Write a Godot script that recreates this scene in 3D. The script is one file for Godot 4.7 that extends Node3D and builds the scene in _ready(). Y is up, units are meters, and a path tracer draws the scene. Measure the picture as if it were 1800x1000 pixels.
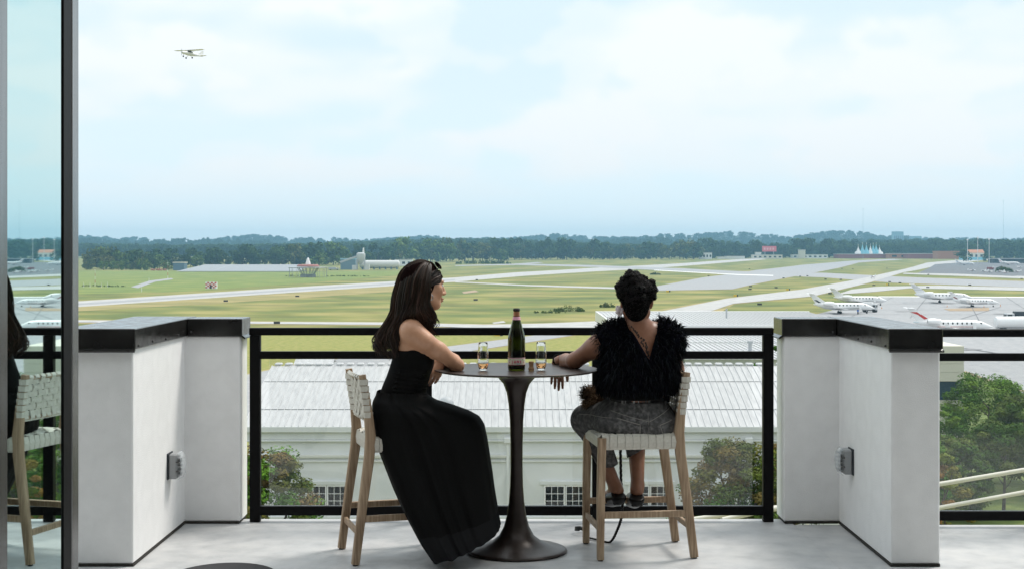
extends Node3D

# A balcony above an airfield. Metres; the balcony floor is y = 0, the airfield lies 16.5 m below, the view runs towards -z.

var rng := RandomNumberGenerator.new()
var used := {}
var m := {}


class MB:
	var v := PackedVector3Array()
	var n := PackedVector3Array()
	var c := PackedColorArray()
	var t := PackedVector2Array()
	var ix := PackedInt32Array()
	var col := Color.WHITE

	func add(p: Vector3, nn: Vector3, uv := Vector2.ZERO) -> int:
		v.append(p)
		n.append(nn)
		c.append(col)
		t.append(uv)
		return v.size() - 1

	func tri(a: Vector3, b: Vector3, d: Vector3, out: Vector3) -> void:
		var nn := (b - a).cross(d - a).normalized()
		var i := v.size()
		if nn.dot(out) < 0.0:
			nn = -nn
			add(a, nn); add(b, nn); add(d, nn)
			ix.append_array([i, i + 1, i + 2])
		else:
			add(a, nn); add(b, nn); add(d, nn)
			ix.append_array([i, i + 2, i + 1])

	func quad(a: Vector3, b: Vector3, d: Vector3, e: Vector3, out: Vector3) -> void:
		tri(a, b, d, out)
		tri(a, d, e, out)

	func box(o: Vector3, size: Vector3, bas := Basis(), bev := 0.0) -> void:
		var h := size * 0.5
		var pt := func(x: float, y: float, z: float) -> Vector3: return o + bas * Vector3(x, y, z)
		var k := h - Vector3(bev, bev, bev)
		for s in [-1.0, 1.0]:
			quad(pt.call(s * h.x, -k.y, -k.z), pt.call(s * h.x, k.y, -k.z), pt.call(s * h.x, k.y, k.z), pt.call(s * h.x, -k.y, k.z), bas.x * s)
			quad(pt.call(-k.x, s * h.y, -k.z), pt.call(k.x, s * h.y, -k.z), pt.call(k.x, s * h.y, k.z), pt.call(-k.x, s * h.y, k.z), bas.y * s)
			quad(pt.call(-k.x, -k.y, s * h.z), pt.call(k.x, -k.y, s * h.z), pt.call(k.x, k.y, s * h.z), pt.call(-k.x, k.y, s * h.z), bas.z * s)
		if bev <= 0.0:
			return
		for s in [-1.0, 1.0]:
			for r in [-1.0, 1.0]:
				quad(pt.call(s * h.x, r * k.y, -k.z), pt.call(s * h.x, r * k.y, k.z), pt.call(s * k.x, r * h.y, k.z), pt.call(s * k.x, r * h.y, -k.z), bas * Vector3(s, r, 0))
				quad(pt.call(s * h.x, -k.y, r * k.z), pt.call(s * h.x, k.y, r * k.z), pt.call(s * k.x, k.y, r * h.z), pt.call(s * k.x, -k.y, r * h.z), bas * Vector3(s, 0, r))
				quad(pt.call(-k.x, s * h.y, r * k.z), pt.call(k.x, s * h.y, r * k.z), pt.call(k.x, s * k.y, r * h.z), pt.call(-k.x, s * k.y, r * h.z), bas * Vector3(0, s, r))
				for q in [-1.0, 1.0]:
					tri(pt.call(s * h.x, r * k.y, q * k.z), pt.call(s * k.x, r * h.y, q * k.z), pt.call(s * k.x, r * k.y, q * h.z), bas * Vector3(s, r, q))

	func span(lo: Vector3, hi: Vector3, bev := 0.0) -> void:
		box((lo + hi) * 0.5, (hi - lo).abs(), Basis(), bev)

	# a square-sectioned bar with chamfered corners through a list of points; half = half sizes at each
	func beam(pts: Array, half: Array, side: Vector3, ch := 0.004) -> void:
		var rings := []
		for i in pts.size():
			var a: Vector3 = pts[maxi(i - 1, 0)]
			var b: Vector3 = pts[mini(i + 1, pts.size() - 1)]
			var dir := (b - a).normalized()
			var w := dir.cross(side).normalized()
			var u := w.cross(dir).normalized()
			var h: Vector2 = half[mini(i, half.size() - 1)]
			var ring := []
			for q in [[1, 1], [-1, 1], [-1, -1], [1, -1]]:
				var two := [Vector2(q[0] * h.x, q[1] * (h.y - ch)), Vector2(q[0] * (h.x - ch), q[1] * h.y)]
				if q[0] * q[1] < 0:
					two.reverse()
				for e in two:
					ring.append(pts[i] + u * e.x + w * e.y)
			rings.append(ring)
		for i in pts.size() - 1:
			var mid: Vector3 = (pts[i] + pts[i + 1]) * 0.5
			for j in 8:
				var a: Vector3 = rings[i][j]
				var b: Vector3 = rings[i][(j + 1) % 8]
				var d: Vector3 = rings[i + 1][(j + 1) % 8]
				var e: Vector3 = rings[i + 1][j]
				quad(a, b, d, e, (a + b + d + e) * 0.25 - mid)
		for k in [0, pts.size() - 1]:
			var out: Vector3 = pts[k] - pts[1 if k == 0 else k - 1]
			for j in range(1, 7):
				tri(rings[k][0], rings[k][j], rings[k][j + 1], out)

	func tube(pts: Array, radii: Array, sides := 8, capped := true) -> void:
		var u := Vector3.ZERO
		var base := v.size()
		var k := pts.size()
		for i in k:
			var a: Vector3 = pts[maxi(i - 1, 0)]
			var b: Vector3 = pts[mini(i + 1, k - 1)]
			var dir := (b - a).normalized()
			if u == Vector3.ZERO:
				u = dir.cross(Vector3.UP if absf(dir.y) < 0.9 else Vector3.RIGHT).normalized()
			u = (u - dir * u.dot(dir)).normalized()
			var w := dir.cross(u)
			var r: float = radii[mini(i, radii.size() - 1)]
			for j in sides:
				var g := TAU * j / sides
				var q := u * cos(g) + w * sin(g)
				add(pts[i] + q * r, q)
		for i in k - 1:
			for j in sides:
				var a := base + i * sides + j
				var b := base + i * sides + (j + 1) % sides
				ix.append_array([a, b + sides, b, a, a + sides, b + sides])
		if capped:
			for e in [0, k - 1]:
				var out: Vector3 = (pts[e] - pts[1 if e == 0 else k - 2]).normalized()
				var o := add(pts[e], out)
				for j in sides:
					var a := add(v[base + e * sides + j], out)
					var b := add(v[base + e * sides + (j + 1) % sides], out)
					ix.append_array([o, a, b] if e == 0 else [o, b, a])

	# profile of (radius, height) turned about the y axis of bas
	func lathe(prof: Array, segs := 32, o := Vector3.ZERO, bas := Basis()) -> void:
		var base := v.size()
		var k := prof.size()
		for i in k:
			var a: Vector2 = prof[maxi(i - 1, 0)]
			var b: Vector2 = prof[mini(i + 1, k - 1)]
			var tn := (b - a).normalized()
			for j in segs + 1:
				var g := TAU * j / segs
				var q := Vector3(cos(g), 0, sin(g))
				var p: Vector2 = prof[i]
				add(o + bas * (q * p.x + Vector3.UP * p.y), bas * (q * tn.y - Vector3.UP * tn.x).normalized(), Vector2(float(j) / segs, float(i) / maxi(k - 1, 1)))
		for i in k - 1:
			for j in segs:
				var a := base + i * (segs + 1) + j
				var b := a + segs + 1
				ix.append_array([a, a + 1, b + 1, a, b + 1, b])

	func ball(o: Vector3, r: Vector3, bas := Basis(), rings := 8, segs := 12) -> void:
		var base := v.size()
		for i in rings + 1:
			var f := PI * i / rings
			for j in segs + 1:
				var g := TAU * j / segs
				var q := Vector3(sin(f) * cos(g), -cos(f), sin(f) * sin(g))
				add(o + bas * (q * r), (bas * (q / r)).normalized())
		for i in rings:
			for j in segs:
				var a := base + i * (segs + 1) + j
				var b := a + segs + 1
				ix.append_array([a, a + 1, b + 1, a, b + 1, b])

	# rings of equal length, joined smoothly; closed round each ring
	func loft(rings: Array, closed := true, caps := false) -> void:
		var k: int = rings.size()
		var s: int = rings[0].size()
		var base := v.size()
		for i in k:
			for j in s:
				var a: Vector3 = rings[maxi(i - 1, 0)][j]
				var b: Vector3 = rings[mini(i + 1, k - 1)][j]
				var p: Vector3 = rings[i][(j + s - 1) % s if closed else maxi(j - 1, 0)]
				var q: Vector3 = rings[i][(j + 1) % s if closed else mini(j + 1, s - 1)]
				add(rings[i][j], (q - p).cross(b - a).normalized(), Vector2(float(j) / s, float(i) / (k - 1)))
		for i in k - 1:
			for j in (s if closed else s - 1):
				var a := base + i * s + j
				var b := base + i * s + (j + 1) % s
				ix.append_array([a, b + s, b, a, a + s, b + s])
		if caps:
			for e in [0, k - 1]:
				var mid := Vector3.ZERO
				for p in rings[e]:
					mid += p / s
				var out: Vector3 = mid - rings[1 if e == 0 else k - 2][0].lerp(rings[1 if e == 0 else k - 2][s / 2], 0.5)
				for j in s:
					tri(mid, rings[e][j], rings[e][(j + 1) % s], out)

	# a thin tapering ribbon
	func ribbon(pts: Array, widths: Array, face: Vector3) -> void:
		var base := v.size()
		var k := pts.size()
		for i in k:
			var dir: Vector3 = (pts[mini(i + 1, k - 1)] - pts[maxi(i - 1, 0)]).normalized()
			var w := dir.cross(face).normalized()
			var nn := w.cross(dir).normalized()
			var h: float = widths[mini(i, widths.size() - 1)] * 0.5
			add(pts[i] - w * h, (nn - w * 0.5).normalized())
			add(pts[i] + w * h, (nn + w * 0.5).normalized())
		for i in k - 1:
			var a := base + i * 2
			ix.append_array([a, a + 3, a + 1, a, a + 2, a + 3])

	func mesh() -> ArrayMesh:
		var arr := []
		arr.resize(Mesh.ARRAY_MAX)
		arr[Mesh.ARRAY_VERTEX] = v
		arr[Mesh.ARRAY_NORMAL] = n
		arr[Mesh.ARRAY_COLOR] = c
		arr[Mesh.ARRAY_TEX_UV] = t
		arr[Mesh.ARRAY_INDEX] = ix
		var am := ArrayMesh.new()
		am.add_surface_from_arrays(Mesh.PRIMITIVE_TRIANGLES, arr)
		return am


# A distance field on a grid, joined by smooth minima and meshed as surface nets.
class Field:
	var o: Vector3
	var c: float
	var nx: int
	var ny: int
	var nz: int
	var g := PackedFloat32Array()

	func _init(lo: Vector3, hi: Vector3, cell: float) -> void:
		o = lo
		c = cell
		nx = int((hi.x - lo.x) / cell) + 2
		ny = int((hi.y - lo.y) / cell) + 2
		nz = int((hi.z - lo.z) / cell) + 2
		g.resize(nx * ny * nz)
		g.fill(1.0)

	func cap(a: Vector3, b: Vector3, ra: float, rb: float, k := 0.02, carve := false) -> void:
		var pad := k + 2.5 * c
		var r := Vector3.ONE * pad
		var lo := (a - Vector3.ONE * ra).min(b - Vector3.ONE * rb) - r - o
		var hi := (a + Vector3.ONE * ra).max(b + Vector3.ONE * rb) + r - o
		var ab := b - a
		var l2 := maxf(ab.length_squared(), 1e-9)
		for z in range(maxi(0, int(lo.z / c)), mini(nz, int(hi.z / c) + 2)):
			for y in range(maxi(0, int(lo.y / c)), mini(ny, int(hi.y / c) + 2)):
				var at := (z * ny + y) * nx
				for x in range(maxi(0, int(lo.x / c)), mini(nx, int(hi.x / c) + 2)):
					var p := o + Vector3(x, y, z) * c - a
					var t := clampf(p.dot(ab) / l2, 0.0, 1.0)
					var d := (p - ab * t).length() - ra - (rb - ra) * t
					var was := g[at + x]
					if carve:
						g[at + x] = maxf(was, -d)
					else:
						var h := maxf(k - absf(was - d), 0.0) / k
						g[at + x] = minf(was, d) - h * h * k * 0.25

	func ell(e: Vector3, r: Vector3, k := 0.02, bas := Basis(), carve := false) -> void:
		var most := maxf(r.x, maxf(r.y, r.z))
		var pad := Vector3.ONE * (most + k + 2.5 * c)
		var lo := e - pad - o
		var hi := e + pad - o
		var inv := bas.transposed()
		var r2 := r * r
		for z in range(maxi(0, int(lo.z / c)), mini(nz, int(hi.z / c) + 2)):
			for y in range(maxi(0, int(lo.y / c)), mini(ny, int(hi.y / c) + 2)):
				var at := (z * ny + y) * nx
				for x in range(maxi(0, int(lo.x / c)), mini(nx, int(hi.x / c) + 2)):
					var p := inv * (o + Vector3(x, y, z) * c - e)
					var k0 := (p / r).length()
					var d := k0 * (k0 - 1.0) / maxf((p / r2).length(), 1e-6)
					var was := g[at + x]
					if carve:
						var q := -d
						var h := maxf(k - absf(was - q), 0.0) / k
						g[at + x] = maxf(was, q) + h * h * k * 0.25
					else:
						var h := maxf(k - absf(was - d), 0.0) / k
						g[at + x] = minf(was, d) - h * h * k * 0.25

	# keeps what lies behind the plane; carve = true takes away what lies behind all the planes at once
	func cut(planes: Array, carve := false) -> void:
		for z in nz:
			for y in ny:
				for x in nx:
					var at := (z * ny + y) * nx + x
					var was := g[at]
					if was > 3.0 * c:
						continue
					var p := o + Vector3(x, y, z) * c
					var d := -10.0
					for q: Plane in planes:
						d = maxf(d, q.distance_to(p))
					g[at] = maxf(was, -d if carve else d)

	func at_point(p: Vector3) -> float:
		var q := (p - o) / c
		var x := clampi(int(q.x), 0, nx - 2)
		var y := clampi(int(q.y), 0, ny - 2)
		var z := clampi(int(q.z), 0, nz - 2)
		var f := q - Vector3(x, y, z)
		var i := (z * ny + y) * nx + x
		var a := lerpf(lerpf(g[i], g[i + 1], f.x), lerpf(g[i + nx], g[i + nx + 1], f.x), f.y)
		i += nx * ny
		var b := lerpf(lerpf(g[i], g[i + 1], f.x), lerpf(g[i + nx], g[i + nx + 1], f.x), f.y)
		return lerpf(a, b, f.z)

	# the first point of the surface from p along dir
	func hit(p: Vector3, dir: Vector3) -> Vector3:
		for i in 400:
			if at_point(p) < 0.0:
				break
			p += dir * 0.002
		return p

	func mesh_into(mb: MB) -> void:
		var sl := nx * ny
		var vid := PackedInt32Array()
		vid.resize(g.size())
		vid.fill(-1)
		var live := PackedInt32Array()
		var off := [0, 1, nx, nx + 1, sl, sl + 1, sl + nx, sl + nx + 1]
		for z in nz - 1:
			for y in ny - 1:
				var row := (z * ny + y) * nx
				for x in nx - 1:
					var i := row + x
					var g0 := g[i]
					if g0 > 3.0 * c or g0 < -3.0 * c:
						continue
					var s := g0 < 0.0
					if s == (g[i + 1] < 0.0) and s == (g[i + nx] < 0.0) and s == (g[i + nx + 1] < 0.0) and s == (g[i + sl] < 0.0) and s == (g[i + sl + 1] < 0.0) and s == (g[i + sl + nx] < 0.0) and s == (g[i + sl + nx + 1] < 0.0):
						continue
					var w := [g0, g[i + 1], g[i + nx], g[i + nx + 1], g[i + sl], g[i + sl + 1], g[i + sl + nx], g[i + sl + nx + 1]]
					var sum := Vector3.ZERO
					var cnt := 0
					for e in [[0, 1], [2, 3], [4, 5], [6, 7], [0, 2], [1, 3], [4, 6], [5, 7], [0, 4], [1, 5], [2, 6], [3, 7]]:
						var a: float = w[e[0]]
						var b: float = w[e[1]]
						if (a < 0.0) != (b < 0.0):
							var t := a / (a - b)
							var pa := Vector3(e[0] & 1, (e[0] >> 1) & 1, e[0] >> 2)
							var pb := Vector3(e[1] & 1, (e[1] >> 1) & 1, e[1] >> 2)
							sum += pa.lerp(pb, t)
							cnt += 1
					var grad := Vector3(w[1] + w[3] + w[5] + w[7] - w[0] - w[2] - w[4] - w[6], w[2] + w[3] + w[6] + w[7] - w[0] - w[1] - w[4] - w[5], w[4] + w[5] + w[6] + w[7] - w[0] - w[1] - w[2] - w[3])
					vid[i] = mb.add(o + (Vector3(x, y, z) + sum / cnt) * c, grad.normalized())
					live.append(i)
		for i in live:
			var s := g[i] < 0.0
			for axis in 3:
				var d: int = [1, nx, sl][axis]
				var e: int = [nx, sl, 1][axis]
				var f: int = [sl, 1, nx][axis]
				if s == (g[i + d] < 0.0) or i - e - f < 0:
					continue
				var a := vid[i]
				var b := vid[i - e]
				var q := vid[i - e - f]
				var r := vid[i - f]
				if a < 0 or b < 0 or q < 0 or r < 0:
					continue
				if s:
					mb.ix.append_array([a, q, b, a, r, q])
				else:
					mb.ix.append_array([a, b, q, a, q, r])


func numbered(called: String) -> String:
	used[called] = used.get(called, -1) + 1
	return called if used[called] == 0 else "%s_%03d" % [called, used[called]]


func tag(o: Node3D, label: String, category := "", group := "") -> Node3D:
	o.set_meta("label", label)
	if category:
		o.set_meta("category", category)
	if group:
		o.set_meta("group", group)
	return o


func thing(called: String, label: String, category: String, at := Vector3.ZERO, turn := 0.0, group := "") -> Node3D:
	var o := Node3D.new()
	o.name = numbered(called)
	add_child(o)
	o.position = at
	o.rotation.y = turn
	tag(o, label, category, group)
	return o


func part(called: String, mb, material: Material, parent: Node) -> MeshInstance3D:
	var o := MeshInstance3D.new()
	o.mesh = mb.mesh() if mb is MB else mb
	o.material_override = material
	o.name = called
	if parent == self:
		o.name = numbered(called)
	else:
		var k := 0
		for ch in parent.get_children():
			if ch.get_meta("stem", "") == called:
				k += 1
		o.set_meta("stem", called)
		if k:
			o.name = "%s_%03d" % [called, k]
	parent.add_child(o, true)
	return o


func struct(called: String, mb, material: Material, parent: Node = self) -> MeshInstance3D:
	var o := part(called, mb, material, parent)
	o.set_meta("kind", "structure")
	return o


# another one of the same, under the next number
func dup(proto: Node3D, stem: String, label: String, group: String, at: Vector3, turn := 0.0, size := 1.0) -> Node3D:
	var o: Node3D = proto.duplicate()
	o.name = numbered(stem)
	add_child(o)
	o.position = at
	o.rotation = Vector3(0, turn, 0)
	o.scale = Vector3.ONE * size
	o.set_meta("label", label)
	if group:
		o.set_meta("group", group)
	return o


func mat(lin: Color, rough := 0.8, metal := 0.0) -> StandardMaterial3D:
	var s := StandardMaterial3D.new()
	s.albedo_color = lin.linear_to_srgb()
	s.roughness = rough
	s.metallic = metal
	return s


func noise_tex(freq: float, stops: Array, octaves := 5, size := 512, kind := FastNoiseLite.TYPE_SIMPLEX_SMOOTH, sd := 1) -> NoiseTexture2D:
	var f := FastNoiseLite.new()
	f.noise_type = kind
	f.frequency = freq
	f.fractal_octaves = octaves
	f.seed = sd
	var t := NoiseTexture2D.new()
	t.width = size
	t.height = size
	t.seamless = true
	t.noise = f
	if stops:
		var gr := Gradient.new()
		gr.offsets = PackedFloat32Array(stops.map(func(s): return s[0]))
		gr.colors = PackedColorArray(stops.map(func(s): return (s[1] as Color).linear_to_srgb()))
		t.color_ramp = gr
	return t


func bump_tex(freq: float, strength: float, octaves := 4, size := 512, sd := 3) -> NoiseTexture2D:
	var t := noise_tex(freq, [], octaves, size, FastNoiseLite.TYPE_SIMPLEX_SMOOTH, sd)
	t.as_normal_map = true
	t.bump_strength = strength
	return t


func grey(v: float, tint := Color(1, 1, 1)) -> Color:
	return Color(v * tint.r, v * tint.g, v * tint.b)


# triplanar albedo and bump
func surf(tex: Texture2D, scale: Vector3, rough := 0.85, bump: Texture2D = null, depth := 1.0, world := true) -> StandardMaterial3D:
	var s := StandardMaterial3D.new()
	s.albedo_texture = tex
	s.roughness = rough
	s.uv1_triplanar = true
	s.uv1_world_triplanar = world
	s.uv1_scale = scale
	if bump:
		s.normal_enabled = true
		s.normal_texture = bump
		s.normal_scale = depth
	return s


func ground_y(z: float) -> float:
	var t := clampf((-z - 1400.0) / 1400.0, 0.0, 1.0)
	return -16.5 + 8.0 * t * t * (3.0 - 2.0 * t)


func put_on_ground(p: Vector3, lift := 0.0) -> Vector3:
	return Vector3(p.x, ground_y(p.z) + lift, p.z)


# a sheet on the ground between two edges, each a list of points of the same length
func strip(a: Array, b: Array, lift: float, across := 2) -> MB:
	var mb := MB.new()
	var rows := []
	for i in a.size() - 1:
		var steps := maxi(2, int((a[i] - a[i + 1]).length() / 120.0))
		for k in steps + (1 if i == a.size() - 2 else 0):
			var f := float(k) / steps
			var row := []
			for j in across + 1:
				row.append(put_on_ground((a[i] as Vector3).lerp(a[i + 1], f).lerp((b[i] as Vector3).lerp(b[i + 1], f), float(j) / across), lift))
			rows.append(row)
	for i in rows.size() - 1:
		for j in across:
			mb.quad(rows[i][j], rows[i][j + 1], rows[i + 1][j + 1], rows[i + 1][j], Vector3.UP)
	return mb


func _ready() -> void:
	rng.seed = 11
	var cam := Camera3D.new()
	cam.name = "camera"
	cam.projection = Camera3D.PROJECTION_FRUSTUM
	cam.near = 0.05
	cam.far = 40000.0
	cam.size = 0.4 * cam.near            # a 50 mm lens shifted down: verticals stay upright
	cam.frustum_offset = Vector2(0, -0.022 * cam.near)
	cam.position = Vector3(0, 1.5, 0)
	cam.current = true
	add_child(cam)

	var we := WorldEnvironment.new()
	we.name = "world_environment"
	var env := Environment.new()
	env.background_mode = Environment.BG_SKY
	env.sky = Sky.new()
	env.sky.sky_material = sky_material()
	env.tonemap_mode = Environment.TONE_MAPPER_LINEAR
	env.tonemap_exposure = 1.85
	env.sdfgi_enabled = true
	env.ssao_enabled = true
	env.ssil_enabled = true
	env.fog_enabled = true
	env.fog_density = 0.00013
	env.fog_light_color = Color(0.66, 0.88, 1.0)
	we.environment = env
	add_child(we)

	var sun := DirectionalLight3D.new()
	sun.name = "sun"
	sun.light_energy = 0.5
	sun.light_angular_distance = 15.0
	sun.light_color = Color(1.0, 0.975, 0.94)
	sun.shadow_enabled = true
	sun.rotation_degrees = Vector3(-58, 128, 0)
	add_child(sun)

	make_materials()
	# the place
	build_balcony()
	build_airfield()
	build_neighbours()
	build_woods()
	build_near_trees()
	# things
	build_glass_door()
	build_railings()
	build_table()
	build_table_things()
	build_stools()
	build_left_person()
	build_right_person()
	build_dog()
	build_airfield_things()
	build_aircraft()


func sky_material() -> PanoramaSkyMaterial:
	var w := 2048
	var h := 1024
	var img := Image.create_empty(w, h, false, Image.FORMAT_RGBF)
	var f := FastNoiseLite.new()
	f.seed = 5
	f.frequency = 0.34
	f.fractal_octaves = 5
	f.fractal_gain = 0.52
	var puffs := FastNoiseLite.new()
	puffs.seed = 21
	puffs.frequency = 5.2
	puffs.fractal_octaves = 5
	var low := Vector3(0.492, 0.568, 0.597)
	var mid := Vector3(0.412, 0.495, 0.533)
	var white := Vector3(0.525, 0.548, 0.557)
	img.fill(Color(0.26, 0.29, 0.26))
	for y in h / 2 + 1:
		var el := PI * (0.5 - (y + 0.5) / h)
		var s := sin(maxf(el, 0.0))
		var base := low.lerp(mid, smoothstep(0.0, 0.17, s)).lerp(white, 0.35 * smoothstep(0.12, 0.6, s))
		base *= 1.0 + 0.3 * s
		for x in w:
			var az := TAU * (x + 0.5) / w
			var d := Vector3(sin(az) * cos(el), s, -cos(az) * cos(el))
			var sheet := f.get_noise_3d(d.x / (s + 0.11) * 2.2, 3.0, d.z / (s + 0.11) * 2.2)
			var heap := puffs.get_noise_3d(d.x * 1.2, d.y * 2.6, d.z * 1.2)
			var k := smoothstep(-0.3, 0.34, sheet + 0.35 * heap + 0.25 * d.x * smoothstep(0.0, 0.15, s)) * smoothstep(0.005, 0.085, s)
			var puff := smoothstep(0.03, 0.12, heap) * smoothstep(0.03, 0.07, s) * 0.4
			var q := base.lerp(white * (1.0 + 0.3 * s), clampf(k * 0.85 + puff, 0.0, 1.0))
			img.set_pixel(x, y, Color(q.x, q.y, q.z))
	var p := PanoramaSkyMaterial.new()
	p.panorama = ImageTexture.create_from_image(img)
	return p


# a weaker sheen, as of cloth and hair
func dull(s: StandardMaterial3D, k: float) -> StandardMaterial3D:
	s.metallic_specular = k
	return s


func make_materials() -> void:
	m.stucco = surf(noise_tex(0.004, [[0.0, grey(0.83)], [0.5, grey(0.86)], [1.0, grey(0.885)]], 6), Vector3.ONE * 0.6, 0.9, bump_tex(0.09, 4.0, 5), 0.45)
	m.stucco.uv1_scale = Vector3.ONE * 3.2
	m.concrete = surf(noise_tex(0.012, [[0.0, Color(0.38, 0.387, 0.393)], [0.35, Color(0.45, 0.457, 0.463)], [0.6, Color(0.49, 0.493, 0.496)], [1.0, Color(0.54, 0.54, 0.535)]], 6, 1024), Vector3.ONE * 0.42, 0.55, bump_tex(0.04, 1.2, 6, 512, 8), 0.5)
	m.concrete.roughness_texture = noise_tex(0.01, [[0.0, grey(0.12)], [1.0, grey(0.7)]], 5, 512, FastNoiseLite.TYPE_SIMPLEX_SMOOTH, 6)
	m.concrete.roughness = 0.85
	m.black_metal = dull(mat(Color(0.006, 0.006, 0.0065), 0.45), 0.22)
	m.coping = surf(noise_tex(0.01, [[0.0, Color(0.012, 0.0115, 0.011)], [1.0, Color(0.028, 0.027, 0.026)]], 5), Vector3.ONE, 0.32, bump_tex(0.006, 1.0, 3, 512, 9), 0.25)
	m.coping.roughness_texture = noise_tex(0.02, [[0.0, grey(0.012)], [1.0, grey(0.05)]], 5)
	m.coping.roughness = 1.0
	m.sealant = mat(Color(0.03, 0.027, 0.024), 0.9)
	m.screw = mat(Color(0.08, 0.08, 0.08), 0.4, 0.8)
	m.aluminium = surf(noise_tex(0.01, [[0.0, grey(0.26)], [1.0, grey(0.34)]], 3), Vector3(3, 0.2, 3), 0.24)
	m.aluminium.metallic = 0.9
	m.glass = StandardMaterial3D.new()
	m.glass.transparency = BaseMaterial3D.TRANSPARENCY_ALPHA
	m.glass.albedo_color = Color(0.86, 0.95, 0.94, 0.02)
	m.glass.roughness = 0.02
	m.mirror_glass = mat(Color(0.68, 0.85, 0.83), 0.015, 1.0)
	m.room = mat(Color(0.55, 0.54, 0.53), 0.9)
	m.table = surf(noise_tex(0.008, [[0.0, Color(0.03, 0.021, 0.018)], [1.0, Color(0.05, 0.036, 0.031)]], 5), Vector3.ONE * 2.0, 0.36, null, 1.0, false)
	m.table.metallic = 0.25
	m.wood = surf(noise_tex(0.012, [[0.0, Color(0.21, 0.135, 0.08)], [0.45, Color(0.36, 0.25, 0.16)], [0.75, Color(0.45, 0.33, 0.22)], [1.0, Color(0.5, 0.37, 0.26)]], 5), Vector3(9, 0.7, 9), 0.6, bump_tex(0.012, 1.0, 4), 0.25, false)
	m.strap = surf(noise_tex(0.02, [[0.0, Color(0.56, 0.53, 0.46)], [1.0, Color(0.7, 0.68, 0.61)]], 4), Vector3.ONE * 5.0, 0.55, bump_tex(0.06, 1.5), 0.3, false)
	m.skin_light = surf(noise_tex(0.02, [[0.0, Color(0.53, 0.275, 0.165)], [1.0, Color(0.6, 0.33, 0.205)]], 4), Vector3.ONE * 3.0, 0.42, bump_tex(0.15, 0.6), 0.25)
	m.skin_dark = surf(noise_tex(0.02, [[0.0, Color(0.25, 0.112, 0.066)], [1.0, Color(0.31, 0.15, 0.092)]], 4), Vector3.ONE * 3.0, 0.4, bump_tex(0.15, 0.6), 0.25)
	m.hair = StandardMaterial3D.new()
	m.hair.vertex_color_use_as_albedo = true
	m.hair.roughness = 0.42
	dull(m.hair, 0.32)
	m.curl = StandardMaterial3D.new()
	m.curl.vertex_color_use_as_albedo = true
	m.curl.roughness = 0.5
	dull(m.curl, 0.25)
	m.hair_mass = StandardMaterial3D.new()
	m.hair_mass.vertex_color_use_as_albedo = true
	m.hair_mass.roughness = 0.9
	dull(m.hair_mass, 0.06)
	m.fur = StandardMaterial3D.new()
	m.fur.vertex_color_use_as_albedo = true
	m.fur.roughness = 0.9
	dull(m.fur, 0.15)
	m.black_cloth = surf(noise_tex(0.05, [[0.0, grey(0.006)], [1.0, grey(0.01)]], 3), Vector3.ONE * 4.0, 0.85, bump_tex(0.05, 1.0), 0.3)
	dull(m.black_cloth, 0.16)
	m.black_cloth.roughness = 0.7
	m.sheer = dull(mat(Color(0.017, 0.017, 0.018), 0.95), 0.12)
	m.jeans = surf(noise_tex(0.03, [[0.0, Color(0.028, 0.028, 0.0285)], [0.5, Color(0.1, 0.098, 0.098)], [1.0, Color(0.27, 0.265, 0.262)]], 6), Vector3.ONE * 2.2, 0.9, bump_tex(0.2, 2.0), 0.5)
	dull(m.jeans, 0.15)
	m.stitch = mat(Color(0.26, 0.24, 0.22), 0.9)
	m.belt = dull(mat(Color(0.02, 0.019, 0.019), 0.45), 0.3)
	m.silver = mat(Color(0.6, 0.6, 0.6), 0.25, 1.0)
	m.gold = mat(Color(0.7, 0.5, 0.25), 0.3, 1.0)
	m.lace = mat(Color(0.03, 0.018, 0.014), 0.7)
	m.leather = dull(mat(Color(0.006, 0.006, 0.006), 0.35), 0.3)
	m.eye = mat(Color(0.7, 0.7, 0.68), 0.15)
	m.iris = mat(Color(0.03, 0.018, 0.012), 0.1)
	m.lips = mat(Color(0.14, 0.03, 0.03), 0.4)
	m.bottle = StandardMaterial3D.new()
	m.bottle.albedo_color = Color(0.36, 0.4, 0.11, 0.0)
	m.bottle.refraction_enabled = true
	m.bottle.refraction_scale = 0.05
	m.bottle.transparency = BaseMaterial3D.TRANSPARENCY_ALPHA
	m.bottle.roughness = 0.03
	m.clear_glass = StandardMaterial3D.new()
	m.clear_glass.albedo_color = Color(0.98, 0.99, 0.98, 0.0)
	m.clear_glass.refraction_enabled = true
	m.clear_glass.refraction_scale = 0.05
	m.clear_glass.transparency = BaseMaterial3D.TRANSPARENCY_ALPHA
	m.clear_glass.roughness = 0.0
	m.wine = StandardMaterial3D.new()
	m.wine.albedo_color = Color(0.98, 0.72, 0.5, 0.0)
	m.wine.refraction_enabled = true
	m.wine.refraction_scale = 0.034
	m.wine.transparency = BaseMaterial3D.TRANSPARENCY_ALPHA
	m.wine.roughness = 0.0
	m.dark_wine = mat(Color(0.03, 0.012, 0.006), 0.1)
	m.cork = surf(noise_tex(0.06, [[0.0, Color(0.26, 0.14, 0.07)], [1.0, Color(0.46, 0.28, 0.16)]], 4), Vector3.ONE * 20.0, 0.9, null, 1.0, false)
	m.copper_foil = mat(Color(0.42, 0.19, 0.1), 0.4, 0.4)
	m.pink_paper = mat(Color(0.72, 0.36, 0.46), 0.7)
	m.cream_paper = mat(Color(0.74, 0.68, 0.56), 0.7)
	m.red_ink = mat(Color(0.6, 0.03, 0.12), 0.7)
	m.blue_ink = mat(Color(0.1, 0.35, 0.5), 0.7)
	m.green_ink = mat(Color(0.2, 0.36, 0.12), 0.7)
	m.black_ink = mat(Color(0.01, 0.01, 0.01), 0.7)
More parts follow.
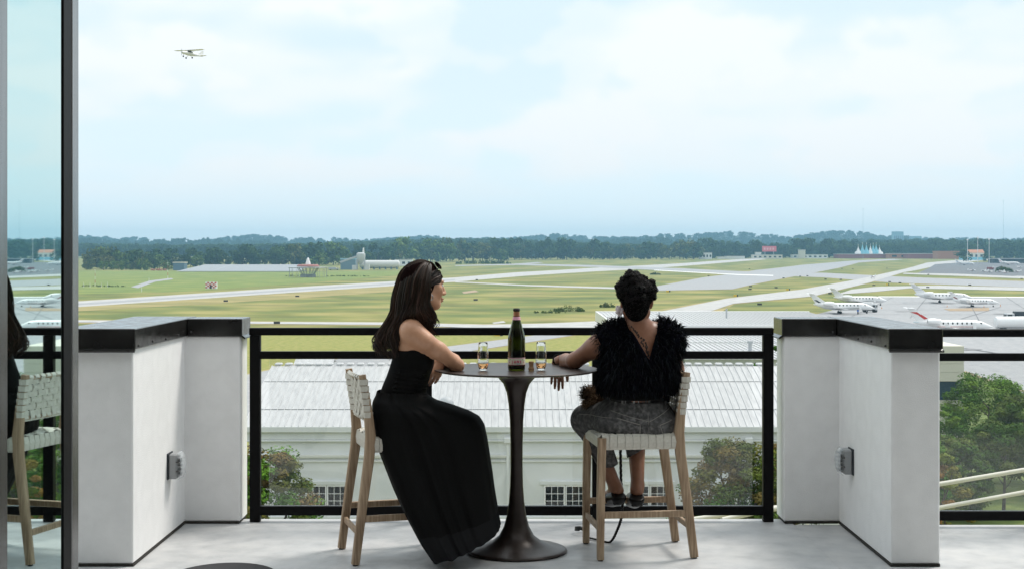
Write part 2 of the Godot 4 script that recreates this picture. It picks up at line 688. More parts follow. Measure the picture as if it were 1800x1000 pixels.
	m.grey_plastic = mat(Color(0.3, 0.31, 0.32), 0.45)
	m.lens = StandardMaterial3D.new()
	m.lens.albedo_color = Color(0.85, 0.88, 0.9, 0.35)
	m.lens.transparency = BaseMaterial3D.TRANSPARENCY_ALPHA
	m.lens.roughness = 0.3
	# the airfield
	var grass_a := [[0.0, Color(0.085, 0.125, 0.025)], [0.32, Color(0.15, 0.185, 0.038)], [0.5, Color(0.22, 0.225, 0.05)], [0.62, Color(0.265, 0.255, 0.065)], [0.8, Color(0.32, 0.285, 0.09)], [1.0, Color(0.37, 0.3, 0.11)]]
	m.grass = surf(noise_tex(0.006, grass_a, 7, 1024), Vector3.ONE * 0.0031, 1.0)
	m.grass.detail_enabled = true
	m.grass.detail_blend_mode = BaseMaterial3D.BLEND_MODE_MUL
	m.grass.detail_albedo = noise_tex(0.02, [[0.0, grey(0.62)], [0.5, grey(0.9)], [1.0, grey(1.0)]], 6, 512, FastNoiseLite.TYPE_SIMPLEX_SMOOTH, 12)
	m.green_grass = surf(noise_tex(0.008, [[0.0, Color(0.115, 0.165, 0.035)], [0.5, Color(0.165, 0.22, 0.042)], [1.0, Color(0.27, 0.265, 0.07)]], 7, 1024), Vector3.ONE * 0.0043, 1.0)
	m.lawn = surf(noise_tex(0.02, [[0.0, Color(0.16, 0.18, 0.035)], [0.45, Color(0.235, 0.245, 0.05)], [0.7, Color(0.29, 0.27, 0.08)], [1.0, Color(0.33, 0.28, 0.1)]], 7, 1024), Vector3.ONE * 0.03, 1.0)
	m.dry_grass = surf(noise_tex(0.01, [[0.0, Color(0.21, 0.2, 0.07)], [0.6, Color(0.31, 0.26, 0.1)], [1.0, Color(0.4, 0.32, 0.15)]], 7), Vector3.ONE * 0.006, 1.0)
	m.asphalt = surf(noise_tex(0.02, [[0.0, Color(0.27, 0.28, 0.29)], [0.5, Color(0.33, 0.335, 0.345)], [1.0, Color(0.4, 0.4, 0.4)]], 6, 1024), Vector3.ONE * 0.02, 0.9)
	m.dark_asphalt = surf(noise_tex(0.02, [[0.0, Color(0.11, 0.115, 0.125)], [1.0, Color(0.18, 0.185, 0.195)]], 6), Vector3.ONE * 0.02, 0.9)
	m.pale_concrete = surf(noise_tex(0.02, [[0.0, Color(0.36, 0.357, 0.35)], [0.5, Color(0.44, 0.437, 0.425)], [1.0, Color(0.52, 0.515, 0.5)]], 6), Vector3.ONE * 0.02, 0.9)
	for k in [m.grass, m.green_grass, m.lawn, m.dry_grass, m.asphalt, m.dark_asphalt, m.pale_concrete]:
		k.albedo_color = grey(0.98).linear_to_srgb()
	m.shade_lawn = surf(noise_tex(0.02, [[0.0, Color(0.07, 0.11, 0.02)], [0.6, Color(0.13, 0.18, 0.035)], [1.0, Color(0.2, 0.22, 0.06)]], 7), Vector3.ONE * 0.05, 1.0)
	m.stained_asphalt = mat(Color(0.19, 0.19, 0.195), 0.7)
	m.mark = mat(Color(0.74, 0.74, 0.72), 0.8)
	m.dirt = mat(Color(0.36, 0.27, 0.18), 1.0)
	m.white_roof = surf(noise_tex(0.012, [[0.0, Color(0.34, 0.35, 0.36)], [0.3, Color(0.44, 0.45, 0.457)], [0.6, Color(0.5, 0.51, 0.515)], [1.0, Color(0.55, 0.555, 0.56)]], 6, 1024), Vector3(0.35, 0.06, 0.06), 0.6)
	m.rib = mat(Color(0.55, 0.56, 0.565), 0.5)
	m.rib_side = mat(Color(0.5, 0.51, 0.515), 0.6)
	m.white_wall = surf(noise_tex(0.01, [[0.0, Color(0.62, 0.64, 0.645)], [1.0, Color(0.74, 0.75, 0.75)]], 5), Vector3.ONE * 0.1, 0.8)
	m.trim = mat(Color(0.68, 0.695, 0.69), 0.7)
	m.tan_trim = mat(Color(0.62, 0.625, 0.58), 0.7)
	m.dark_pane = mat(Color(0.02, 0.028, 0.03), 0.08)
	m.blue_pane = mat(Color(0.02, 0.05, 0.09), 0.08)
	m.bark = surf(noise_tex(0.03, [[0.0, Color(0.05, 0.04, 0.032)], [1.0, Color(0.12, 0.1, 0.08)]], 5), Vector3(3, 0.6, 3), 0.95)
	m.leaf = StandardMaterial3D.new()
	m.leaf.vertex_color_use_as_albedo = true
	m.leaf.roughness = 0.75
	dull(m.leaf, 0.2)
	m.leaf.backlight_enabled = true
	m.leaf.backlight = Color(0.25, 0.28, 0.1)
	m.far_hill = mat(Color(0.03, 0.05, 0.022), 1.0)
	m.far_leaf = StandardMaterial3D.new()
	m.far_leaf.vertex_color_use_as_albedo = true
	m.far_leaf.roughness = 0.95
	dull(m.far_leaf, 0.1)
	m.far_leaf.backlight_enabled = true
	m.far_leaf.backlight = Color(0.2, 0.24, 0.1)
	m.white_paint = mat(Color(0.78, 0.78, 0.78), 0.3)
	m.grey_paint = mat(Color(0.42, 0.44, 0.46), 0.5)
	m.dark_paint = mat(Color(0.03, 0.04, 0.05), 0.5)
	m.sign_black = mat(Color(0.05, 0.05, 0.052), 0.8)
	m.rubber = mat(Color(0.015, 0.015, 0.015), 0.8)
	m.red_paint = mat(Color(0.5, 0.045, 0.035), 0.5)
	m.maroon = mat(Color(0.26, 0.085, 0.085), 0.6)
	m.pink_red = mat(Color(0.62, 0.14, 0.17), 0.6)
	m.blue_paint = mat(Color(0.04, 0.17, 0.32), 0.5)
	m.sky_blue = mat(Color(0.2, 0.5, 0.62), 0.6)
	m.yellow_paint = mat(Color(0.7, 0.48, 0.03), 0.6)
	m.orange_paint = mat(Color(0.62, 0.24, 0.05), 0.6)
	m.brick = mat(Color(0.42, 0.19, 0.11), 0.9)
	m.cream = mat(Color(0.62, 0.6, 0.52), 0.8)
	m.steel_blue = mat(Color(0.1, 0.17, 0.24), 0.6)
	m.hazy_blue = mat(Color(0.25, 0.42, 0.5), 0.7)


# ---------------------------------------------------------------- the balcony and the room behind it

func build_balcony() -> void:
	var mb := MB.new()
	mb.span(Vector3(-4.2, -0.32, -8.03), Vector3(1.56, 0, 4.2))
	mb.span(Vector3(1.562, -0.32, -7.86), Vector3(5.2, -0.001, 4.2))
	struct("floor", mb, m.concrete)
	mb = MB.new()
	mb.span(Vector3(-6, -16.5, -7.7), Vector3(9, -0.325, 6))
	tag(part("building_wall", mb, m.stucco, self), "rendered wall of the building under the balcony", "building")
	get_child(-1).name = numbered("lower_storeys")
	# the room that the picture is taken from, open towards the balcony
	mb = MB.new()
	mb.span(Vector3(-4.4, 3.0, -4.9), Vector3(5.4, 3.2, 4.2))
	struct("ceiling", mb, m.room)
	mb = MB.new()
	mb.span(Vector3(-4.4, 0.002, 4.0), Vector3(5.4, 3.0, 4.2))
	struct("wall_back", mb, m.room)
	mb = MB.new()
	mb.span(Vector3(-4.4, 0.002, -4.9), Vector3(-4.2, 3.0, 4.0))
	struct("wall_left", mb, m.room)
	mb = MB.new()
	mb.span(Vector3(5.2, 0.002, -4.9), Vector3(5.4, 3.0, 4.0))
	struct("wall_right", mb, m.room)
	mb = MB.new()
	mb.span(Vector3(-6, 3.21, -5.1), Vector3(7, 3.6, 4.4))
	struct("wall_upper", mb, m.stucco)
	pier(-1.0, 0.33, "white stucco pier with black metal coping beside the glass door at the left")
	pier(1.0, 0.234, "white stucco pier with black metal coping between the two black railings")
	pier_lamp(Vector3(-1.819, 0.377, -7.53), -1.0, "grey bulkhead lamp on the pier nearer the glass door")
	pier_lamp(Vector3(1.824, 0.39, -7.6), 1.0, "grey bulkhead lamp on the pier between the two railings")


func pier(s: float, thick: float, label: String) -> void:
	var at := Vector3(s * 1.818, 0, -7.45)
	var root := thing("stucco_pier", label, "pier", at)
	var mb := MB.new()
	var o := -at
	var outer := s * (1.818 + thick)
	mb.span(o + Vector3(s * 1.818, 0.012, -8.1), o + Vector3(outer, 1.045, -6.81), 0.006)
	mb.span(o + Vector3(s * 1.51, 0.012, -8.1), o + Vector3(s * 1.825, 1.043, -7.89), 0.006)
	part("wall", mb, m.stucco, root)
	mb = MB.new()
	mb.span(o + Vector3(s * 1.814, 0.001, -8.09), o + Vector3(outer, 0.013, -6.804))
	mb.span(o + Vector3(s * 1.515, 0.001, -8.09), o + Vector3(s * 1.81, 0.013, -7.884))
	part("sealant_joint", mb, m.sealant, root)
	for k in 2:
		var a := Vector3(s * 1.803, 1.04, -8.13) if k == 0 else Vector3(s * 1.497, 1.041, -8.128)
		var b := Vector3(outer + s * 0.012, 1.14, -6.797) if k == 0 else Vector3(s * 1.802, 1.138, -7.876)
		var c := MB.new()
		c.span(o + a, o + b, 0.004)
		var cap := part("coping", c, m.coping, root)
		c = MB.new()     # the turned-out drip edge along the foot of the coping
		if k == 0:
			c.beam([o + Vector3(s * 1.803, 1.036, -6.79), o + Vector3(outer + s * 0.012, 1.036, -6.79)], [Vector2(0.011, 0.005)], Vector3(0, -0.5, 1), 0.001)
		else:
			c.beam([o + Vector3(s * 1.49, 1.036, -8.128), o + Vector3(s * 1.49, 1.036, -7.876)], [Vector2(0.012, 0.005)], Vector3(-s, -0.7, 0), 0.001)
		part("drip_edge", c, m.coping, cap)
		if k == 0:
			for i in 4:
				c = MB.new()
				c.ball(o + Vector3(s * 1.801, 1.055 + 0.004 * (i % 2), -6.86 - 0.27 * i), Vector3(0.004, 0.0065, 0.0065), Basis(), 4, 8)
				part("screw", c, m.screw, cap)
		else:
			c = MB.new()
			c.ball(o + Vector3(s * 1.78, 1.065, -7.875), Vector3(0.007, 0.007, 0.004), Basis(), 4, 8)
			part("screw", c, m.screw, cap)


func pier_lamp(p: Vector3, s: float, label: String) -> void:
	var root := thing("bulkhead_lamp", label, "wall lamp", Vector3(s * 1.818, p.y, p.z))
	var i := -s
	var mb := MB.new()
	mb.box(Vector3(i * 0.004, 0, 0), Vector3(0.008, 0.14, 0.11), Basis(), 0.003)
	part("back_plate", mb, m.dark_paint, root)
	mb = MB.new()
	mb.box(Vector3(i * 0.03, 0, 0), Vector3(0.046, 0.132, 0.1), Basis(), 0.008)
	part("housing", mb, m.grey_plastic, root)
	mb = MB.new()
	var rings := []
	for k in 7:
		var a := PI * k / 6.0
		var ring := []
		for q in [-0.5, -0.42, 0.42, 0.5]:
			ring.append(Vector3(i * (0.054 + 0.03 * sin(a) * (1.0 if absf(q) < 0.45 else 0.6)), -0.072 * cos(a), q * 0.096))
		rings.append(ring)
	mb.loft(rings, false)
	part("lens", mb, m.lens, root)
	for k in 5:
		mb = MB.new()
		mb.box(Vector3(i * 0.066, -0.044 + 0.022 * k, 0), Vector3(0.024, 0.004, 0.088), Basis(), 0.001)
		part("rib", mb, m.grey_plastic, root)
	for k in [-1, 1]:
		mb = MB.new()
		mb.box(Vector3(i * 0.056, k * 0.024, 0.052), Vector3(0.016, 0.007, 0.008), Basis(), 0.001)
		part("clip", mb, m.screw, root)


func build_glass_door() -> void:
	var root := thing("glass_door", "open folding glass door with reflecting pane and dark metal frame", "door", Vector3(-1.56, 0, -4.9))
	var o := -root.position
	var mb := MB.new()
	mb.span(o + Vector3(-1.575, 0.03, -4.86), o + Vector3(-1.535, 2.9, -4.28))
	part("pane", mb, m.mirror_glass, root)
	mb = MB.new()
	mb.span(o + Vector3(-1.578, 0.01, -4.935), o + Vector3(-1.53, 2.94, -4.845), 0.003)
	part("stile", mb, m.black_metal, root)
	mb = MB.new()
	mb.span(o + Vector3(-1.578, 0.01, -4.3), o + Vector3(-1.527, 2.94, -4.2), 0.003)
	part("stile", mb, m.aluminium, root)
	mb = MB.new()
	mb.span(o + Vector3(-1.577, 0.01, -4.845), o + Vector3(-1.531, 0.09, -4.3), 0.003)
	part("bottom_rail", mb, m.black_metal, root)
	mb = MB.new()
	mb.span(o + Vector3(-1.577, 2.9, -4.845), o + Vector3(-1.531, 2.94, -4.3), 0.003)
	part("top_rail", mb, m.black_metal, root)
	mb = MB.new()
	mb.span(o + Vector3(-1.585, 0.0, -5.012), o + Vector3(-1.529, 2.96, -4.937), 0.004)
	part("jamb_post", mb, m.aluminium, root)


func build_railings() -> void:
	rail("black metal balcony railing with glass panels behind the round table", -1.469, 1.462, -7.955, [-1.437, -0.478, 0.478, 1.433], [[-1.36, -0.52], [-0.43, 0.43], [0.52, 1.345]])
	rail("black metal railing with glass panel at the right of the pier", 2.06, 4.7, -7.8, [2.9, 4.4], [[2.07, 2.84], [2.96, 4.34]])


func rail(label: String, x0: float, x1: float, z: float, posts: Array, panels: Array) -> void:
	var root := thing("balcony_railing", label, "railing", Vector3((x0 + x1) * 0.5, 0, z))
	var o := -root.position
	var mb := MB.new()
	mb.span(o + Vector3(x0, 1.043, z - 0.026), o + Vector3(x1, 1.085, z + 0.026), 0.004)
	part("top_rail", mb, m.black_metal, root)
	for r in [["mid_rail", 0.911, 0.953], ["bottom_rail", 0.037, 0.088]]:
		mb = MB.new()
		mb.span(o + Vector3(x0 + 0.01, r[1], z - 0.02), o + Vector3(x1 - 0.01, r[2], z + 0.02), 0.003)
		part(r[0], mb, m.black_metal, root)
	for x in posts:
		mb = MB.new()
		mb.span(o + Vector3(x - 0.029, 0.0, z - 0.024), o + Vector3(x + 0.029, 1.042, z + 0.024), 0.003)
		part("post", mb, m.black_metal, root)
	for q in panels:
		mb = MB.new()
		mb.span(o + Vector3(q[0], 0.089, z - 0.004), o + Vector3(q[1], 0.91, z + 0.004))
		part("glass_panel", mb, m.glass, root)


# ---------------------------------------------------------------- the airfield

func build_airfield() -> void:
	# the ground: one sheet to the horizon, finer towards the place
	var mb := MB.new()
	var zs := [60.0, -20.0, -60.0, -120.0, -220.0, -400.0, -700.0, -1000.0]
	for k in 12:
		zs.append(-1200.0 - 160.0 * k)
	zs.append_array([-3400.0, -4200.0, -5200.0, -6300.0])
	var xs := [-3600.0, -2600.0, -1600.0, -800.0, -400.0, -150.0, -60.0, 0.0, 60.0, 150.0, 400.0, 800.0, 1600.0, 2600.0, 3600.0]
	for i in zs.size() - 1:
		for j in xs.size() - 1:
			mb.quad(Vector3(xs[j], ground_y(zs[i]), zs[i]), Vector3(xs[j + 1], ground_y(zs[i]), zs[i]), Vector3(xs[j + 1], ground_y(zs[i + 1]), zs[i + 1]), Vector3(xs[j], ground_y(zs[i + 1]), zs[i + 1]), Vector3.UP)
	struct("ground", mb, m.grass)
	var lay := func(called: String, a: Array, b: Array, mt: Material, lift: float) -> void: struct(called, strip(a, b, lift), mt)
	# worn grass along the edges of the paving
	var verge := func(a: Array, b: Array, by: float, lift: float) -> void:
		var wa := []
		var wb := []
		for i in a.size():
			var out: Vector3 = (a[i] - b[i]).normalized() * by
			wa.append(a[i] + out)
			wb.append(b[i] - out)
		struct("worn_verge", strip(wa, wb, lift), m.dry_grass)
	lay.call("green_field", [Vector3(-560.909, -16.401, -1491.78), Vector3(-330.434, -16.471, -1449.272), Vector3(-185.455, -16.5, -1363.636), Vector3(-85.903, -16.294, -1533.984)], [Vector3(-219.74, -16.5, -584.416), Vector3(-153.134, -16.5, -671.642), Vector3(-120, -16.5, -882.353), Vector3(-76.364, -16.5, -1363.636)], m.green_grass, 0.03)
	lay.call("dry_verge", [Vector3(-180, -16.5, -450), Vector3(-115.385, -16.5, -576.923), Vector3(-63.158, -16.5, -789.474)], [Vector3(-156.522, -16.5, -391.304), Vector3(-103.448, -16.5, -517.241), Vector3(-53.731, -16.5, -671.642)], m.dry_grass, 0.03)
	lay.call("near_lawn", [Vector3(-148.966, -16.5, -310.345), Vector3(-50.35, -16.5, -314.685), Vector3(17.622, -16.5, -314.685)], [Vector3(-47.473, -16.5, -98.901), Vector3(-15.824, -16.5, -98.901), Vector3(5.538, -16.5, -98.901)], m.lawn, 0.03)
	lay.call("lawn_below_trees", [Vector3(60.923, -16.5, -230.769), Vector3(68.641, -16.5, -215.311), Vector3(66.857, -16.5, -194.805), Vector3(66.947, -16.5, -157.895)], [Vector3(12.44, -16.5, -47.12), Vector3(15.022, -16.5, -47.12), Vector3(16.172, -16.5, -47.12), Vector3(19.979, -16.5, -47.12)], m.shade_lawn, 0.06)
	# runways and taxiways
	lay.call("runway", [Vector3(-187.826, -16.5, -489.13), Vector3(-162.533, -16.5, -532.544), Vector3(-118.227, -16.5, -738.916), Vector3(-41.86, -16.5, -1046.512), Vector3(3.706, -16.5, -1323.529), Vector3(95.656, -15.771, -1660.688), Vector3(243.462, -13.108, -2028.852), Vector3(457.759, -8.72, -2661.389)], [Vector3(-168.585, -16.5, -439.024), Vector3(-145.487, -16.5, -476.695), Vector3(-102.857, -16.5, -642.857), Vector3(-35.644, -16.5, -891.089), Vector3(10.8, -16.5, -1125), Vector3(79.754, -16.5, -1384.615), Vector3(214.915, -14.977, -1790.959), Vector3(449.023, -9.476, -2494.575)], m.pale_concrete, 0.05)
	verge.call([Vector3(-187.826, -16.5, -489.13), Vector3(-162.533, -16.5, -532.544), Vector3(-118.227, -16.5, -738.916), Vector3(-41.86, -16.5, -1046.512), Vector3(3.706, -16.5, -1323.529), Vector3(95.656, -15.771, -1660.688), Vector3(243.462, -13.108, -2028.852), Vector3(457.759, -8.72, -2661.389)], [Vector3(-168.585, -16.5, -439.024), Vector3(-145.487, -16.5, -476.695), Vector3(-102.857, -16.5, -642.857), Vector3(-35.644, -16.5, -891.089), Vector3(10.8, -16.5, -1125), Vector3(79.754, -16.5, -1384.615), Vector3(214.915, -14.977, -1790.959), Vector3(449.023, -9.476, -2494.575)], 7.0, 0.035)
	lay.call("runway_centre_strip", [Vector3(-180, -16.5, -468.75), Vector3(-155.538, -16.5, -509.626), Vector3(-111.628, -16.5, -697.674), Vector3(-39.13, -16.5, -978.261)], [Vector3(-174.545, -16.5, -454.545), Vector3(-150.263, -16.5, -492.341), Vector3(-107.463, -16.5, -671.642), Vector3(-37.5, -16.5, -937.5)], m.asphalt, 0.09)
	lay.call("crosswind_runway", [Vector3(79.448, -16.5, -775.862), Vector3(140.651, -16.5, -1046.512), Vector3(205.714, -16.5, -1285.714), Vector3(256.586, -16.401, -1491.78), Vector3(383.92, -14.308, -1881.96), Vector3(550.418, -10.884, -2293.408), Vector3(682.364, -9.194, -2546.134)], [Vector3(68.182, -16.5, -681.818), Vector3(109.984, -16.5, -708.661), Vector3(139.091, -16.5, -818.182), Vector3(190.4, -16.5, -1000), Vector3(307.117, -16.5, -1406.213), Vector3(507.955, -12.656, -2081.782), Vector3(675.7, -9.762, -2448.188)], m.asphalt, 0.1)
	verge.call([Vector3(79.448, -16.5, -775.862), Vector3(140.651, -16.5, -1046.512), Vector3(205.714, -16.5, -1285.714), Vector3(256.586, -16.401, -1491.78), Vector3(383.92, -14.308, -1881.96), Vector3(550.418, -10.884, -2293.408), Vector3(682.364, -9.194, -2546.134)], [Vector3(68.182, -16.5, -681.818), Vector3(109.984, -16.5, -708.661), Vector3(139.091, -16.5, -818.182), Vector3(190.4, -16.5, -1000), Vector3(307.117, -16.5, -1406.213), Vector3(507.955, -12.656, -2081.782), Vector3(675.7, -9.762, -2448.188)], 8.0, 0.045)
	lay.call("crossing_taxiway", [Vector3(4.006, -13.324, -2003.247), Vector3(111.528, -14.486, -1858.795), Vector3(194.192, -15.977, -1618.267), Vector3(224.994, -16.5, -1406.213), Vector3(282.857, -16.5, -1285.714), Vector3(295.714, -16.5, -1071.429), Vector3(339.623, -16.5, -849.057)], [Vector3(3.764, -14.308, -1881.96), Vector3(102.21, -15.535, -1703.507), Vector3(168.746, -16.5, -1406.213), Vector3(194.595, -16.5, -1216.216), Vector3(230.233, -16.5, -1046.512), Vector3(231.923, -16.5, -865.385), Vector3(281.25, -16.5, -703.125)], m.asphalt, 0.075)
	verge.call([Vector3(4.006, -13.324, -2003.247), Vector3(111.528, -14.486, -1858.795), Vector3(194.192, -15.977, -1618.267), Vector3(224.994, -16.5, -1406.213), Vector3(282.857, -16.5, -1285.714), Vector3(295.714, -16.5, -1071.429), Vector3(339.623, -16.5, -849.057)], [Vector3(3.764, -14.308, -1881.96), Vector3(102.21, -15.535, -1703.507), Vector3(168.746, -16.5, -1406.213), Vector3(194.595, -16.5, -1216.216), Vector3(230.233, -16.5, -1046.512), Vector3(231.923, -16.5, -865.385), Vector3(281.25, -16.5, -703.125)], 7.0, 0.04)
	lay.call("taxiway_edge_line", [Vector3(151.291, -16.352, -1512.906), Vector3(192, -16.5, -1200), Vector3(212.308, -16.5, -1153.846)], [Vector3(146.207, -16.454, -1462.07), Vector3(184.615, -16.5, -1153.846), Vector3(204.444, -16.5, -1111.111)], m.mark, 0.14)
	lay.call("near_taxiway", [Vector3(-155.172, -16.5, -387.931), Vector3(-116.39, -16.5, -381.356), Vector3(-62.479, -16.5, -371.901), Vector3(-32.902, -16.5, -368.852), Vector3(-7.143, -16.5, -357.143), Vector3(7.984, -16.5, -362.903), Vector3(22.05, -16.5, -375), Vector3(44.308, -16.5, -432.692), Vector3(85.05, -16.5, -562.5), Vector3(143.437, -16.5, -703.125), Vector3(238.696, -16.5, -978.261), Vector3(393.043, -16.471, -1449.272), Vector3(607.88, -12.656, -2081.782), Vector3(894.473, -8.63, -2694.195)], [Vector3(-150, -16.5, -375), Vector3(-112.574, -16.5, -368.852), Vector3(-60.674, -16.5, -361.156), Vector3(-31.731, -16.5, -355.731), Vector3(-6.818, -16.5, -340.909), Vector3(7.444, -16.5, -338.346), Vector3(21.985, -16.5, -343.511), Vector3(56.523, -16.5, -420.561), Vector3(78.876, -16.5, -505.618), Vector3(125.526, -16.5, -592.105), Vector3(218.077, -16.5, -865.385), Vector3(365.294, -16.5, -1323.529), Vector3(582.644, -13.934, -1929.284), Vector3(875.87, -9.194, -2546.134)], m.pale_concrete, 0.13)
	verge.call([Vector3(-155.172, -16.5, -387.931), Vector3(-116.39, -16.5, -381.356), Vector3(-62.479, -16.5, -371.901), Vector3(-32.902, -16.5, -368.852), Vector3(-7.143, -16.5, -357.143), Vector3(7.984, -16.5, -362.903), Vector3(22.05, -16.5, -375), Vector3(44.308, -16.5, -432.692), Vector3(85.05, -16.5, -562.5), Vector3(143.437, -16.5, -703.125), Vector3(238.696, -16.5, -978.261), Vector3(393.043, -16.471, -1449.272), Vector3(607.88, -12.656, -2081.782), Vector3(894.473, -8.63, -2694.195)], [Vector3(-150, -16.5, -375), Vector3(-112.574, -16.5, -368.852), Vector3(-60.674, -16.5, -361.156), Vector3(-31.731, -16.5, -355.731), Vector3(-6.818, -16.5, -340.909), Vector3(7.444, -16.5, -338.346), Vector3(21.985, -16.5, -343.511), Vector3(56.523, -16.5, -420.561), Vector3(78.876, -16.5, -505.618), Vector3(125.526, -16.5, -592.105), Vector3(218.077, -16.5, -865.385), Vector3(365.294, -16.5, -1323.529), Vector3(582.644, -13.934, -1929.284), Vector3(875.87, -9.194, -2546.134)], 5.0, 0.04)
	lay.call("field_path", [Vector3(-36, -16.5, -900), Vector3(10.607, -16.5, -803.571), Vector3(54, -16.5, -750), Vector3(76.935, -16.5, -725.806)], [Vector3(-34.951, -16.5, -873.786), Vector3(10.189, -16.5, -771.87), Vector3(51.429, -16.5, -714.286), Vector3(73.385, -16.5, -692.308)], m.pale_concrete, 0.07)
	lay.call("service_road", [Vector3(-202.992, -16.5, -756.303), Vector3(-236.784, -16.5, -927.835), Vector3(-245.455, -16.5, -1022.727)], [Vector3(-192.585, -16.5, -731.707), Vector3(-223.842, -16.5, -891.089), Vector3(-233.217, -16.5, -978.261)], m.asphalt, 0.08)
	lay.call("turning_taxiway", [Vector3(-41.6, -16.5, -200), Vector3(-33.75, -16.5, -234.375), Vector3(-21.356, -16.5, -254.237), Vector3(-9, -16.5, -281.25), Vector3(13.139, -16.5, -328.467), Vector3(22.5, -16.5, -351.562)], [Vector3(-27.13, -16.5, -130.435), Vector3(-24.98, -16.5, -183.673), Vector3(-16.744, -16.5, -209.302), Vector3(-7.326, -16.5, -261.628), Vector3(13.159, -16.5, -310.345), Vector3(21.493, -16.5, -335.821)], m.asphalt, 0.09)
	verge.call([Vector3(-41.6, -16.5, -200), Vector3(-33.75, -16.5, -234.375), Vector3(-21.356, -16.5, -254.237), Vector3(-9, -16.5, -281.25), Vector3(13.139, -16.5, -328.467), Vector3(22.5, -16.5, -351.562)], [Vector3(-27.13, -16.5, -130.435), Vector3(-24.98, -16.5, -183.673), Vector3(-16.744, -16.5, -209.302), Vector3(-7.326, -16.5, -261.628), Vector3(13.159, -16.5, -310.345), Vector3(21.493, -16.5, -335.821)], 2.5, 0.045)
	lay.call("apron", [Vector3(61.538, -16.5, -384.615), Vector3(87.523, -16.5, -412.844), Vector3(118.681, -16.5, -494.505), Vector3(150.779, -16.5, -584.416), Vector3(207.692, -16.5, -576.923), Vector3(292.5, -16.5, -562.5)], [Vector3(28.235, -16.5, -176.471), Vector3(37.412, -16.5, -176.471), Vector3(60.923, -16.5, -230.769), Vector3(68.641, -16.5, -215.311), Vector3(65.587, -16.5, -182.186), Vector3(57.778, -16.5, -111.111)], m.asphalt, 0.1)
	lay.call("apron_edge_line", [Vector3(152.763, -16.5, -592.105), Vector3(210.39, -16.5, -584.416), Vector3(296.203, -16.5, -569.62)], [Vector3(150.194, -16.5, -582.147), Vector3(206.369, -16.5, -573.248), Vector3(290.323, -16.5, -558.313)], m.mark, 0.15)
	lay.call("linking_taxiway", [Vector3(168.187, -16.5, -703.125), Vector3(195.254, -16.5, -762.712), Vector3(236.842, -16.5, -789.474), Vector3(285.714, -16.5, -714.286)], [Vector3(140.548, -16.5, -616.438), Vector3(169.412, -16.5, -661.765), Vector3(203.226, -16.5, -725.806), Vector3(264.706, -16.5, -661.765)], m.pale_concrete, 0.11)
	lay.call("far_apron", [Vector3(590.279, -13.534, -1978.146), Vector3(675.426, -12.18, -2137.425), Vector3(832.713, -12.656, -2081.782)], [Vector3(367.714, -16.5, -1285.714), Vector3(378.947, -16.5, -1184.211), Vector3(382.979, -16.5, -957.447)], m.dark_asphalt, 0.085)
	lay.call("apron_taxi_lane", [Vector3(354.857, -16.5, -1285.714), Vector3(389.189, -16.5, -1216.216), Vector3(418.605, -16.5, -1046.512)], [Vector3(334.703, -16.5, -1216.216), Vector3(351.22, -16.5, -1097.561), Vector3(367.347, -16.5, -918.367)], m.pale_concrete, 0.12)
	lay.call("far_taxiway", [Vector3(-74.352, -14.486, -1858.795), Vector3(3.956, -13.534, -1978.146), Vector3(38.474, -12.18, -2137.425)], [Vector3(-71.638, -14.977, -1790.959), Vector3(3.745, -14.38, -1872.658), Vector3(45.562, -12.748, -2070.997)], m.asphalt, 0.06)
	lay.call("apron_joint", [Vector3(122.586, -16.5, -387.931), Vector3(162.947, -16.5, -473.684)], [Vector3(122.897, -16.5, -387.931), Vector3(163.137, -16.5, -473.684)], m.dark_asphalt, 0.16)
	for q in [[Vector3(90, -16.5, -416.667), Vector3(154.286, -16.5, -414.747)], [Vector3(132, -16.5, -500), Vector3(184.972, -16.5, -497.238)], [Vector3(108, -16.5, -450), Vector3(167.4, -16.5, -450)], [Vector3(154.615, -16.5, -576.923), Vector3(92.348, -16.5, -391.304)], [Vector3(168.462, -16.5, -576.923), Vector3(109.565, -16.5, -391.304)], [Vector3(184.615, -16.5, -576.923), Vector3(123.3, -16.5, -375)], [Vector3(200.769, -16.5, -576.923), Vector3(140.25, -16.5, -375)]]:
		var w := Vector3(0.22, 0, 0) if absf(q[0].z - q[1].z) > 30.0 else Vector3(0, 0, 0.6)
		lay.call("apron_joint", [q[0], q[1]], [q[0] + w, q[1] + w], m.dark_asphalt, 0.155)
	for q in [[Vector3(98.333, -16.5, -416.667), 5.0], [Vector3(153.708, -16.5, -505.618), 4.0], [Vector3(152.25, -16.5, -468.75), 5.0], [Vector3(120.583, -16.5, -436.893), 3.0], [Vector3(84.706, -16.5, -264.706), 3.0], [Vector3(146.355, -16.5, -420.561), 4.0]]:
		var p: Vector3 = q[0]
		var r: float = q[1]
		lay.call("oil_stain", [p + Vector3(-r, 0, 0), p + Vector3(-r * 0.5, 0, -r * 0.7), p + Vector3(r * 0.6, 0, -r * 0.8), p + Vector3(r, 0, 0)], [p + Vector3(-r, 0, 0.1), p + Vector3(-r * 0.4, 0, r * 0.9), p + Vector3(r * 0.5, 0, r * 0.6), p + Vector3(r, 0, 0.1)], m.stained_asphalt, 0.16)
	lay.call("apron_joint", [Vector3(84.075, -16.5, -279.503), Vector3(88.525, -16.5, -245.902)], [Vector3(83.556, -16.5, -277.778), Vector3(87.948, -16.5, -244.3)], m.dark_asphalt, 0.16)
	lay.call("apron_kerb", [Vector3(68.971, -16.5, -216.346), Vector3(67.148, -16.5, -195.652), Vector3(66.176, -16.5, -165.441)], [Vector3(68.152, -16.5, -213.777), Vector3(66.283, -16.5, -193.133), Vector3(65.217, -16.5, -163.043)], m.dirt, 0.17)
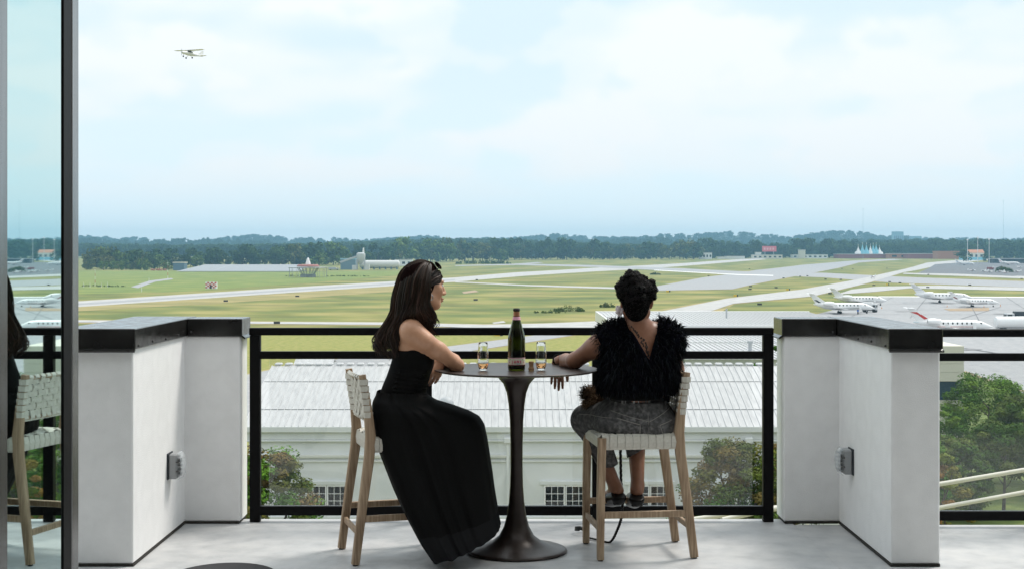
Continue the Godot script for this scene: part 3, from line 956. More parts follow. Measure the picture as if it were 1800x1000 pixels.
	lay.call("bare_patch", [Vector3(139.592, -16.5, -459.184), Vector3(157.5, -16.5, -468.75)], [Vector3(135.882, -16.5, -441.176), Vector3(148.235, -16.5, -441.176)], m.dirt, 0.14)
	lay.call("bare_patch", [Vector3(-23.294, -16.5, -661.765), Vector3(-18, -16.5, -692.308)], [Vector3(-21.549, -16.5, -633.803), Vector3(-15.353, -16.5, -661.765)], m.dirt, 0.06)
	lay.call("bare_patch", [Vector3(-5.164, -16.5, -368.852), Vector3(-2.269, -16.5, -378.151)], [Vector3(-4.645, -16.5, -362.903), Vector3(-1.623, -16.5, -368.852)], m.pale_concrete, 0.06)
	# distant ridges
	ridge("hills", 4300.0, -2600.0, 2700.0, 25.0, 17.0, 3)
	ridge("hills", 5600.0, -3000.0, 3200.0, 54.0, 26.0, 4)


func hill_height(x: float, seed_k: int, base: float, amp: float) -> float:
	var f := FastNoiseLite.new()
	f.seed = seed_k
	f.frequency = 0.0013
	f.fractal_octaves = 3
	return base + amp * f.get_noise_1d(x) * 1.6


func ridge(called: String, d: float, x0: float, x1: float, high: float, amp: float, sd: int) -> void:
	var rows := []
	for i in 61:
		var x := lerpf(x0, x1, i / 60.0)
		var top := hill_height(x, sd, high, amp)
		var row := []
		for k in 6:
			var t := k / 5.0
			row.append(Vector3(x, lerpf(-12.0, top, sin(t * PI * 0.5) if t <= 1.0 else 1.0), -d - 500.0 * t))
		row.append(Vector3(x, -12.0, -d - 1100.0))
		rows.append(row)
	var mb := MB.new()
	mb.loft(rows, false)
	struct(called, mb, m.far_hill)


# a crown as leaf clumps: lobes of small faces, uneven in outline and tone
func crown_mesh(sd: int, lobes: int, per: int, leaf: float, tones: Array, tall := 1.0, low := 0.25) -> MB:
	var r := RandomNumberGenerator.new()
	r.seed = sd
	var mb := MB.new()
	for l in lobes:
		var g := r.randf() * TAU
		var h := r.randf()
		var reach := (0.18 + 0.34 * sqrt(r.randf())) * sqrt(maxf(0.05, 1.0 - absf(h - 0.35) * 1.25))
		var ctr := Vector3(cos(g) * reach, low + (1.0 - low) * (0.12 + 0.78 * h) * 1.0, sin(g) * reach)
		var size := r.randf_range(0.13, 0.24)
		var tone: Color = (tones[r.randi() % tones.size()] as Color).lerp(tones[r.randi() % tones.size()], r.randf())
		for k in per:
			var q := Vector3(r.randfn(), r.randfn(), r.randfn()).normalized()
			var p := ctr + q * Vector3(size, size * 0.8, size) * pow(r.randf(), 0.3)
			p.y *= tall
			var nn := (q + Vector3(r.randfn(), r.randfn(), r.randfn()) * 0.5 + Vector3.UP * 0.3).normalized()
			var a := nn.cross(Vector3(r.randfn(), r.randfn(), r.randfn())).normalized()
			var b := nn.cross(a)
			var s := leaf * r.randf_range(0.6, 1.3)
			var j := r.randf_range(0.75, 1.25)
			mb.col = Color(tone.r * j, tone.g * j, tone.b * j)
			var i := mb.add(p - a * s, nn)
			mb.add(p + b * s * 0.55, nn)
			mb.add(p + a * s, nn)
			mb.add(p - b * s * 0.55, nn)
			mb.ix.append_array([i, i + 1, i + 2, i, i + 2, i + 3])
	mb.col = Color.WHITE
	return mb


var far_crowns := []
var far_trunk: ArrayMesh


func far_tree(p: Vector3, h: float, kind: int, label: String, group: String, wide := 1.0) -> void:
	var root := thing("tree", label, "tree", p, rng.randf() * TAU, group)
	root.scale = Vector3(h * wide, h, h * wide)
	part("crown", far_crowns[kind], m.far_leaf, root)
	part("trunk", far_trunk, m.bark, root)


func build_woods() -> void:
	var dark := [Color(0.038, 0.076, 0.024), Color(0.066, 0.11, 0.034), Color(0.05, 0.088, 0.034)]
	var olive := [Color(0.1, 0.125, 0.035), Color(0.15, 0.155, 0.055), Color(0.085, 0.115, 0.032)]
	var fresh := [Color(0.105, 0.17, 0.036), Color(0.15, 0.2, 0.05), Color(0.08, 0.135, 0.03)]
	for k in 8:
		far_crowns.append(crown_mesh(40 + k, 15, 34, 0.075, [dark, dark, olive, fresh, dark, olive, dark, fresh][k], 1.0, 0.08).mesh())
	var mb := MB.new()
	mb.tube([Vector3(0, -0.03, 0), Vector3(0.01, 0.3, 0), Vector3(0, 0.6, 0)], [0.025, 0.018, 0.008], 6)
	far_trunk = mb.mesh()
	# the line of trees one can tell apart: [from px, to px] laid out in metres below
	var rows := [
		[Vector3(-468.172, -16.294, -1533.984), Vector3(-391.473, -16.294, -1533.984), 16, 17.0, 23.0, [5, 2, 0, 3, 5], "woods beside the glass door frame", "trees at the left end of the treeline"],
		[Vector3(-441.173, -16.441, -1470.578), Vector3(-352.939, -16.441, -1470.578), 14, 8.0, 12.0, [3, 7, 5], "bushy fringe near the glass door frame", "low trees before the treeline"],
		[Vector3(-449.726, -15.535, -1703.507), Vector3(-272.226, -14.977, -1790.959), 28, 20.0, 26.0, [0, 1, 4, 6, 0], "row behind the long grey shed", "trees behind the long grey-roofed shed"],
		[Vector3(-300.881, -14.977, -1790.959), Vector3(-158.252, -13.534, -1978.146), 24, 20.0, 30.0, [0, 1, 2, 4, 3], "row behind the cement plant", "trees behind the cement plant"],
		[Vector3(-174.87, -12.656, -2081.782), Vector3(0, -11.155, -2259.742), 26, 24.0, 36.0, [2, 3, 0, 5, 1], "row behind the long-haired person's head", "trees in the middle of the treeline"],
		[Vector3(-19.245, -10.047, -2405.609), Vector3(328.057, -9.762, -2448.188), 40, 24.0, 36.0, [0, 2, 1, 5, 4], "row above the curly-haired person", "trees beyond the main runway"],
		[Vector3(354.32, -8.921, -2605.293), Vector3(667.015, -8.505, -2779.231), 24, 24.0, 38.0, [0, 1, 4, 6], "row behind the red billboard", "trees behind the red billboard"],
		[Vector3(682.353, -8.5, -2941.176), Vector3(941.176, -8.5, -2941.176), 20, 26.0, 40.0, [0, 1, 4, 6], "row behind the peaked tents", "trees behind the tents"],
		[Vector3(818.062, -8.921, -2605.293), Vector3(894.887, -10.047, -2405.609), 15, 24.0, 34.0, [0, 1, 4], "row behind the parked light aircraft", "trees at the right end of the treeline"],
	]
	for r in rows:
		for i in r[2]:
			var f: float = (i + rng.randf() * 0.9) / r[2]
			var p: Vector3 = (r[0] as Vector3).lerp(r[1], f)
			p.z -= rng.randf() * 60.0
			var k: int = r[5][rng.randi() % r[5].size()]
			var h := rng.randf_range(r[3] * 0.72, r[4] * 1.08)
			var size := "tall" if h > lerpf(r[3], r[4], 0.66) else "middling" if h > lerpf(r[3], r[4], 0.33) else "lower"
			var spot := "left end" if f < 0.2 else "left half" if f < 0.45 else "middle" if f < 0.6 else "right half" if f < 0.82 else "right end"
			far_tree(put_on_ground(p, -0.5), h, k, "%s %s tree, %s of the %s" % [size, ["dark green", "dark green", "olive", "fresh green", "dark green", "brownish", "dark green", "light green"][k], spot, r[6]], r[7], rng.randf_range(0.8, 1.15))
	# trees that stand out by themselves
	far_tree(Vector3(-368.673, -15.771, -1660.688), 16.0, 7, "pale round tree standing out behind the dark shed with a flat roof", "", 1.0)
	far_tree(Vector3(-237.575, -15.27, -1746.877), 18.0, 3, "broad olive tree to the right of the beacon deck with the white cone", "", 1.2)
	far_tree(Vector3(55.81, -10.047, -2405.609), 38.0, 1, "tallest dark tree, rising above the others left of the curly-haired person", "", 0.7)
	far_tree(Vector3(316.312, -9.476, -2494.575), 30.0, 5, "rounded brownish tree just left of the small white house", "", 0.9)
	far_tree(Vector3(698.467, -11.679, -2196.437), 19.0, 4, "dark tree in front of the orange brick building", "", 1.3)
	far_tree(Vector3(716.465, -12.18, -2137.425), 13.0, 0, "small dark tree right of the orange brick building", "", 1.2)
	# the woods that read as one mass
	var spots := []
	for i in 2600:
		var deep := rng.randf()
		var far := 2700.0 + 900.0 * deep
		var x := rng.randf_range(-0.38, 0.4) * far
		spots.append([Vector3(x, ground_y(-far) + 2.0 + 19.0 * deep * (0.55 + 0.6 * sin(x * 0.0052 + 2.2)), -far), rng.randf_range(17, 27)])
	woods("woods", spots, 0)
	spots = []
	for i in 1700:
		var t := rng.randf()
		var x := rng.randf_range(-2000, 2100)
		spots.append([Vector3(x, lerpf(-12.0, hill_height(x, 3, 25.0, 17.0), sin(t * PI * 0.5)) - 5.0, -4300.0 - 500.0 * t), rng.randf_range(18, 27)])
	woods("woods", spots, 1)
	spots = []
	for i in 1500:
		var t := 0.3 + 0.7 * rng.randf()
		var x := rng.randf_range(-2600, 2700)
		spots.append([Vector3(x, lerpf(-12.0, hill_height(x, 4, 54.0, 26.0), sin(t * PI * 0.5)) - 6.0, -5600.0 - 500.0 * t), rng.randf_range(20, 28)])
	woods("woods", spots, 4)
	# low scrub out in the grass
	for q in [[Vector3(17.647, -16.5, -441.176), 5.0, 2.2, "long low scrub bush in the grass above the champagne bottle"], [Vector3(11.143, -16.5, -428.571), 5.5, 1.1, "pale green brush in the grass left of the scrub above the bottle"], [Vector3(31.832, -16.5, -473.684), 2.6, 2.0, "small bush in the grass beside the curly-haired person's head"], [Vector3(119.842, -16.5, -1184.211), 4.5, 2.6, "lone round bush beside the crossing taxiway"]]:
		bush(q[0], q[1], q[2], q[3])
	for q in [[Vector3(-229.655, -16.5, -775.862), 6.0, 1.2, "dark hedge clump left of the service road"], [Vector3(-214.78, -16.5, -762.712), 7.0, 1.2, "dark hedge clump nearest the service road"], [Vector3(-127.317, -16.5, -1097.561), 17.0, 1.5, "low dark hedge right of the beacon deck"], [Vector3(-168, -16.5, -1111.111), 10.0, 1.2, "low dark hedge under the beacon deck"], [Vector3(-39.563, -13.534, -1978.146), 40.0, 7.0, "wide thicket at the edge of the far woods"]]:
		bush(q[0], q[1], q[2], q[3])


func woods(called: String, spots: Array, kind: int) -> void:
	var mm := MultiMesh.new()
	mm.transform_format = MultiMesh.TRANSFORM_3D
	mm.mesh = far_crowns[kind]
	mm.instance_count = spots.size()
	for i in spots.size():
		var h: float = spots[i][1]
		mm.set_instance_transform(i, Transform3D(Basis(Vector3.UP, rng.randf() * TAU).scaled(Vector3(h * 1.1, h, h * 1.1)), spots[i][0]))
	var o := MultiMeshInstance3D.new()
	o.name = numbered(called)
	o.multimesh = mm
	o.material_override = m.far_leaf
	o.set_meta("kind", "stuff")
	o.set_meta("label", ["wooded hillside close behind the treeline", "hazy forest covering the near ridge", "pale blue forest on the farthest ridge"][used[called]])
	add_child(o)


func bush(p: Vector3, r: float, h: float, label: String) -> void:
	var q := RandomNumberGenerator.new()
	q.seed = int(absf(p.x * 7.0)) + 3
	var mb := MB.new()
	var tones := [Color(0.07, 0.115, 0.026), Color(0.12, 0.17, 0.045), Color(0.085, 0.09, 0.04), Color(0.05, 0.085, 0.022)]
	var lobes := clampi(int(r * 3.0), 9, 34)
	for l in lobes:
		var x := q.randf_range(-1, 1)
		var c := Vector3(x * r, 0, q.randfn() * r * 0.22)
		var high := h * q.randf_range(0.45, 1.0) * sqrt(maxf(0.12, 1.0 - x * x * 0.9))
		var w := high * q.randf_range(0.45, 0.8)
		var tone: Color = tones[q.randi() % 4].lerp(tones[q.randi() % 4], 0.5)
		for k in 90:
			var e := Vector3(q.randfn(), absf(q.randfn()), q.randfn()).normalized()
			var at := c + e * Vector3(w, high, w) * pow(q.randf(), 0.25)
			var nn := (e + Vector3(q.randfn(), q.randfn(), q.randfn()) * 0.5).normalized()
			var u := nn.cross(Vector3(q.randfn(), q.randfn(), q.randfn())).normalized()
			var v := nn.cross(u)
			var s := h * q.randf_range(0.06, 0.14)
			var j := q.randf_range(0.7, 1.3)
			mb.col = Color(tone.r * j, tone.g * j, tone.b * j)
			var i := mb.add(at - u * s, nn)
			mb.add(at + v * s * 0.6, nn)
			mb.add(at + u * s, nn)
			mb.add(at - v * s * 0.6, nn)
			mb.ix.append_array([i, i + 1, i + 2, i, i + 2, i + 3])
	var root := thing("bush", label, "bush", put_on_ground(p))
	part("foliage", mb, m.far_leaf, root)
	mb = MB.new()
	mb.tube([Vector3(0, -0.1, 0), Vector3(0.05, h * 0.5, 0)], [0.08, 0.03], 5)
	part("stem", mb, m.bark, root)


# ---------------------------------------------------------------- trees below the balcony

func near_tree(p: Vector3, h: float, wide: float, tones: Array, sd: int, leaf: float, label: String, bare := 0.3, n := 120, per := 210) -> void:
	var root := thing("tree", label, "tree", p)
	var r := RandomNumberGenerator.new()
	r.seed = sd
	var trunk := MB.new()
	var top := Vector3(r.randf_range(-0.3, 0.3), h * 0.72, r.randf_range(-0.3, 0.3))
	trunk.tube([Vector3(0, -0.2, 0), Vector3(0.06, h * 0.2, 0.03), top * Vector3(0.5, 0.6, 0.5), top], [h * 0.022, h * 0.017, h * 0.011, 0.02], 9)
	part("trunk", trunk, m.bark, root)
	var crown := MB.new()
	for i in n:
		var t := float(i) / n
		var up := bare + (1.0 - bare) * (0.06 + 0.9 * t)
		var g := i * 2.39996 + r.randf() * 0.8
		var shape := pow(sin(PI * clampf(0.16 + 0.78 * t, 0.0, 1.0)), 0.7)
		var reach := wide * shape * (0.35 + 0.65 * sqrt(r.randf()))
		var end := Vector3(cos(g) * reach, up * h, sin(g) * reach)
		if i % 2 == 0:
			var limb := MB.new()
			var from := Vector3(0, maxf(bare * 0.55, up - 0.2) * h, 0)
			limb.tube([from, from.lerp(end, 0.55) + Vector3(0, -0.03 * h, 0), end], [h * 0.007, h * 0.0042, 0.008], 5)
			if i % 6 == 0:
				part("limb", limb, m.bark, root)
		var size := wide * r.randf_range(0.15, 0.32)
		var tone: Color = (tones[r.randi() % tones.size()] as Color).lerp(tones[r.randi() % tones.size()], r.randf() * 0.7)
		for k in per:
			var q := Vector3(r.randfn(), r.randfn(), r.randfn()).normalized()
			var c := end + q * Vector3(size, size * 0.55, size) * pow(r.randf(), 0.42)
			var nn := (Vector3.UP * 0.8 + q * 0.7 + Vector3(r.randfn(), r.randfn(), r.randfn()) * 0.45).normalized()
			var a := nn.cross(Vector3(r.randfn(), r.randfn(), r.randfn())).normalized()
			var b := nn.cross(a)
			var s := leaf * r.randf_range(0.7, 1.45)
			var j := r.randf_range(0.7, 1.3)
			crown.col = Color(tone.r * j, tone.g * j * r.randf_range(0.93, 1.07), tone.b * j)
			var at := crown.add(c - a * s, nn)
			crown.add(c + b * s * 0.5 - nn * s * 0.1, (nn + b * 0.3).normalized())
			crown.add(c + a * s, nn)
			crown.add(c - b * s * 0.5 - nn * s * 0.1, (nn - b * 0.3).normalized())
			crown.ix.append_array([at, at + 1, at + 2, at, at + 2, at + 3])
	var o := part("crown", crown, m.leaf, root)
	o.set_meta("kind", "stuff")


func build_near_trees() -> void:
	var green := [Color(0.06, 0.14, 0.014), Color(0.1, 0.2, 0.022), Color(0.05, 0.12, 0.014), Color(0.145, 0.24, 0.028)]
	var deep := [Color(0.048, 0.1, 0.014), Color(0.08, 0.14, 0.022), Color(0.1, 0.13, 0.026)]
	var autumn := [Color(0.15, 0.16, 0.025), Color(0.27, 0.15, 0.04), Color(0.11, 0.16, 0.022), Color(0.33, 0.2, 0.06)]
	var brown := [Color(0.08, 0.1, 0.02), Color(0.16, 0.115, 0.035), Color(0.065, 0.095, 0.018), Color(0.21, 0.14, 0.05)]
	var base := func(px_x: float, d: float) -> Vector3: return Vector3(px_x * d, -16.5, -d)
	near_tree(base.call(-0.172, 55.0), 10.6, 2.7, [green[0], brown[0], brown[1], green[1]], 3, 0.075, "olive-brown tree before the white hangar, behind the left railing post", 0.15, 120, 380)
	near_tree(base.call(0.158, 55.0), 11.0, 2.4, [brown[0], brown[1], green[0], brown[3], brown[2]], 5, 0.07, "bronze-leaved tree before the white hangar, behind the seated curly-haired person's stool", 0.2, 120, 380)
	near_tree(base.call(0.194, 57.0), 10.6, 1.6, [autumn[0], brown[1], autumn[2]], 6, 0.07, "yellowing tree just left of the right pier, against the white hangar", 0.2, 120, 300)
	near_tree(base.call(0.183, 93.5), 12.5, 1.5, green, 7, 0.13, "green tree showing over the roofs beside the right pier", 0.2, 30, 206)
	near_tree(base.call(0.336, 112.0), 8.4, 4.2, green, 8, 0.11, "large bright green tree beyond the right railing, highest of its group", 0.15, 60, 390)
	near_tree(base.call(0.3, 104.0), 7.0, 2.2, green, 9, 0.1, "green tree in front of the cream building by the right pier", 0.15, 40, 299)
	near_tree(base.call(0.346, 98.0), 6.4, 2.9, deep, 10, 0.1, "dark spreading tree with a forked trunk on the lawn at the right", 0.42, 44, 345)
	near_tree(base.call(0.362, 106.0), 7.6, 2.8, deep, 21, 0.13, "dark green tree at the right edge of the view behind the right railing", 0.2, 80, 240)
	near_tree(base.call(0.312, 96.0), 5.6, 2.2, deep, 22, 0.12, "low dark green tree left of the forked tree, behind the right railing", 0.1, 70, 240)
	near_tree(base.call(0.285, 90.0), 7.0, 2.0, green, 23, 0.12, "green tree half hidden behind the right pier", 0.15, 70, 240)
	near_tree(base.call(0.302, 66.0), 9.0, 1.5, autumn, 12, 0.085, "yellow and orange tree directly behind the right railing", 0.15, 46, 276)
	near_tree(base.call(0.325, 60.0), 6.2, 1.3, [autumn[0], green[1], autumn[2]], 13, 0.1, "low yellow-green shrub tree under the right railing", 0.1, 34, 276)
	near_tree(base.call(0.21, 50.0), 7.2, 1.4, [autumn[0], green[0], brown[0]], 14, 0.09, "low yellow-green tree behind the right end of the long railing", 0.1, 30, 252)
	near_tree(base.call(-0.166, 50.0), 8.4, 1.6, green, 15, 0.09, "low green tree under the left end of the long railing", 0.1, 34, 276)


# ---------------------------------------------------------------- the buildings close below

# the section of the hangar roof: a nearly straight slope up to a rounded ridge
func roof_rise(t: float) -> float:
	var k := minf(t, 0.86 - t) / 0.43
	return -6.02 + 2.1 * (1.16 * k - 0.16 * k * k) if k > 0.0 else -6.02


func window_part(parent: Node3D, x0: float, x1: float, y0: float, y1: float, z: float, cols: int, rows: int) -> void:
	var mb := MB.new()
	var w := 0.07
	mb.span(Vector3(x0 - w, y1, z - 0.1), Vector3(x1 + w, y1 + w, z + 0.06))
	mb.span(Vector3(x0 - w, y0 - w, z - 0.1), Vector3(x1 + w, y0, z + 0.08))
	mb.span(Vector3(x0 - w, y0, z - 0.1), Vector3(x0, y1, z + 0.06))
	mb.span(Vector3(x1, y0, z - 0.1), Vector3(x1 + w, y1, z + 0.06))
	for i in range(1, cols):
		var x := lerpf(x0, x1, float(i) / cols)
		mb.span(Vector3(x - 0.012, y0, z - 0.06), Vector3(x + 0.012, y1, z + 0.03))
	for i in range(1, rows):
		var y := lerpf(y0, y1, float(i) / rows)
		mb.span(Vector3(x0, y - 0.011, z - 0.06), Vector3(x1, y + 0.011, z + 0.028))
	var f := part("window", mb, m.white_paint, parent)
	for i in cols:
		for k in rows:
			mb = MB.new()
			var a := lerpf(x0, x1, float(i) / cols) + 0.012
			var b := lerpf(x0, x1, float(i + 1) / cols) - 0.012
			mb.span(Vector3(a, lerpf(y0, y1, float(k) / rows) + 0.011, z - 0.04), Vector3(b, lerpf(y0, y1, float(k + 1) / rows) - 0.011, z - 0.02))
			part("pane", mb, m.dark_pane, f)


func build_neighbours() -> void:
	# the white hangar with the curved roof
	var z := -62.0
	var root := thing("white_hangar", "white hangar with a low curved ribbed metal roof just below the balcony", "building", Vector3(1.4, -16.5, z))
	var o := -root.position
	var mb := MB.new()
	mb.span(o + Vector3(-11.5, -16.5, -79.0), o + Vector3(14.6, -6.25, z))
	part("wall", mb, m.white_wall, root)
	var prof := []
	for k in 13:
		var t := k / 12.0
		prof.append(Vector2(lerpf(-61.75, -79.5, t), roof_rise(t)))
	mb = MB.new()
	for k in 12:
		mb.quad(o + Vector3(-11.7, prof[k].y, prof[k].x), o + Vector3(14.8, prof[k].y, prof[k].x), o + Vector3(14.8, prof[k + 1].y, prof[k + 1].x), o + Vector3(-11.7, prof[k + 1].y, prof[k + 1].x), Vector3.UP)
		for x in [-11.7, 14.8]:
			mb.quad(o + Vector3(x, -6.3, prof[k].x), o + Vector3(x, -6.3, prof[k + 1].x), o + Vector3(x, prof[k + 1].y, prof[k + 1].x), o + Vector3(x, prof[k].y, prof[k].x), Vector3(signf(x), 0, 0))
	var roof := part("roof", mb, m.white_roof, root)
	mb = MB.new()
	for i in 89:
		var x := -11.68 + 0.3 * i
		var pts := []
		for k in 10:
			pts.append(o + Vector3(x, prof[k].y + 0.02, prof[k].x))
		mb.beam(pts, [Vector2(0.012, 0.014)], Vector3.RIGHT, 0.005)
	part("ribs", mb, m.rib, roof).set_meta("kind", "stuff")
	mb = MB.new()
	for i in 53:
		mb.box(o + Vector3(-11.4 + 0.5 * i, -3.9, -69.4), Vector3(0.34, 0.12, 0.5), Basis(), 0.04)
	part("ridge_caps", mb, m.rib, roof).set_meta("kind", "stuff")
	mb = MB.new()
	for i in 2:
		mb.box(o + Vector3(1.55, roof_rise(0.1 + 0.19 * i) + 0.02, lerpf(-61.75, -79.5, 0.1 + 0.19 * i)), Vector3(26.4, 0.012, 0.06))
	part("lap_seam", mb, m.rib_side, roof)
	mb = MB.new()
	mb.ball(o + Vector3(-2.95, -5.25, -63.6), Vector3(0.36, 0.34, 0.36))
	mb.tube([o + Vector3(-2.95, -5.75, -63.6), o + Vector3(-2.95, -5.3, -63.6)], [0.3], 14)
	part("roof_vent", mb, m.grey_paint, roof)
	for q in [["gutter", -6.28, -6.02, 0.27, m.trim], ["frieze", -6.62, -6.285, 0.1, m.white_wall], ["cornice_line", -6.7, -6.625, 0.16, m.trim], ["string_course", -7.4, -7.27, 0.16, m.tan_trim], ["lower_moulding", -7.6, -7.5, 0.09, m.trim], ["sill_course", -10.1, -9.96, 0.14, m.trim]]:
		mb = MB.new()
		mb.span(o + Vector3(-11.62, q[1], z - 0.05), o + Vector3(14.7, q[2], z + q[3]), 0.02)
		part(q[0], mb, q[4], root)
	for x in [-0.18, 10.3]:
		mb = MB.new()
		mb.box(o + Vector3(x, -6.62, z + 0.25), Vector3(0.34, 0.26, 0.2), Basis(), 0.04)
		mb.span(o + Vector3(x - 0.065, -16.4, z + 0.12), o + Vector3(x + 0.065, -6.7, z + 0.23), 0.02)
		part("downspout", mb, m.trim, root)
	for x in [-8.95, 1.46, 5.15, 8.9]:
		for k in 2:
			window_part(root, o.x + x + 0.92 * k, o.x + x + 0.8 + 0.92 * k, o.y - 9.92, o.y - 8.66, o.z + z + 0.02, 3, 4)
		mb = MB.new()
		mb.span(o + Vector3(x - 0.24, -8.58, z), o + Vector3(x + 1.96, -8.42, z + 0.11), 0.01)
		part("window_hood", mb, m.trim, root)
	# the long flat-roofed hangar behind it
	var long := thing("flat_roofed_hangar", "long white hangar with a ribbed flat roof behind the curly-haired person", "building", Vector3(20, -16.5, -140))
	o = -long.position
	mb = MB.new()
	mb.span(o + Vector3(9.1, -16.5, -149.5), o + Vector3(31.2, -5.25, -129.3))
	part("wall", mb, m.white_wall, long)
	mb = MB.new()
	mb.quad(o + Vector3(8.9, -5.02, -129.0), o + Vector3(31.3, -5.02, -129.0), o + Vector3(31.3, -4.7, -150.0), o + Vector3(8.9, -4.7, -150.0), Vector3.UP)
	var lr := part("roof", mb, m.white_roof, long)
	mb = MB.new()
	for i in 55:
		mb.beam([o + Vector3(9.0 + 0.41 * i, -4.98, -129.0), o + Vector3(9.0 + 0.41 * i, -4.66, -150.0)], [Vector2(0.04, 0.025)], Vector3.RIGHT, 0.012)
	part("ribs", mb, m.rib, lr).set_meta("kind", "stuff")
	for q in [[8.85, 31.4, -129.1, -128.85], [8.8, 8.95, -150.1, -128.85], [8.85, 31.4, -150.2, -149.9]]:
		mb = MB.new()
		mb.span(o + Vector3(q[0], -5.6, q[2]), o + Vector3(q[1], -4.98 if q[2] > -149.0 else -4.6, q[3]), 0.02)
		part("fascia", mb, m.white_paint, long)
	for k in 3:
		mb = MB.new()
		mb.beam([o + Vector3(8.78, -5.9, -133.0 - 5.0 * k), o + Vector3(8.3, -6.1, -133.0 - 5.0 * k)], [Vector2(0.16, 0.12)], Vector3.FORWARD, 0.02)
		part("wall_lamp", mb, m.dark_paint, long)
	for q in [[11.6, -134.0], [13.6, -131.0], [21.0, -139.0]]:
		mb = MB.new()
		mb.tube([o + Vector3(q[0], -5.1, q[1]), o + Vector3(q[0], -3.9, q[1])], [0.09], 8)
		part("vent_pipe", mb, m.grey_paint, long)
	# the lower roof between the two
	var low := thing("lean_to_roof", "grey-white low ribbed roof seen between the two rails by the right pier", "building", Vector3(17, -16.5, -112))
	o = -low.position
	mb = MB.new()
	mb.span(o + Vector3(11.5, -16.5, -127.0), o + Vector3(22.8, -5.75, -97.5))
	part("wall", mb, m.white_wall, low)
	mb = MB.new()
	mb.quad(o + Vector3(11.3, -5.72, -97.0), o + Vector3(23.0, -5.72, -97.0), o + Vector3(23.0, -5.35, -128.6), o + Vector3(11.3, -5.35, -128.6), Vector3.UP)
	lr = part("roof", mb, m.white_roof, low)
	mb = MB.new()
	for i in 29:
		mb.beam([o + Vector3(11.4 + 0.4 * i, -5.68, -97.0), o + Vector3(11.4 + 0.4 * i, -5.31, -128.6)], [Vector2(0.035, 0.025)], Vector3.RIGHT, 0.012)
	part("ribs", mb, m.rib, lr).set_meta("kind", "stuff")
	for k in 2:
		mb = MB.new()
		mb.box(o + Vector3(17.15, -5.5 + 0.08 * k, -112.0 - 8.0 * k), Vector3(11.5, 0.05, 0.35))
		part("lap_seam", mb, m.rib_side, lr)
	mb = MB.new()
	mb.tube([o + Vector3(17.1, -5.7, -102.0), o + Vector3(17.1, -4.95, -102.0)], [0.13], 10)
	mb.tube([o + Vector3(17.1, -4.95, -102.0), o + Vector3(17.1, -4.78, -102.0)], [0.24, 0.2], 10)
	part("vent_pipe", mb, m.grey_paint, low)
	# the roof monitor left of the long-haired person
	var mon := thing("roof_monitor_hut", "small white hut on the far slope of the hangar roof, left of the seated people", "rooftop hut", Vector3(-10.6, -4.4, -76.5))
	mb = MB.new()
	mb.span(Vector3(-0.95, -0.6, -0.7), Vector3(0.95, 0.02, 0.7))
	part("wall", mb, m.white_wall, mon)
	mb = MB.new()
	for s in [-1.0, 1.0]:
		mb.quad(Vector3(-1.05, 0.0, s * 0.85), Vector3(1.05, 0.0, s * 0.85), Vector3(1.05, 0.22, 0), Vector3(-1.05, 0.22, 0), Vector3(0, 1, s))
	part("roof", mb, m.white_roof, mon)
	# the cream building by the right pier
	var cr := thing("cream_building", "cream panelled building with a blue window band beside the right pier", "building", Vector3(30.4, -16.5, -120))
	o = -cr.position
	for k in 5:
		mb = MB.new()
		mb.span(o + Vector3(24.0, -16.5 + 0.02 if k == 0 else -9.3 + 0.75 * (k - 1), -130), o + Vector3(38.2, -10.9 if k == 0 else -8.57 + 0.75 * (k - 1), -120 + (0.0 if k else -0.2)), 0.01)
		part("wall_panel", mb, m.cream, cr)
	mb = MB.new()
	mb.span(o + Vector3(24.1, -10.88, -129.8), o + Vector3(38.1, -9.32, -120.15))
	part("window_band", mb, m.blue_pane, cr)
	for k in 8:
		mb = MB.new()
		mb.span(o + Vector3(25.0 + 1.8 * k, -10.88, -120.2), o + Vector3(25.12 + 1.8 * k, -9.32, -120.05))
		part("mullion", mb, m.dark_paint, cr)
	# pale handrails of the ramp below
	var hr := thing("ramp_handrail", "pair of pale sloping pipe handrails below the right end of the balcony", "handrail", Vector3(5.76, -2.676, -24))
	o = -hr.position
	for q in [[Vector3(2.763, -2.614, -22), Vector3(5.52, -2.428, -23), Vector3(7.296, -2.374, -24), Vector3(9.3, -2.25, -25)], [Vector3(3.256, -2.614, -22), Vector3(3.952, -2.505, -22.2), Vector3(4.659, -2.433, -22.4)], [Vector3(5.965, -2.852, -23.3), Vector3(7.2, -2.791, -24), Vector3(8.856, -2.628, -24.6), Vector3(9.4, -2.62, -25)]]:
		mb = MB.new()
		var pts := []
		for p in q:
			pts.append(o + p)
		mb.tube(pts, [0.03], 8)
		var b := part("pipe", mb, m.cream, hr)
		mb = MB.new()
		pts = pts.map(func(p): return p + Vector3(0, -0.05, -0.09))
		mb.tube(pts, [0.02], 8)
		part("inner_rail", mb, m.cream, b)
	for p in [Vector3(4.68, -2.442, -22.5), Vector3(9.45, -2.23, -25)]:
		mb = MB.new()
		mb.tube([o + p, o + Vector3(p.x, -16.5, p.z)], [0.03], 6)
		part("post", mb, m.cream, hr)


# ---------------------------------------------------------------- small things far out on the airfield

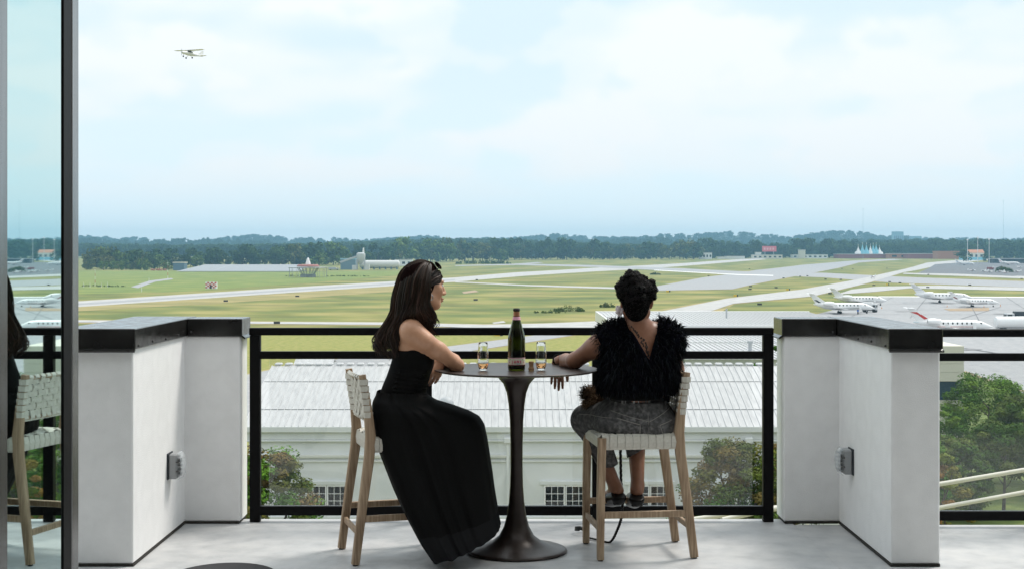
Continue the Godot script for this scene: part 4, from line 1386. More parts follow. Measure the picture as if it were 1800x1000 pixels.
func box_house(called: String, label: String, cat: String, p: Vector3, w: float, h: float, deep: float, wall: Material, top: Material, flat := true, openings := 0) -> Node3D:
	var root := thing(called, label, cat, put_on_ground(p, -0.3))
	var mb := MB.new()
	mb.span(Vector3(-w / 2, 0, -deep), Vector3(w / 2, h, 0))
	part("wall", mb, wall, root)
	mb = MB.new()
	if flat:
		mb.span(Vector3(-w / 2 - 0.4, h + 0.01, -deep - 0.4), Vector3(w / 2 + 0.4, h + maxf(0.4, h * 0.12), 0.4))
	else:
		var e := h * 0.45
		mb.quad(Vector3(-w / 2 - 0.5, h, 0.5), Vector3(w / 2 + 0.5, h, 0.5), Vector3(w / 2 + 0.5, h + e, -deep / 2), Vector3(-w / 2 - 0.5, h + e, -deep / 2), Vector3(0, 1, 1))
		mb.quad(Vector3(-w / 2 - 0.5, h, -deep - 0.5), Vector3(w / 2 + 0.5, h, -deep - 0.5), Vector3(w / 2 + 0.5, h + e, -deep / 2), Vector3(-w / 2 - 0.5, h + e, -deep / 2), Vector3(0, 1, -1))
	part("roof", mb, top, root)
	for i in openings:
		mb = MB.new()
		var x := lerpf(-w / 2, w / 2, (i + 0.5) / openings)
		mb.span(Vector3(x - w / openings * 0.25, h * 0.35, -0.05), Vector3(x + w / openings * 0.25, h * 0.75, 0.06))
		part("window", mb, m.dark_pane, root)
	return root


func build_airfield_things() -> void:
	var mb: MB
	box_house("dark_shed", "dark blue shed with pale flat roof left of the long grey shed", "building", Vector3(-345.292, -16.441, -1470.578), 11.5, 8.0, 14, m.steel_blue, m.cream, true, 0)
	# the long grey shed
	var shed := thing("long_grey_shed", "very long low shed with a pale grey sloping roof at the edge of the grass", "building", Vector3(-267.273, -16.5, -1363.636))
	mb = MB.new()
	mb.span(Vector3(-52, -0.3, -58), Vector3(62, 0.7, -0.5))
	part("wall", mb, m.grey_paint, shed)
	mb = MB.new()
	mb.quad(Vector3(-56, 0.4, 0), Vector3(63, 0.4, 0), Vector3(66, 6.6, -58), Vector3(-40, 6.6, -58), Vector3.UP)
	part("roof", mb, mat(Color(0.29, 0.31, 0.33), 0.7), shed)
	mb = MB.new()
	mb.quad(Vector3(-22, 0.45, 0.1), Vector3(-21.6, 0.45, 0.1), Vector3(-13, 6.65, -58), Vector3(-13.6, 6.65, -58), Vector3.UP)
	part("roof_seam", mb, m.rib_side, shed)
	for q in [[Vector3(-364.057, -16.471, -1449.272), "rusty red scrap heap left of the dark shed"], [Vector3(-357.101, -16.471, -1449.272), "rusty red scrap heap nearest the dark shed"]]:
		mb = MB.new()
		var r := RandomNumberGenerator.new()
		r.seed = 9
		for k in 26:
			mb.box(Vector3(r.randf_range(-4, 4), r.randf_range(0.2, 1.8), r.randf_range(-2, 2)), Vector3(r.randf_range(0.6, 2), r.randf_range(0.3, 1.0), r.randf_range(0.5, 1.5)), Basis.from_euler(Vector3(r.randf(), r.randf() * 3, r.randf())))
		tag(part("scrap_heap", mb, mat(Color(0.3, 0.14, 0.09), 0.9), self), q[1], "scrap heap").position = q[0]
	# the beacon deck with the white cone
	var vor := thing("radio_beacon", "radio beacon with a white cone on a red roof over a round lattice deck", "radio beacon", Vector3(-152.047, -16.5, -1058.824))
	mb = MB.new()
	mb.lathe([Vector2(2.0, 9.6), Vector2(1.7, 11.0), Vector2(0.9, 13.4), Vector2(0.5, 14.4), Vector2(0.0, 14.7)], 16)
	part("cone", mb, m.white_paint, vor)
	mb = MB.new()
	mb.lathe([Vector2(8.4, 7.9), Vector2(8.4, 8.6), Vector2(7.2, 9.5), Vector2(0.0, 9.6)], 24)
	part("roof", mb, mat(Color(0.3, 0.13, 0.11), 0.8), vor)
	mb = MB.new()
	mb.lathe([Vector2(0.2, 7.0), Vector2(14.6, 7.0), Vector2(14.6, 7.5), Vector2(0.2, 7.6)], 28)
	part("deck", mb, m.grey_paint, vor)
	for k in 16:
		var g := TAU * k / 16
		mb = MB.new()
		var e := Vector3(cos(g), 0, sin(g))
		mb.tube([e * 3.2, e * 8.0 + Vector3(0, 7, 0)], [0.2], 5)
		part("strut", mb, m.grey_paint, vor)
		mb = MB.new()
		mb.tube([e * 14.0, e * 14.0 + Vector3(0, 7, 0)], [0.12], 4)
		part("post", mb, m.grey_paint, vor)
	mb = MB.new()
	mb.span(Vector3(-5.5, 0, -3), Vector3(5.5, 2.2, 3))
	part("hut", mb, m.grey_paint, vor)
	# the cement plant
	box_house("blue_grey_shed", "blue-grey shed at the left end of the cement plant", "building", Vector3(-177.328, -16.294, -1533.984), 16, 11, 18, mat(Color(0.16, 0.24, 0.29), 0.7), m.hazy_blue)
	var plant := thing("batching_tower", "grey cement plant tower with a silo head and sloping conveyor", "tower", Vector3(-160.973, -16.352, -1512.906))
	mb = MB.new()
	for q in [[-4, -4], [4, -4], [-4, 4], [4, 4]]:
		mb.span(Vector3(q[0] - 0.4, 0, q[1] - 0.4), Vector3(q[0] + 0.4, 11, q[1] + 0.4))
	part("frame", mb, m.grey_paint, plant)
	mb = MB.new()
	mb.lathe([Vector2(0.5, 5.5), Vector2(4.6, 10.5), Vector2(4.8, 17), Vector2(3.6, 18.2), Vector2(0, 18.6)], 18)
	part("silo", mb, mat(Color(0.5, 0.52, 0.53), 0.6), plant)
	mb = MB.new()
	mb.tube([Vector3(2.6, 17, 0), Vector3(2.8, 23.5, 0)], [1.2, 0.7], 10)
	part("stack", mb, m.white_paint, plant)
	mb = MB.new()
	mb.beam([Vector3(-2, 15.0, 0), Vector3(-22, 8.0, 2)], [Vector2(1.0, 1.0)], Vector3.BACK, 0.2)
	part("conveyor", mb, m.grey_paint, plant)
	mb = MB.new()
	mb.span(Vector3(-9, 0, -4), Vector3(-4.6, 5, 4))
	mb.span(Vector3(4.6, 0, -4), Vector3(9, 6, 4))
	part("hopper_house", mb, mat(Color(0.55, 0.56, 0.55), 0.8), plant)
	var tank := thing("storage_tank", "long white horizontal storage tank at the right of the cement plant", "tank", Vector3(-142.967, -16.294, -1533.984))
	mb = MB.new()
	var hoop := [Vector2(0, -22), Vector2(3.2, -21.4), Vector2(4.4, -20)]
	hoop.append_array([Vector2(4.4, 20), Vector2(3.2, 21.4), Vector2(0, 22)])
	mb.lathe(hoop, 20, Vector3(0, 5.6, 0), Basis(Vector3(0, -1, 0), Vector3(1, 0, 0), Vector3(0, 0, 1)))
	part("shell", mb, mat(Color(0.6, 0.6, 0.58), 0.5), tank)
	for k in 7:
		mb = MB.new()
		mb.span(Vector3(-19.0 + 6.2 * k, -0.2, -3.5), Vector3(-17.8 + 6.2 * k, 3.0, 3.5))
		part("cradle", mb, m.steel_blue, tank)
	box_house("white_site_office", "small white site office right of the long storage tank", "building", Vector3(-138.538, -14.82, -1813.32), 22, 7.5, 12, m.white_paint, m.white_roof, true, 3)
	box_house("cream_site_hut", "small cream hut at the right tip of the storage tank", "building", Vector3(-134.64, -15.977, -1618.267), 9, 7, 9, m.cream, m.cream)
	truck("cement_truck", "small grey truck parked left of the cement plant", Vector3(-187.368, -16.401, -1491.78), 0.4, 11.0, m.grey_paint, m.cream)
	# the red and white checked shelter
	var ck := thing("checked_shelter", "red and white checkered runway equipment shelter on the grass by the runway", "equipment shelter", Vector3(-152.64, -16.5, -720))
	mb = MB.new()
	mb.span(Vector3(-2.8, 0.0, -2.6), Vector3(2.8, 3.3, 0))
	part("wall", mb, m.white_paint, ck)
	for i in 6:
		for k in 4:
			if (i + k) % 2 == 0:
				mb = MB.new()
				mb.span(Vector3(-2.8 + 0.933 * i, 0.3 + 0.75 * k, -0.01), Vector3(-2.8 + 0.933 * (i + 1), 1.05 + 0.75 * k, 0.012))
				part("checker", mb, m.red_paint, ck)
	mb = MB.new()
	mb.span(Vector3(-0.6, 0.1, 0.013), Vector3(0.4, 1.9, 0.04))
	part("door", mb, m.dark_paint, ck)
	# masts on the grass
	mast("wind_mast", "red and white wind mast beside the end of the service road", Vector3(-242.4, -16.5, -1000), 11.5, true)
	mast("approach_mast", "white striped mast by the glass door frame at the left", Vector3(-227.793, -16.5, -775.862), 9.0, true)
	for q in [[Vector3(-226.2, -16.5, -750), "leftmost white approach light stub"], [Vector3(-222.9, -16.5, -750), "white approach light stub left of the striped mast"], [Vector3(-216.9, -16.5, -750), "white approach light stub right of the striped mast"], [Vector3(-215.395, -16.5, -756.303), "white approach light stub nearest the service road"], [Vector3(-230.04, -16.5, -900), "white light stub beside the bend of the service road"], [Vector3(-172.588, -16.5, -661.765), "white marker stub just above the runway at the left"]]:
		mast("approach_light", q[1], q[0], 2.6, false)
	# taxiway signs
	var proto: Node3D
	for q in [[Vector3(191.2, -16.5, -1000), "black taxiway sign at the near edge of the crosswind runway"], [Vector3(126, -16.5, -750), "black marker in the grass below the crosswind runway"], [Vector3(116.031, -16.5, -692.308), "small black marker by the end of the crosswind runway"], [Vector3(135, -16.5, -725.806), "black marker in the grass wedge between runway and near taxiway"], [Vector3(217.286, -16.5, -1071.429), "black sign on the verge beneath the runway crossing"], [Vector3(228.293, -16.5, -1097.561), "second black sign on the verge beneath the runway crossing"], [Vector3(211.404, -16.5, -957.447), "black sign at the tip of the dry verge near the crossing"], [Vector3(219.411, -16.5, -947.368), "black sign beside the crossing taxiway, left of the near taxiway"], [Vector3(139.034, -16.5, -620.69), "black sign on the grass just above the jets' tails"], [Vector3(197.69, -16.5, -775.862), "black sign on the dry verge between two taxiways"], [Vector3(232.427, -16.5, -873.786), "black sign on the strip right of the near taxiway"], [Vector3(229.794, -16.5, -841.121), "black sign on the strip, second from the near taxiway"], [Vector3(214.244, -16.5, -731.707), "black sign on the grass above the parked jets at the right"], [Vector3(252.313, -16.5, -782.609), "black sign at the far right of the dry strip"], [Vector3(421.649, -16.069, -1597.156), "black sign on the green triangle between the runways"], [Vector3(368.156, -16.294, -1533.984), "black sign at the left of the green triangle between the runways"], [Vector3(366.282, -16.152, -1576.086), "black sign at the tip of the green triangle"], [Vector3(342.701, -16.5, -1168.831), "black sign on the green strip beside the far apron"], [Vector3(-23.25, -16.5, -937.5), "black marker below the main runway, right of the long-haired person"], [Vector3(-13.714, -16.5, -535.714), "dark patch box in the grass between the long-haired person and the bottle"], [Vector3(260.002, -16.227, -1555.036), "black sign above the crosswind runway"], [Vector3(151.902, -16.5, -1097.561), "black sign left of the crosswind runway edge"], [Vector3(-59.616, -16.5, -360), "dark drain box beside the near taxiway at the left"], [Vector3(-87.794, -16.5, -580.645), "dark marker on the grass left of the long-haired person"], [Vector3(-105.488, -16.5, -523.256), "dark marker on the dry grass in front of the checkered shelter"], [Vector3(85.304, -16.5, -489.13), "dark marker in the grass right of the near taxiway bend"], [Vector3(351, -16.5, -978.261), "black sign at the right edge by the far taxiway"]]:
		if proto == null:
			proto = thing("taxiway_sign", q[1], "airfield sign", q[0], 0.0, "airfield signs")
			mb = MB.new()
			mb.span(Vector3(-0.8, 0.2, -0.12), Vector3(0.8, 0.8, 0.12), 0.03)
			part("panel", mb, m.sign_black, proto)
			for s in [-0.6, 0.6]:
				mb = MB.new()
				mb.span(Vector3(s - 0.05, -0.05, -0.05), Vector3(s + 0.05, 0.2, 0.05))
				part("leg", mb, m.grey_paint, proto)
		else:
			dup(proto, "taxiway_sign", q[1], "airfield signs", q[0])
	for q in [[Vector3(132.545, -16.5, -681.818), "yellow and black sign in the grass wedge"], [Vector3(92.104, -16.5, -584.416), "yellow and black sign above the near taxiway bend"], [Vector3(-2.939, -16.5, -306.122), "yellow sign under the top rail left of the bottle"], [Vector3(71.739, -16.5, -652.174), "small orange marker at the end of the crosswind runway"], [Vector3(208.737, -16.5, -789.474), "yellow sign on the dry strip between the jets"]]:
		var s := thing("yellow_sign", q[1], "airfield sign", q[0], 0.0, "yellow airfield signs")
		mb = MB.new()
		mb.span(Vector3(-0.9, 0.2, -0.12), Vector3(0.35, 1.0, 0.12), 0.02)
		part("yellow_panel", mb, m.yellow_paint, s)
		mb = MB.new()
		mb.span(Vector3(0.36, 0.2, -0.12), Vector3(0.95, 1.0, 0.12), 0.02)
		part("black_panel", mb, m.dark_paint, s)
	# buildings along the far edge
	box_house("white_house", "small white house in front of the far trees", "building", Vector3(340.26, -9.476, -2494.575), 22, 11, 14, m.white_paint, m.white_roof, true, 4)
	var bb := thing("red_billboard", "red billboard above the roofs on the far side of the airfield", "billboard", Vector3(472.079, -8.921, -2605.293))
	mb = MB.new()
	mb.span(Vector3(-13, 13, -0.6), Vector3(13, 23, 0.6))
	part("board", mb, m.pink_red, bb)
	for s in [-8, 8]:
		mb = MB.new()
		mb.tube([Vector3(s, 0, 0), Vector3(s, 13, 0)], [0.6], 6)
		part("post", mb, m.grey_paint, bb)
	for k in 4:
		mb = MB.new()
		mb.span(Vector3(-10 + 5.2 * k, 16, 0.61), Vector3(-7 + 5.2 * k, 20, 0.7))
		part("pale_mark", mb, mat(Color(0.7, 0.4, 0.4), 0.7), bb)
	box_house("long_white_shed", "long low white building under the red billboard", "building", Vector3(464.487, -9.028, -2580.483), 54, 7, 20, m.cream, m.white_roof, true, 6)
	box_house("tan_block", "small tan building left of the long white building under the billboard", "building", Vector3(452.279, -8.921, -2605.293), 10, 11, 10, m.tan_trim, m.cream)
	box_house("low_white_shed", "low white shed midway between the white house and the billboard", "building", Vector3(400.252, -9.194, -2546.134), 34, 5, 15, m.white_wall, m.white_roof)
	box_house("low_white_shed", "smallest low white shed, right of the white house", "building", Vector3(376.828, -9.194, -2546.134), 14, 4, 12, m.white_wall, m.white_roof)
	box_house("white_terminal", "white low building with a raised middle, left of the tents", "building", Vector3(562.228, -8.674, -2677.275), 66, 7, 22, m.white_wall, m.white_roof, true, 7)
	box_house("white_lookout", "small white raised cabin on the low white building left of the tents", "building", Vector3(543.988, -8.72, -2661.389), 12, 15, 10, m.cream, m.white_roof)
	box_house("maroon_store", "long maroon-walled store with white roof under the striped tents", "building", Vector3(680.028, -8.674, -2677.275), 130, 8, 40, m.maroon, m.white_roof, true, 0)
	box_house("orange_store", "long orange brick building right of the tents", "building", Vector3(738.864, -8.768, -2646.363), 70, 9, 30, m.brick, m.white_roof, true, 4)
	box_house("maroon_store", "maroon building with white roof edge, left of the tall orange brick block", "building", Vector3(760.746, -8.921, -2605.293), 70, 9, 30, m.maroon, m.white_roof)
	box_house("orange_brick_block", "tall orange brick building near the parked light aircraft", "building", Vector3(783.191, -9.194, -2546.134), 40, 13, 30, m.brick, m.brick)
	box_house("orange_roof_house", "house with orange gable roof among trees at the far right", "building", Vector3(801.047, -9.762, -2448.188), 26, 12, 16, m.cream, mat(Color(0.5, 0.22, 0.12), 0.8), false, 3)
	box_house("dark_hangar", "long dark low hangar behind the parked aircraft at the right edge", "building", Vector3(710.098, -13.108, -2028.852), 46, 6.5, 20, m.dark_paint, m.grey_paint, true, 5)
	box_house("blue_glass_store", "low pale blue building before the orange brick block", "building", Vector3(769.416, -10.33, -2365.979), 40, 5, 16, m.sky_blue, m.white_roof)
	for q in [[1509.5, 24, "leftmost white peaked tent of the fairground", 0], [1517, 29, "blue peaked tent second from the left", 1], [1524, 28, "blue peaked tent in the middle of the row", 1], [1531, 25, "white peaked tent right of the middle", 0], [1536, 28, "tall blue peaked tent right of the middle", 1], [1541, 29, "blue peaked tent at the right of the row", 1], [1547, 21, "small white peaked tent at the right end", 0]]:
		var t := thing("peaked_tent", q[2], "tent", Vector3((q[0] - 900.0) * 1.076, -1.2, -2690.0), 0.0, "peaked tents")
		mb = MB.new()
		var h: float = q[1] * 0.66
		mb.lathe([Vector2(7, 0), Vector2(6.4, 4), Vector2(3.0, h * 0.45), Vector2(1.2, h * 0.75), Vector2(0.2, h)], 14)
		part("canopy", mb, m.sky_blue if q[3] else m.white_paint, t)
		mb = MB.new()
		mb.tube([Vector3(0, h * 0.9, 0), Vector3(0, h + 4, 0)], [0.3], 5)
		part("pole", mb, m.white_paint, t)
	var tw := box_house("distant_tower_block", "pale blue tower block rising over the far trees", "building", Vector3(1492, 0, -5480), 38, 90, 30, m.hazy_blue, m.hazy_blue, true, 0)
	tw.position.y = -16.5
	for k in 5:
		mb = MB.new()
		mb.span(Vector3(-17 + 7.2 * k, 50, -0.1), Vector3(-13 + 7.2 * k, 84, 0.2))
		part("window_strip", mb, m.steel_blue, tw)
	var tb := box_house("distant_flat_block", "faint low block just right of the distant tower block", "building", Vector3(1560, 0, -5480), 40, 74, 30, m.hazy_blue, m.hazy_blue)
	tb.position.y = -16.5
	mast("radio_mast", "tall thin lattice mast over the trees at the far right", Vector3(1038, 0, -3000), 122.0, false)
	mast("radio_mast", "thin distant mast above the trees left of the tower block", Vector3(618, 0, -2500), 90.0, false)
	for q in [[1702, 422, "white floodlight pole left of the two at the far right"], [1720, 418, "tallest white floodlight pole at the far right"], [1740, 421, "white floodlight pole nearest the right-hand trees"]]:
		var fl := thing("floodlight_pole", q[2], "light pole", put_on_ground(Vector3((q[0] - 900.0) * 0.8, 0, -2000.0)), 0.0, "floodlight poles")
		var h: float = (445.0 - q[1]) * 0.8 + 15.0
		mb = MB.new()
		mb.tube([Vector3.ZERO, Vector3(0, h, 0)], [0.45, 0.3], 6)
		part("pole", mb, m.white_paint, fl)
		mb = MB.new()
		mb.box(Vector3(0, h, 0), Vector3(2.2, 2.0, 0.8), Basis(), 0.1)
		part("lamp_head", mb, m.white_paint, fl)


func mast(called: String, label: String, p: Vector3, h: float, banded: bool) -> void:
	var root := thing(called, label, "mast", put_on_ground(p))
	var r := 0.13 if h < 20 else 0.3
	for k in 5:
		var mb := MB.new()
		mb.tube([Vector3(0, h * k / 5.0, 0), Vector3(0, h * (k + 1) / 5.0, 0)], [r * (1.0 - 0.12 * k), r * (0.88 - 0.12 * k)], 6)
		part("section", mb, (m.white_paint if k % 2 == 0 else m.red_paint) if banded else (m.white_paint if h < 20 else m.hazy_blue), root)
	if h > 8:
		var mb := MB.new()
		mb.box(Vector3(0, h * 0.98, 0), Vector3(r * 7, r * 1.6, r * 1.6))
		part("head", mb, m.white_paint if h < 20 else m.hazy_blue, root)


func truck(called: String, label: String, p: Vector3, turn: float, l: float, body: Material, cab: Material, tanker := false) -> Node3D:
	var root := thing(called, label, "truck", p, turn)
	var mb := MB.new()
	if tanker:
		mb.lathe([Vector2(0, 0), Vector2(1.1, 0.05), Vector2(1.35, 0.3), Vector2(1.4, l - 0.3), Vector2(1.1, l - 0.05), Vector2(0, l)], 20, Vector3(-l / 2, 2.3, 0), Basis(Vector3(0, -1, 0), Vector3(1, 0, 0), Vector3(0, 0, 1)))
	else:
		mb.span(Vector3(-l / 2, 0.8, -1.2), Vector3(l * 0.2, 3.1, 1.2), 0.08)
	part("body", mb, body, root)
	mb = MB.new()
	mb.span(Vector3(l * 0.22, 0.7, -1.15), Vector3(l * 0.5, 2.6, 1.15), 0.2)
	var c := part("cab", mb, cab, root)
	mb = MB.new()
	mb.span(Vector3(l * 0.5 - 0.3, 1.6, -1.0), Vector3(l * 0.5 + 0.02, 2.35, 1.0), 0.05)
	part("windscreen", mb, m.dark_pane, c)
	for s in [-1.17, 1.17]:
		mb = MB.new()
		mb.box(Vector3(l * 0.38, 2.0, s), Vector3(l * 0.14, 0.6, 0.04))
		part("side_window", mb, m.dark_pane, c)
		for x in [-0.32, 0.36]:
			mb = MB.new()
			mb.lathe([Vector2(0, -0.15), Vector2(0.5, -0.15), Vector2(0.55, 0), Vector2(0.5, 0.15), Vector2(0, 0.15)], 14, Vector3(l * x, 0.55, s * 0.9), Basis(Vector3(1, 0, 0), Vector3(0, 0, 1), Vector3(0, -1, 0)))
			part("wheel", mb, m.rubber, root)
	mb = MB.new()
	mb.span(Vector3(-l / 2, 0.5, -0.9), Vector3(l * 0.48, 0.82, 0.9))
	part("chassis", mb, m.dark_paint, root)
	return root


# ---------------------------------------------------------------- aircraft

# a business jet of length 18, nose towards +x, wheels on y = 0
func jet(label: String, p: Vector3, turn: float, size: float, accent: Material, style := 0) -> Node3D:
	var root := thing("business_jet", label, "jet", p, turn, "parked business jets")
	root.scale = Vector3.ONE * size
	var mb := MB.new()
	var rings := []
	for q in [[-8.8, 2.75, 0.12, 0.16], [-7.6, 2.6, 0.5, 0.55], [-5.5, 2.3, 0.86, 0.92], [-3.0, 2.12, 1.02, 1.06], [0.0, 2.1, 1.04, 1.08], [3.5, 2.1, 1.04, 1.08], [5.3, 2.08, 0.98, 1.03], [6.5, 1.98, 0.84, 0.86], [7.5, 1.82, 0.6, 0.58], [8.4, 1.66, 0.32, 0.3], [9.0, 1.58, 0.06, 0.06]]:
		var ring := []
		for j in 18:
			var g := TAU * j / 18
			ring.append(Vector3(q[0], q[1] + sin(g) * q[3], cos(g) * q[2]))
		rings.append(ring)
	mb.loft(rings, true, true)
	part("fuselage", mb, m.white_paint, root)
	for s in [-1.0, 1.0]:
		mb = MB.new()
		wing_slab(mb, [[Vector3(1.6, 1.28, s * 0.7), 4.6, 0.4], [Vector3(-0.6, 1.5, s * 4.0), 2.9, 0.26], [Vector3(-2.8, 1.85, s * 8.4), 1.3, 0.1], [Vector3(-3.3, 2.1, s * 8.7), 1.0, 0.08], [Vector3(-4.0, 3.0, s * 8.9), 0.6, 0.05]], s)
		part("wing", mb, m.white_paint, root)
		mb = MB.new()
		mb.lathe([Vector2(0.38, -1.5), Vector2(0.52, -1.2), Vector2(0.62, 0.2), Vector2(0.6, 1.3), Vector2(0.52, 1.5), Vector2(0.42, 1.3)], 16, Vector3(-4.6, 2.85, s * 1.62), Basis(Vector3(0, -1, 0), Vector3(1, 0, 0), Vector3(0, 0, 1)))
		var en := part("engine", mb, m.white_paint, root)
		mb = MB.new()
		mb.lathe([Vector2(0.0, 1.3), Vector2(0.44, 1.3)], 14, Vector3(-4.6, 2.85, s * 1.62), Basis(Vector3(0, -1, 0), Vector3(1, 0, 0), Vector3(0, 0, 1)))
		part("intake_fan", mb, m.dark_paint, en)
		mb = MB.new()
		wing_slab(mb, [[Vector3(-8.6, 5.8, s * 0.05), 1.8, 0.14], [Vector3(-9.5, 5.85, s * 3.1), 0.9, 0.06]], s)
		part("tailplane", mb, m.white_paint, root)
		for k in 7:
			mb = MB.new()
			mb.ball(Vector3(-2.4 + 1.05 * k, 2.42, s * 0.985), Vector3(0.2, 0.27, 0.06), Basis(), 6, 8)
			part("window", mb, m.dark_pane, root)
		mb = MB.new()
		mb.box(Vector3(5.95, 2.45, s * 0.62), Vector3(0.75, 0.34, 0.4), Basis(Vector3.UP, s * -0.35), 0.08)
		part("cockpit_window", mb, m.dark_pane, root)
		mb = MB.new()
		mb.tube([Vector3(-1.1, 1.2, s * 1.4), Vector3(-1.2, 0.4, s * 1.5)], [0.1], 6)
		var gear := part("landing_gear", mb, m.grey_paint, root)
		for w in [-0.18, 0.18]:
			mb = MB.new()
			mb.lathe([Vector2(0, -0.1), Vector2(0.36, -0.1), Vector2(0.4, 0), Vector2(0.36, 0.1), Vector2(0, 0.1)], 14, Vector3(-1.2, 0.4, s * 1.5 + w), Basis(Vector3(1, 0, 0), Vector3(0, 0, 1), Vector3(0, -1, 0)))
			part("wheel", mb, m.rubber, gear)
		mb = MB.new()   # the cheat line
		mb.box(Vector3(0.6, 1.72, s * 0.975), Vector3(8.6, 0.07, 0.06))
		part("stripe", mb, accent if style != 2 else m.grey_paint, root)
	mb = MB.new()
	fin_slab(mb, [[-4.6, 2.9, 0.14], [-9.0, 5.95, 0.1]], [[-8.2, 2.9, 0.14], [-10.2, 5.95, 0.1]])
	var fin := part("tail_fin", mb, m.white_paint, root)
	if style == 0:
		mb = MB.new()
		fin_slab(mb, [[-7.2, 4.4, 0.15], [-8.0, 4.95, 0.14]], [[-8.0, 4.4, 0.15], [-9.6, 4.95, 0.14]])
		fin_slab(mb, [[-5.6, 3.5, 0.16], [-7.0, 4.38, 0.15]], [[-6.4, 3.3, 0.16], [-7.9, 4.38, 0.15]])
		part("fin_stripe", mb, accent, fin)
		mb = MB.new()
		mb.lathe([Vector2(0.13, 0.0), Vector2(0.5, 1.2)], 14, Vector3(-8.78, 2.76, 0), Basis(Vector3(0, -1, 0), Vector3(1, -0.13, 0).normalized(), Vector3(0, 0, 1)))
		part("tail_cone_band", mb, m.sky_blue, root)
	elif style == 1:
		mb = MB.new()
		fin_slab(mb, [[-6.5, 3.15, 0.16], [-7.9, 4.0, 0.15]], [[-7.2, 3.05, 0.16], [-8.7, 4.0, 0.15]])
		part("fin_stripe", mb, accent, fin)
	else:
		for k in 3:
			mb = MB.new()
			var y := 4.0 + 0.5 * k
			fin_slab(mb, [[-4.7 - (y - 2.9) * 1.44, y, 0.15], [-4.7 - (y - 2.8) * 1.44, y + 0.12, 0.15]], [[-8.2 - (y - 2.9) * 0.64, y, 0.15], [-8.2 - (y - 2.8) * 0.64, y + 0.12, 0.15]])
			part("fin_stripe", mb, accent, fin)
	mb = MB.new()
	mb.tube([Vector3(6.6, 1.4, 0), Vector3(6.7, 0.3, 0)], [0.08], 6)
	var ng := part("nose_gear", mb, m.grey_paint, root)
	mb = MB.new()
	mb.lathe([Vector2(0, -0.12), Vector2(0.28, -0.1), Vector2(0.3, 0), Vector2(0.28, 0.1), Vector2(0, 0.12)], 12, Vector3(6.7, 0.3, 0), Basis(Vector3(1, 0, 0), Vector3(0, 0, 1), Vector3(0, -1, 0)))
	part("wheel", mb, m.rubber, ng)
	mb = MB.new()
	mb.box(Vector3(4.6, 1.95, 1.02), Vector3(0.75, 1.5, 0.05), Basis(), 0.02)
	part("door", mb, m.white_paint, root)
	return root


# sections of [leading edge, chord, thickness] along a wing
func wing_slab(mb: MB, sec: Array, s: float) -> void:
	var rings := []
	for q in sec:
		var p: Vector3 = q[0]
		var ring := []
		for e in [[0.0, 0.0], [0.25, 0.5], [1.0, 0.0], [0.3, -0.4]]:
			ring.append(p + Vector3(-e[0] * q[1], e[1] * q[2], 0))
		rings.append(ring)
	for i in rings.size() - 1:
		for j in 4:
			var out: Vector3 = (rings[i][j] + rings[i][(j + 1) % 4]) * 0.5 - (rings[i][0] + rings[i][2]) * 0.5
			mb.quad(rings[i][j], rings[i][(j + 1) % 4], rings[i + 1][(j + 1) % 4], rings[i + 1][j], out)
	var last: Array = rings[-1]
	mb.quad(last[0], last[1], last[2], last[3], Vector3(0, 0, s))


# an upright slab between a leading edge and a trailing edge, each [x, y, half thickness]
func fin_slab(mb: MB, lead: Array, trail: Array) -> void:
	for i in lead.size() - 1:
		for s in [-1.0, 1.0]:
			mb.quad(Vector3(lead[i][0], lead[i][1], s * lead[i][2]), Vector3(trail[i][0], trail[i][1], s * trail[i][2]), Vector3(trail[i + 1][0], trail[i + 1][1], s * trail[i + 1][2]), Vector3(lead[i + 1][0], lead[i + 1][1], s * lead[i + 1][2]), Vector3(0, 0, s))
		mb.quad(Vector3(lead[i][0], lead[i][1], -lead[i][2]), Vector3(lead[i][0], lead[i][1], lead[i][2]), Vector3(lead[i + 1][0], lead[i + 1][1], lead[i + 1][2]), Vector3(lead[i + 1][0], lead[i + 1][1], -lead[i + 1][2]), Vector3(1, 1, 0))
		mb.quad(Vector3(trail[i][0], trail[i][1], -trail[i][2]), Vector3(trail[i][0], trail[i][1], trail[i][2]), Vector3(trail[i + 1][0], trail[i + 1][1], trail[i + 1][2]), Vector3(trail[i + 1][0], trail[i + 1][1], -trail[i + 1][2]), Vector3(-1, 0, 0))


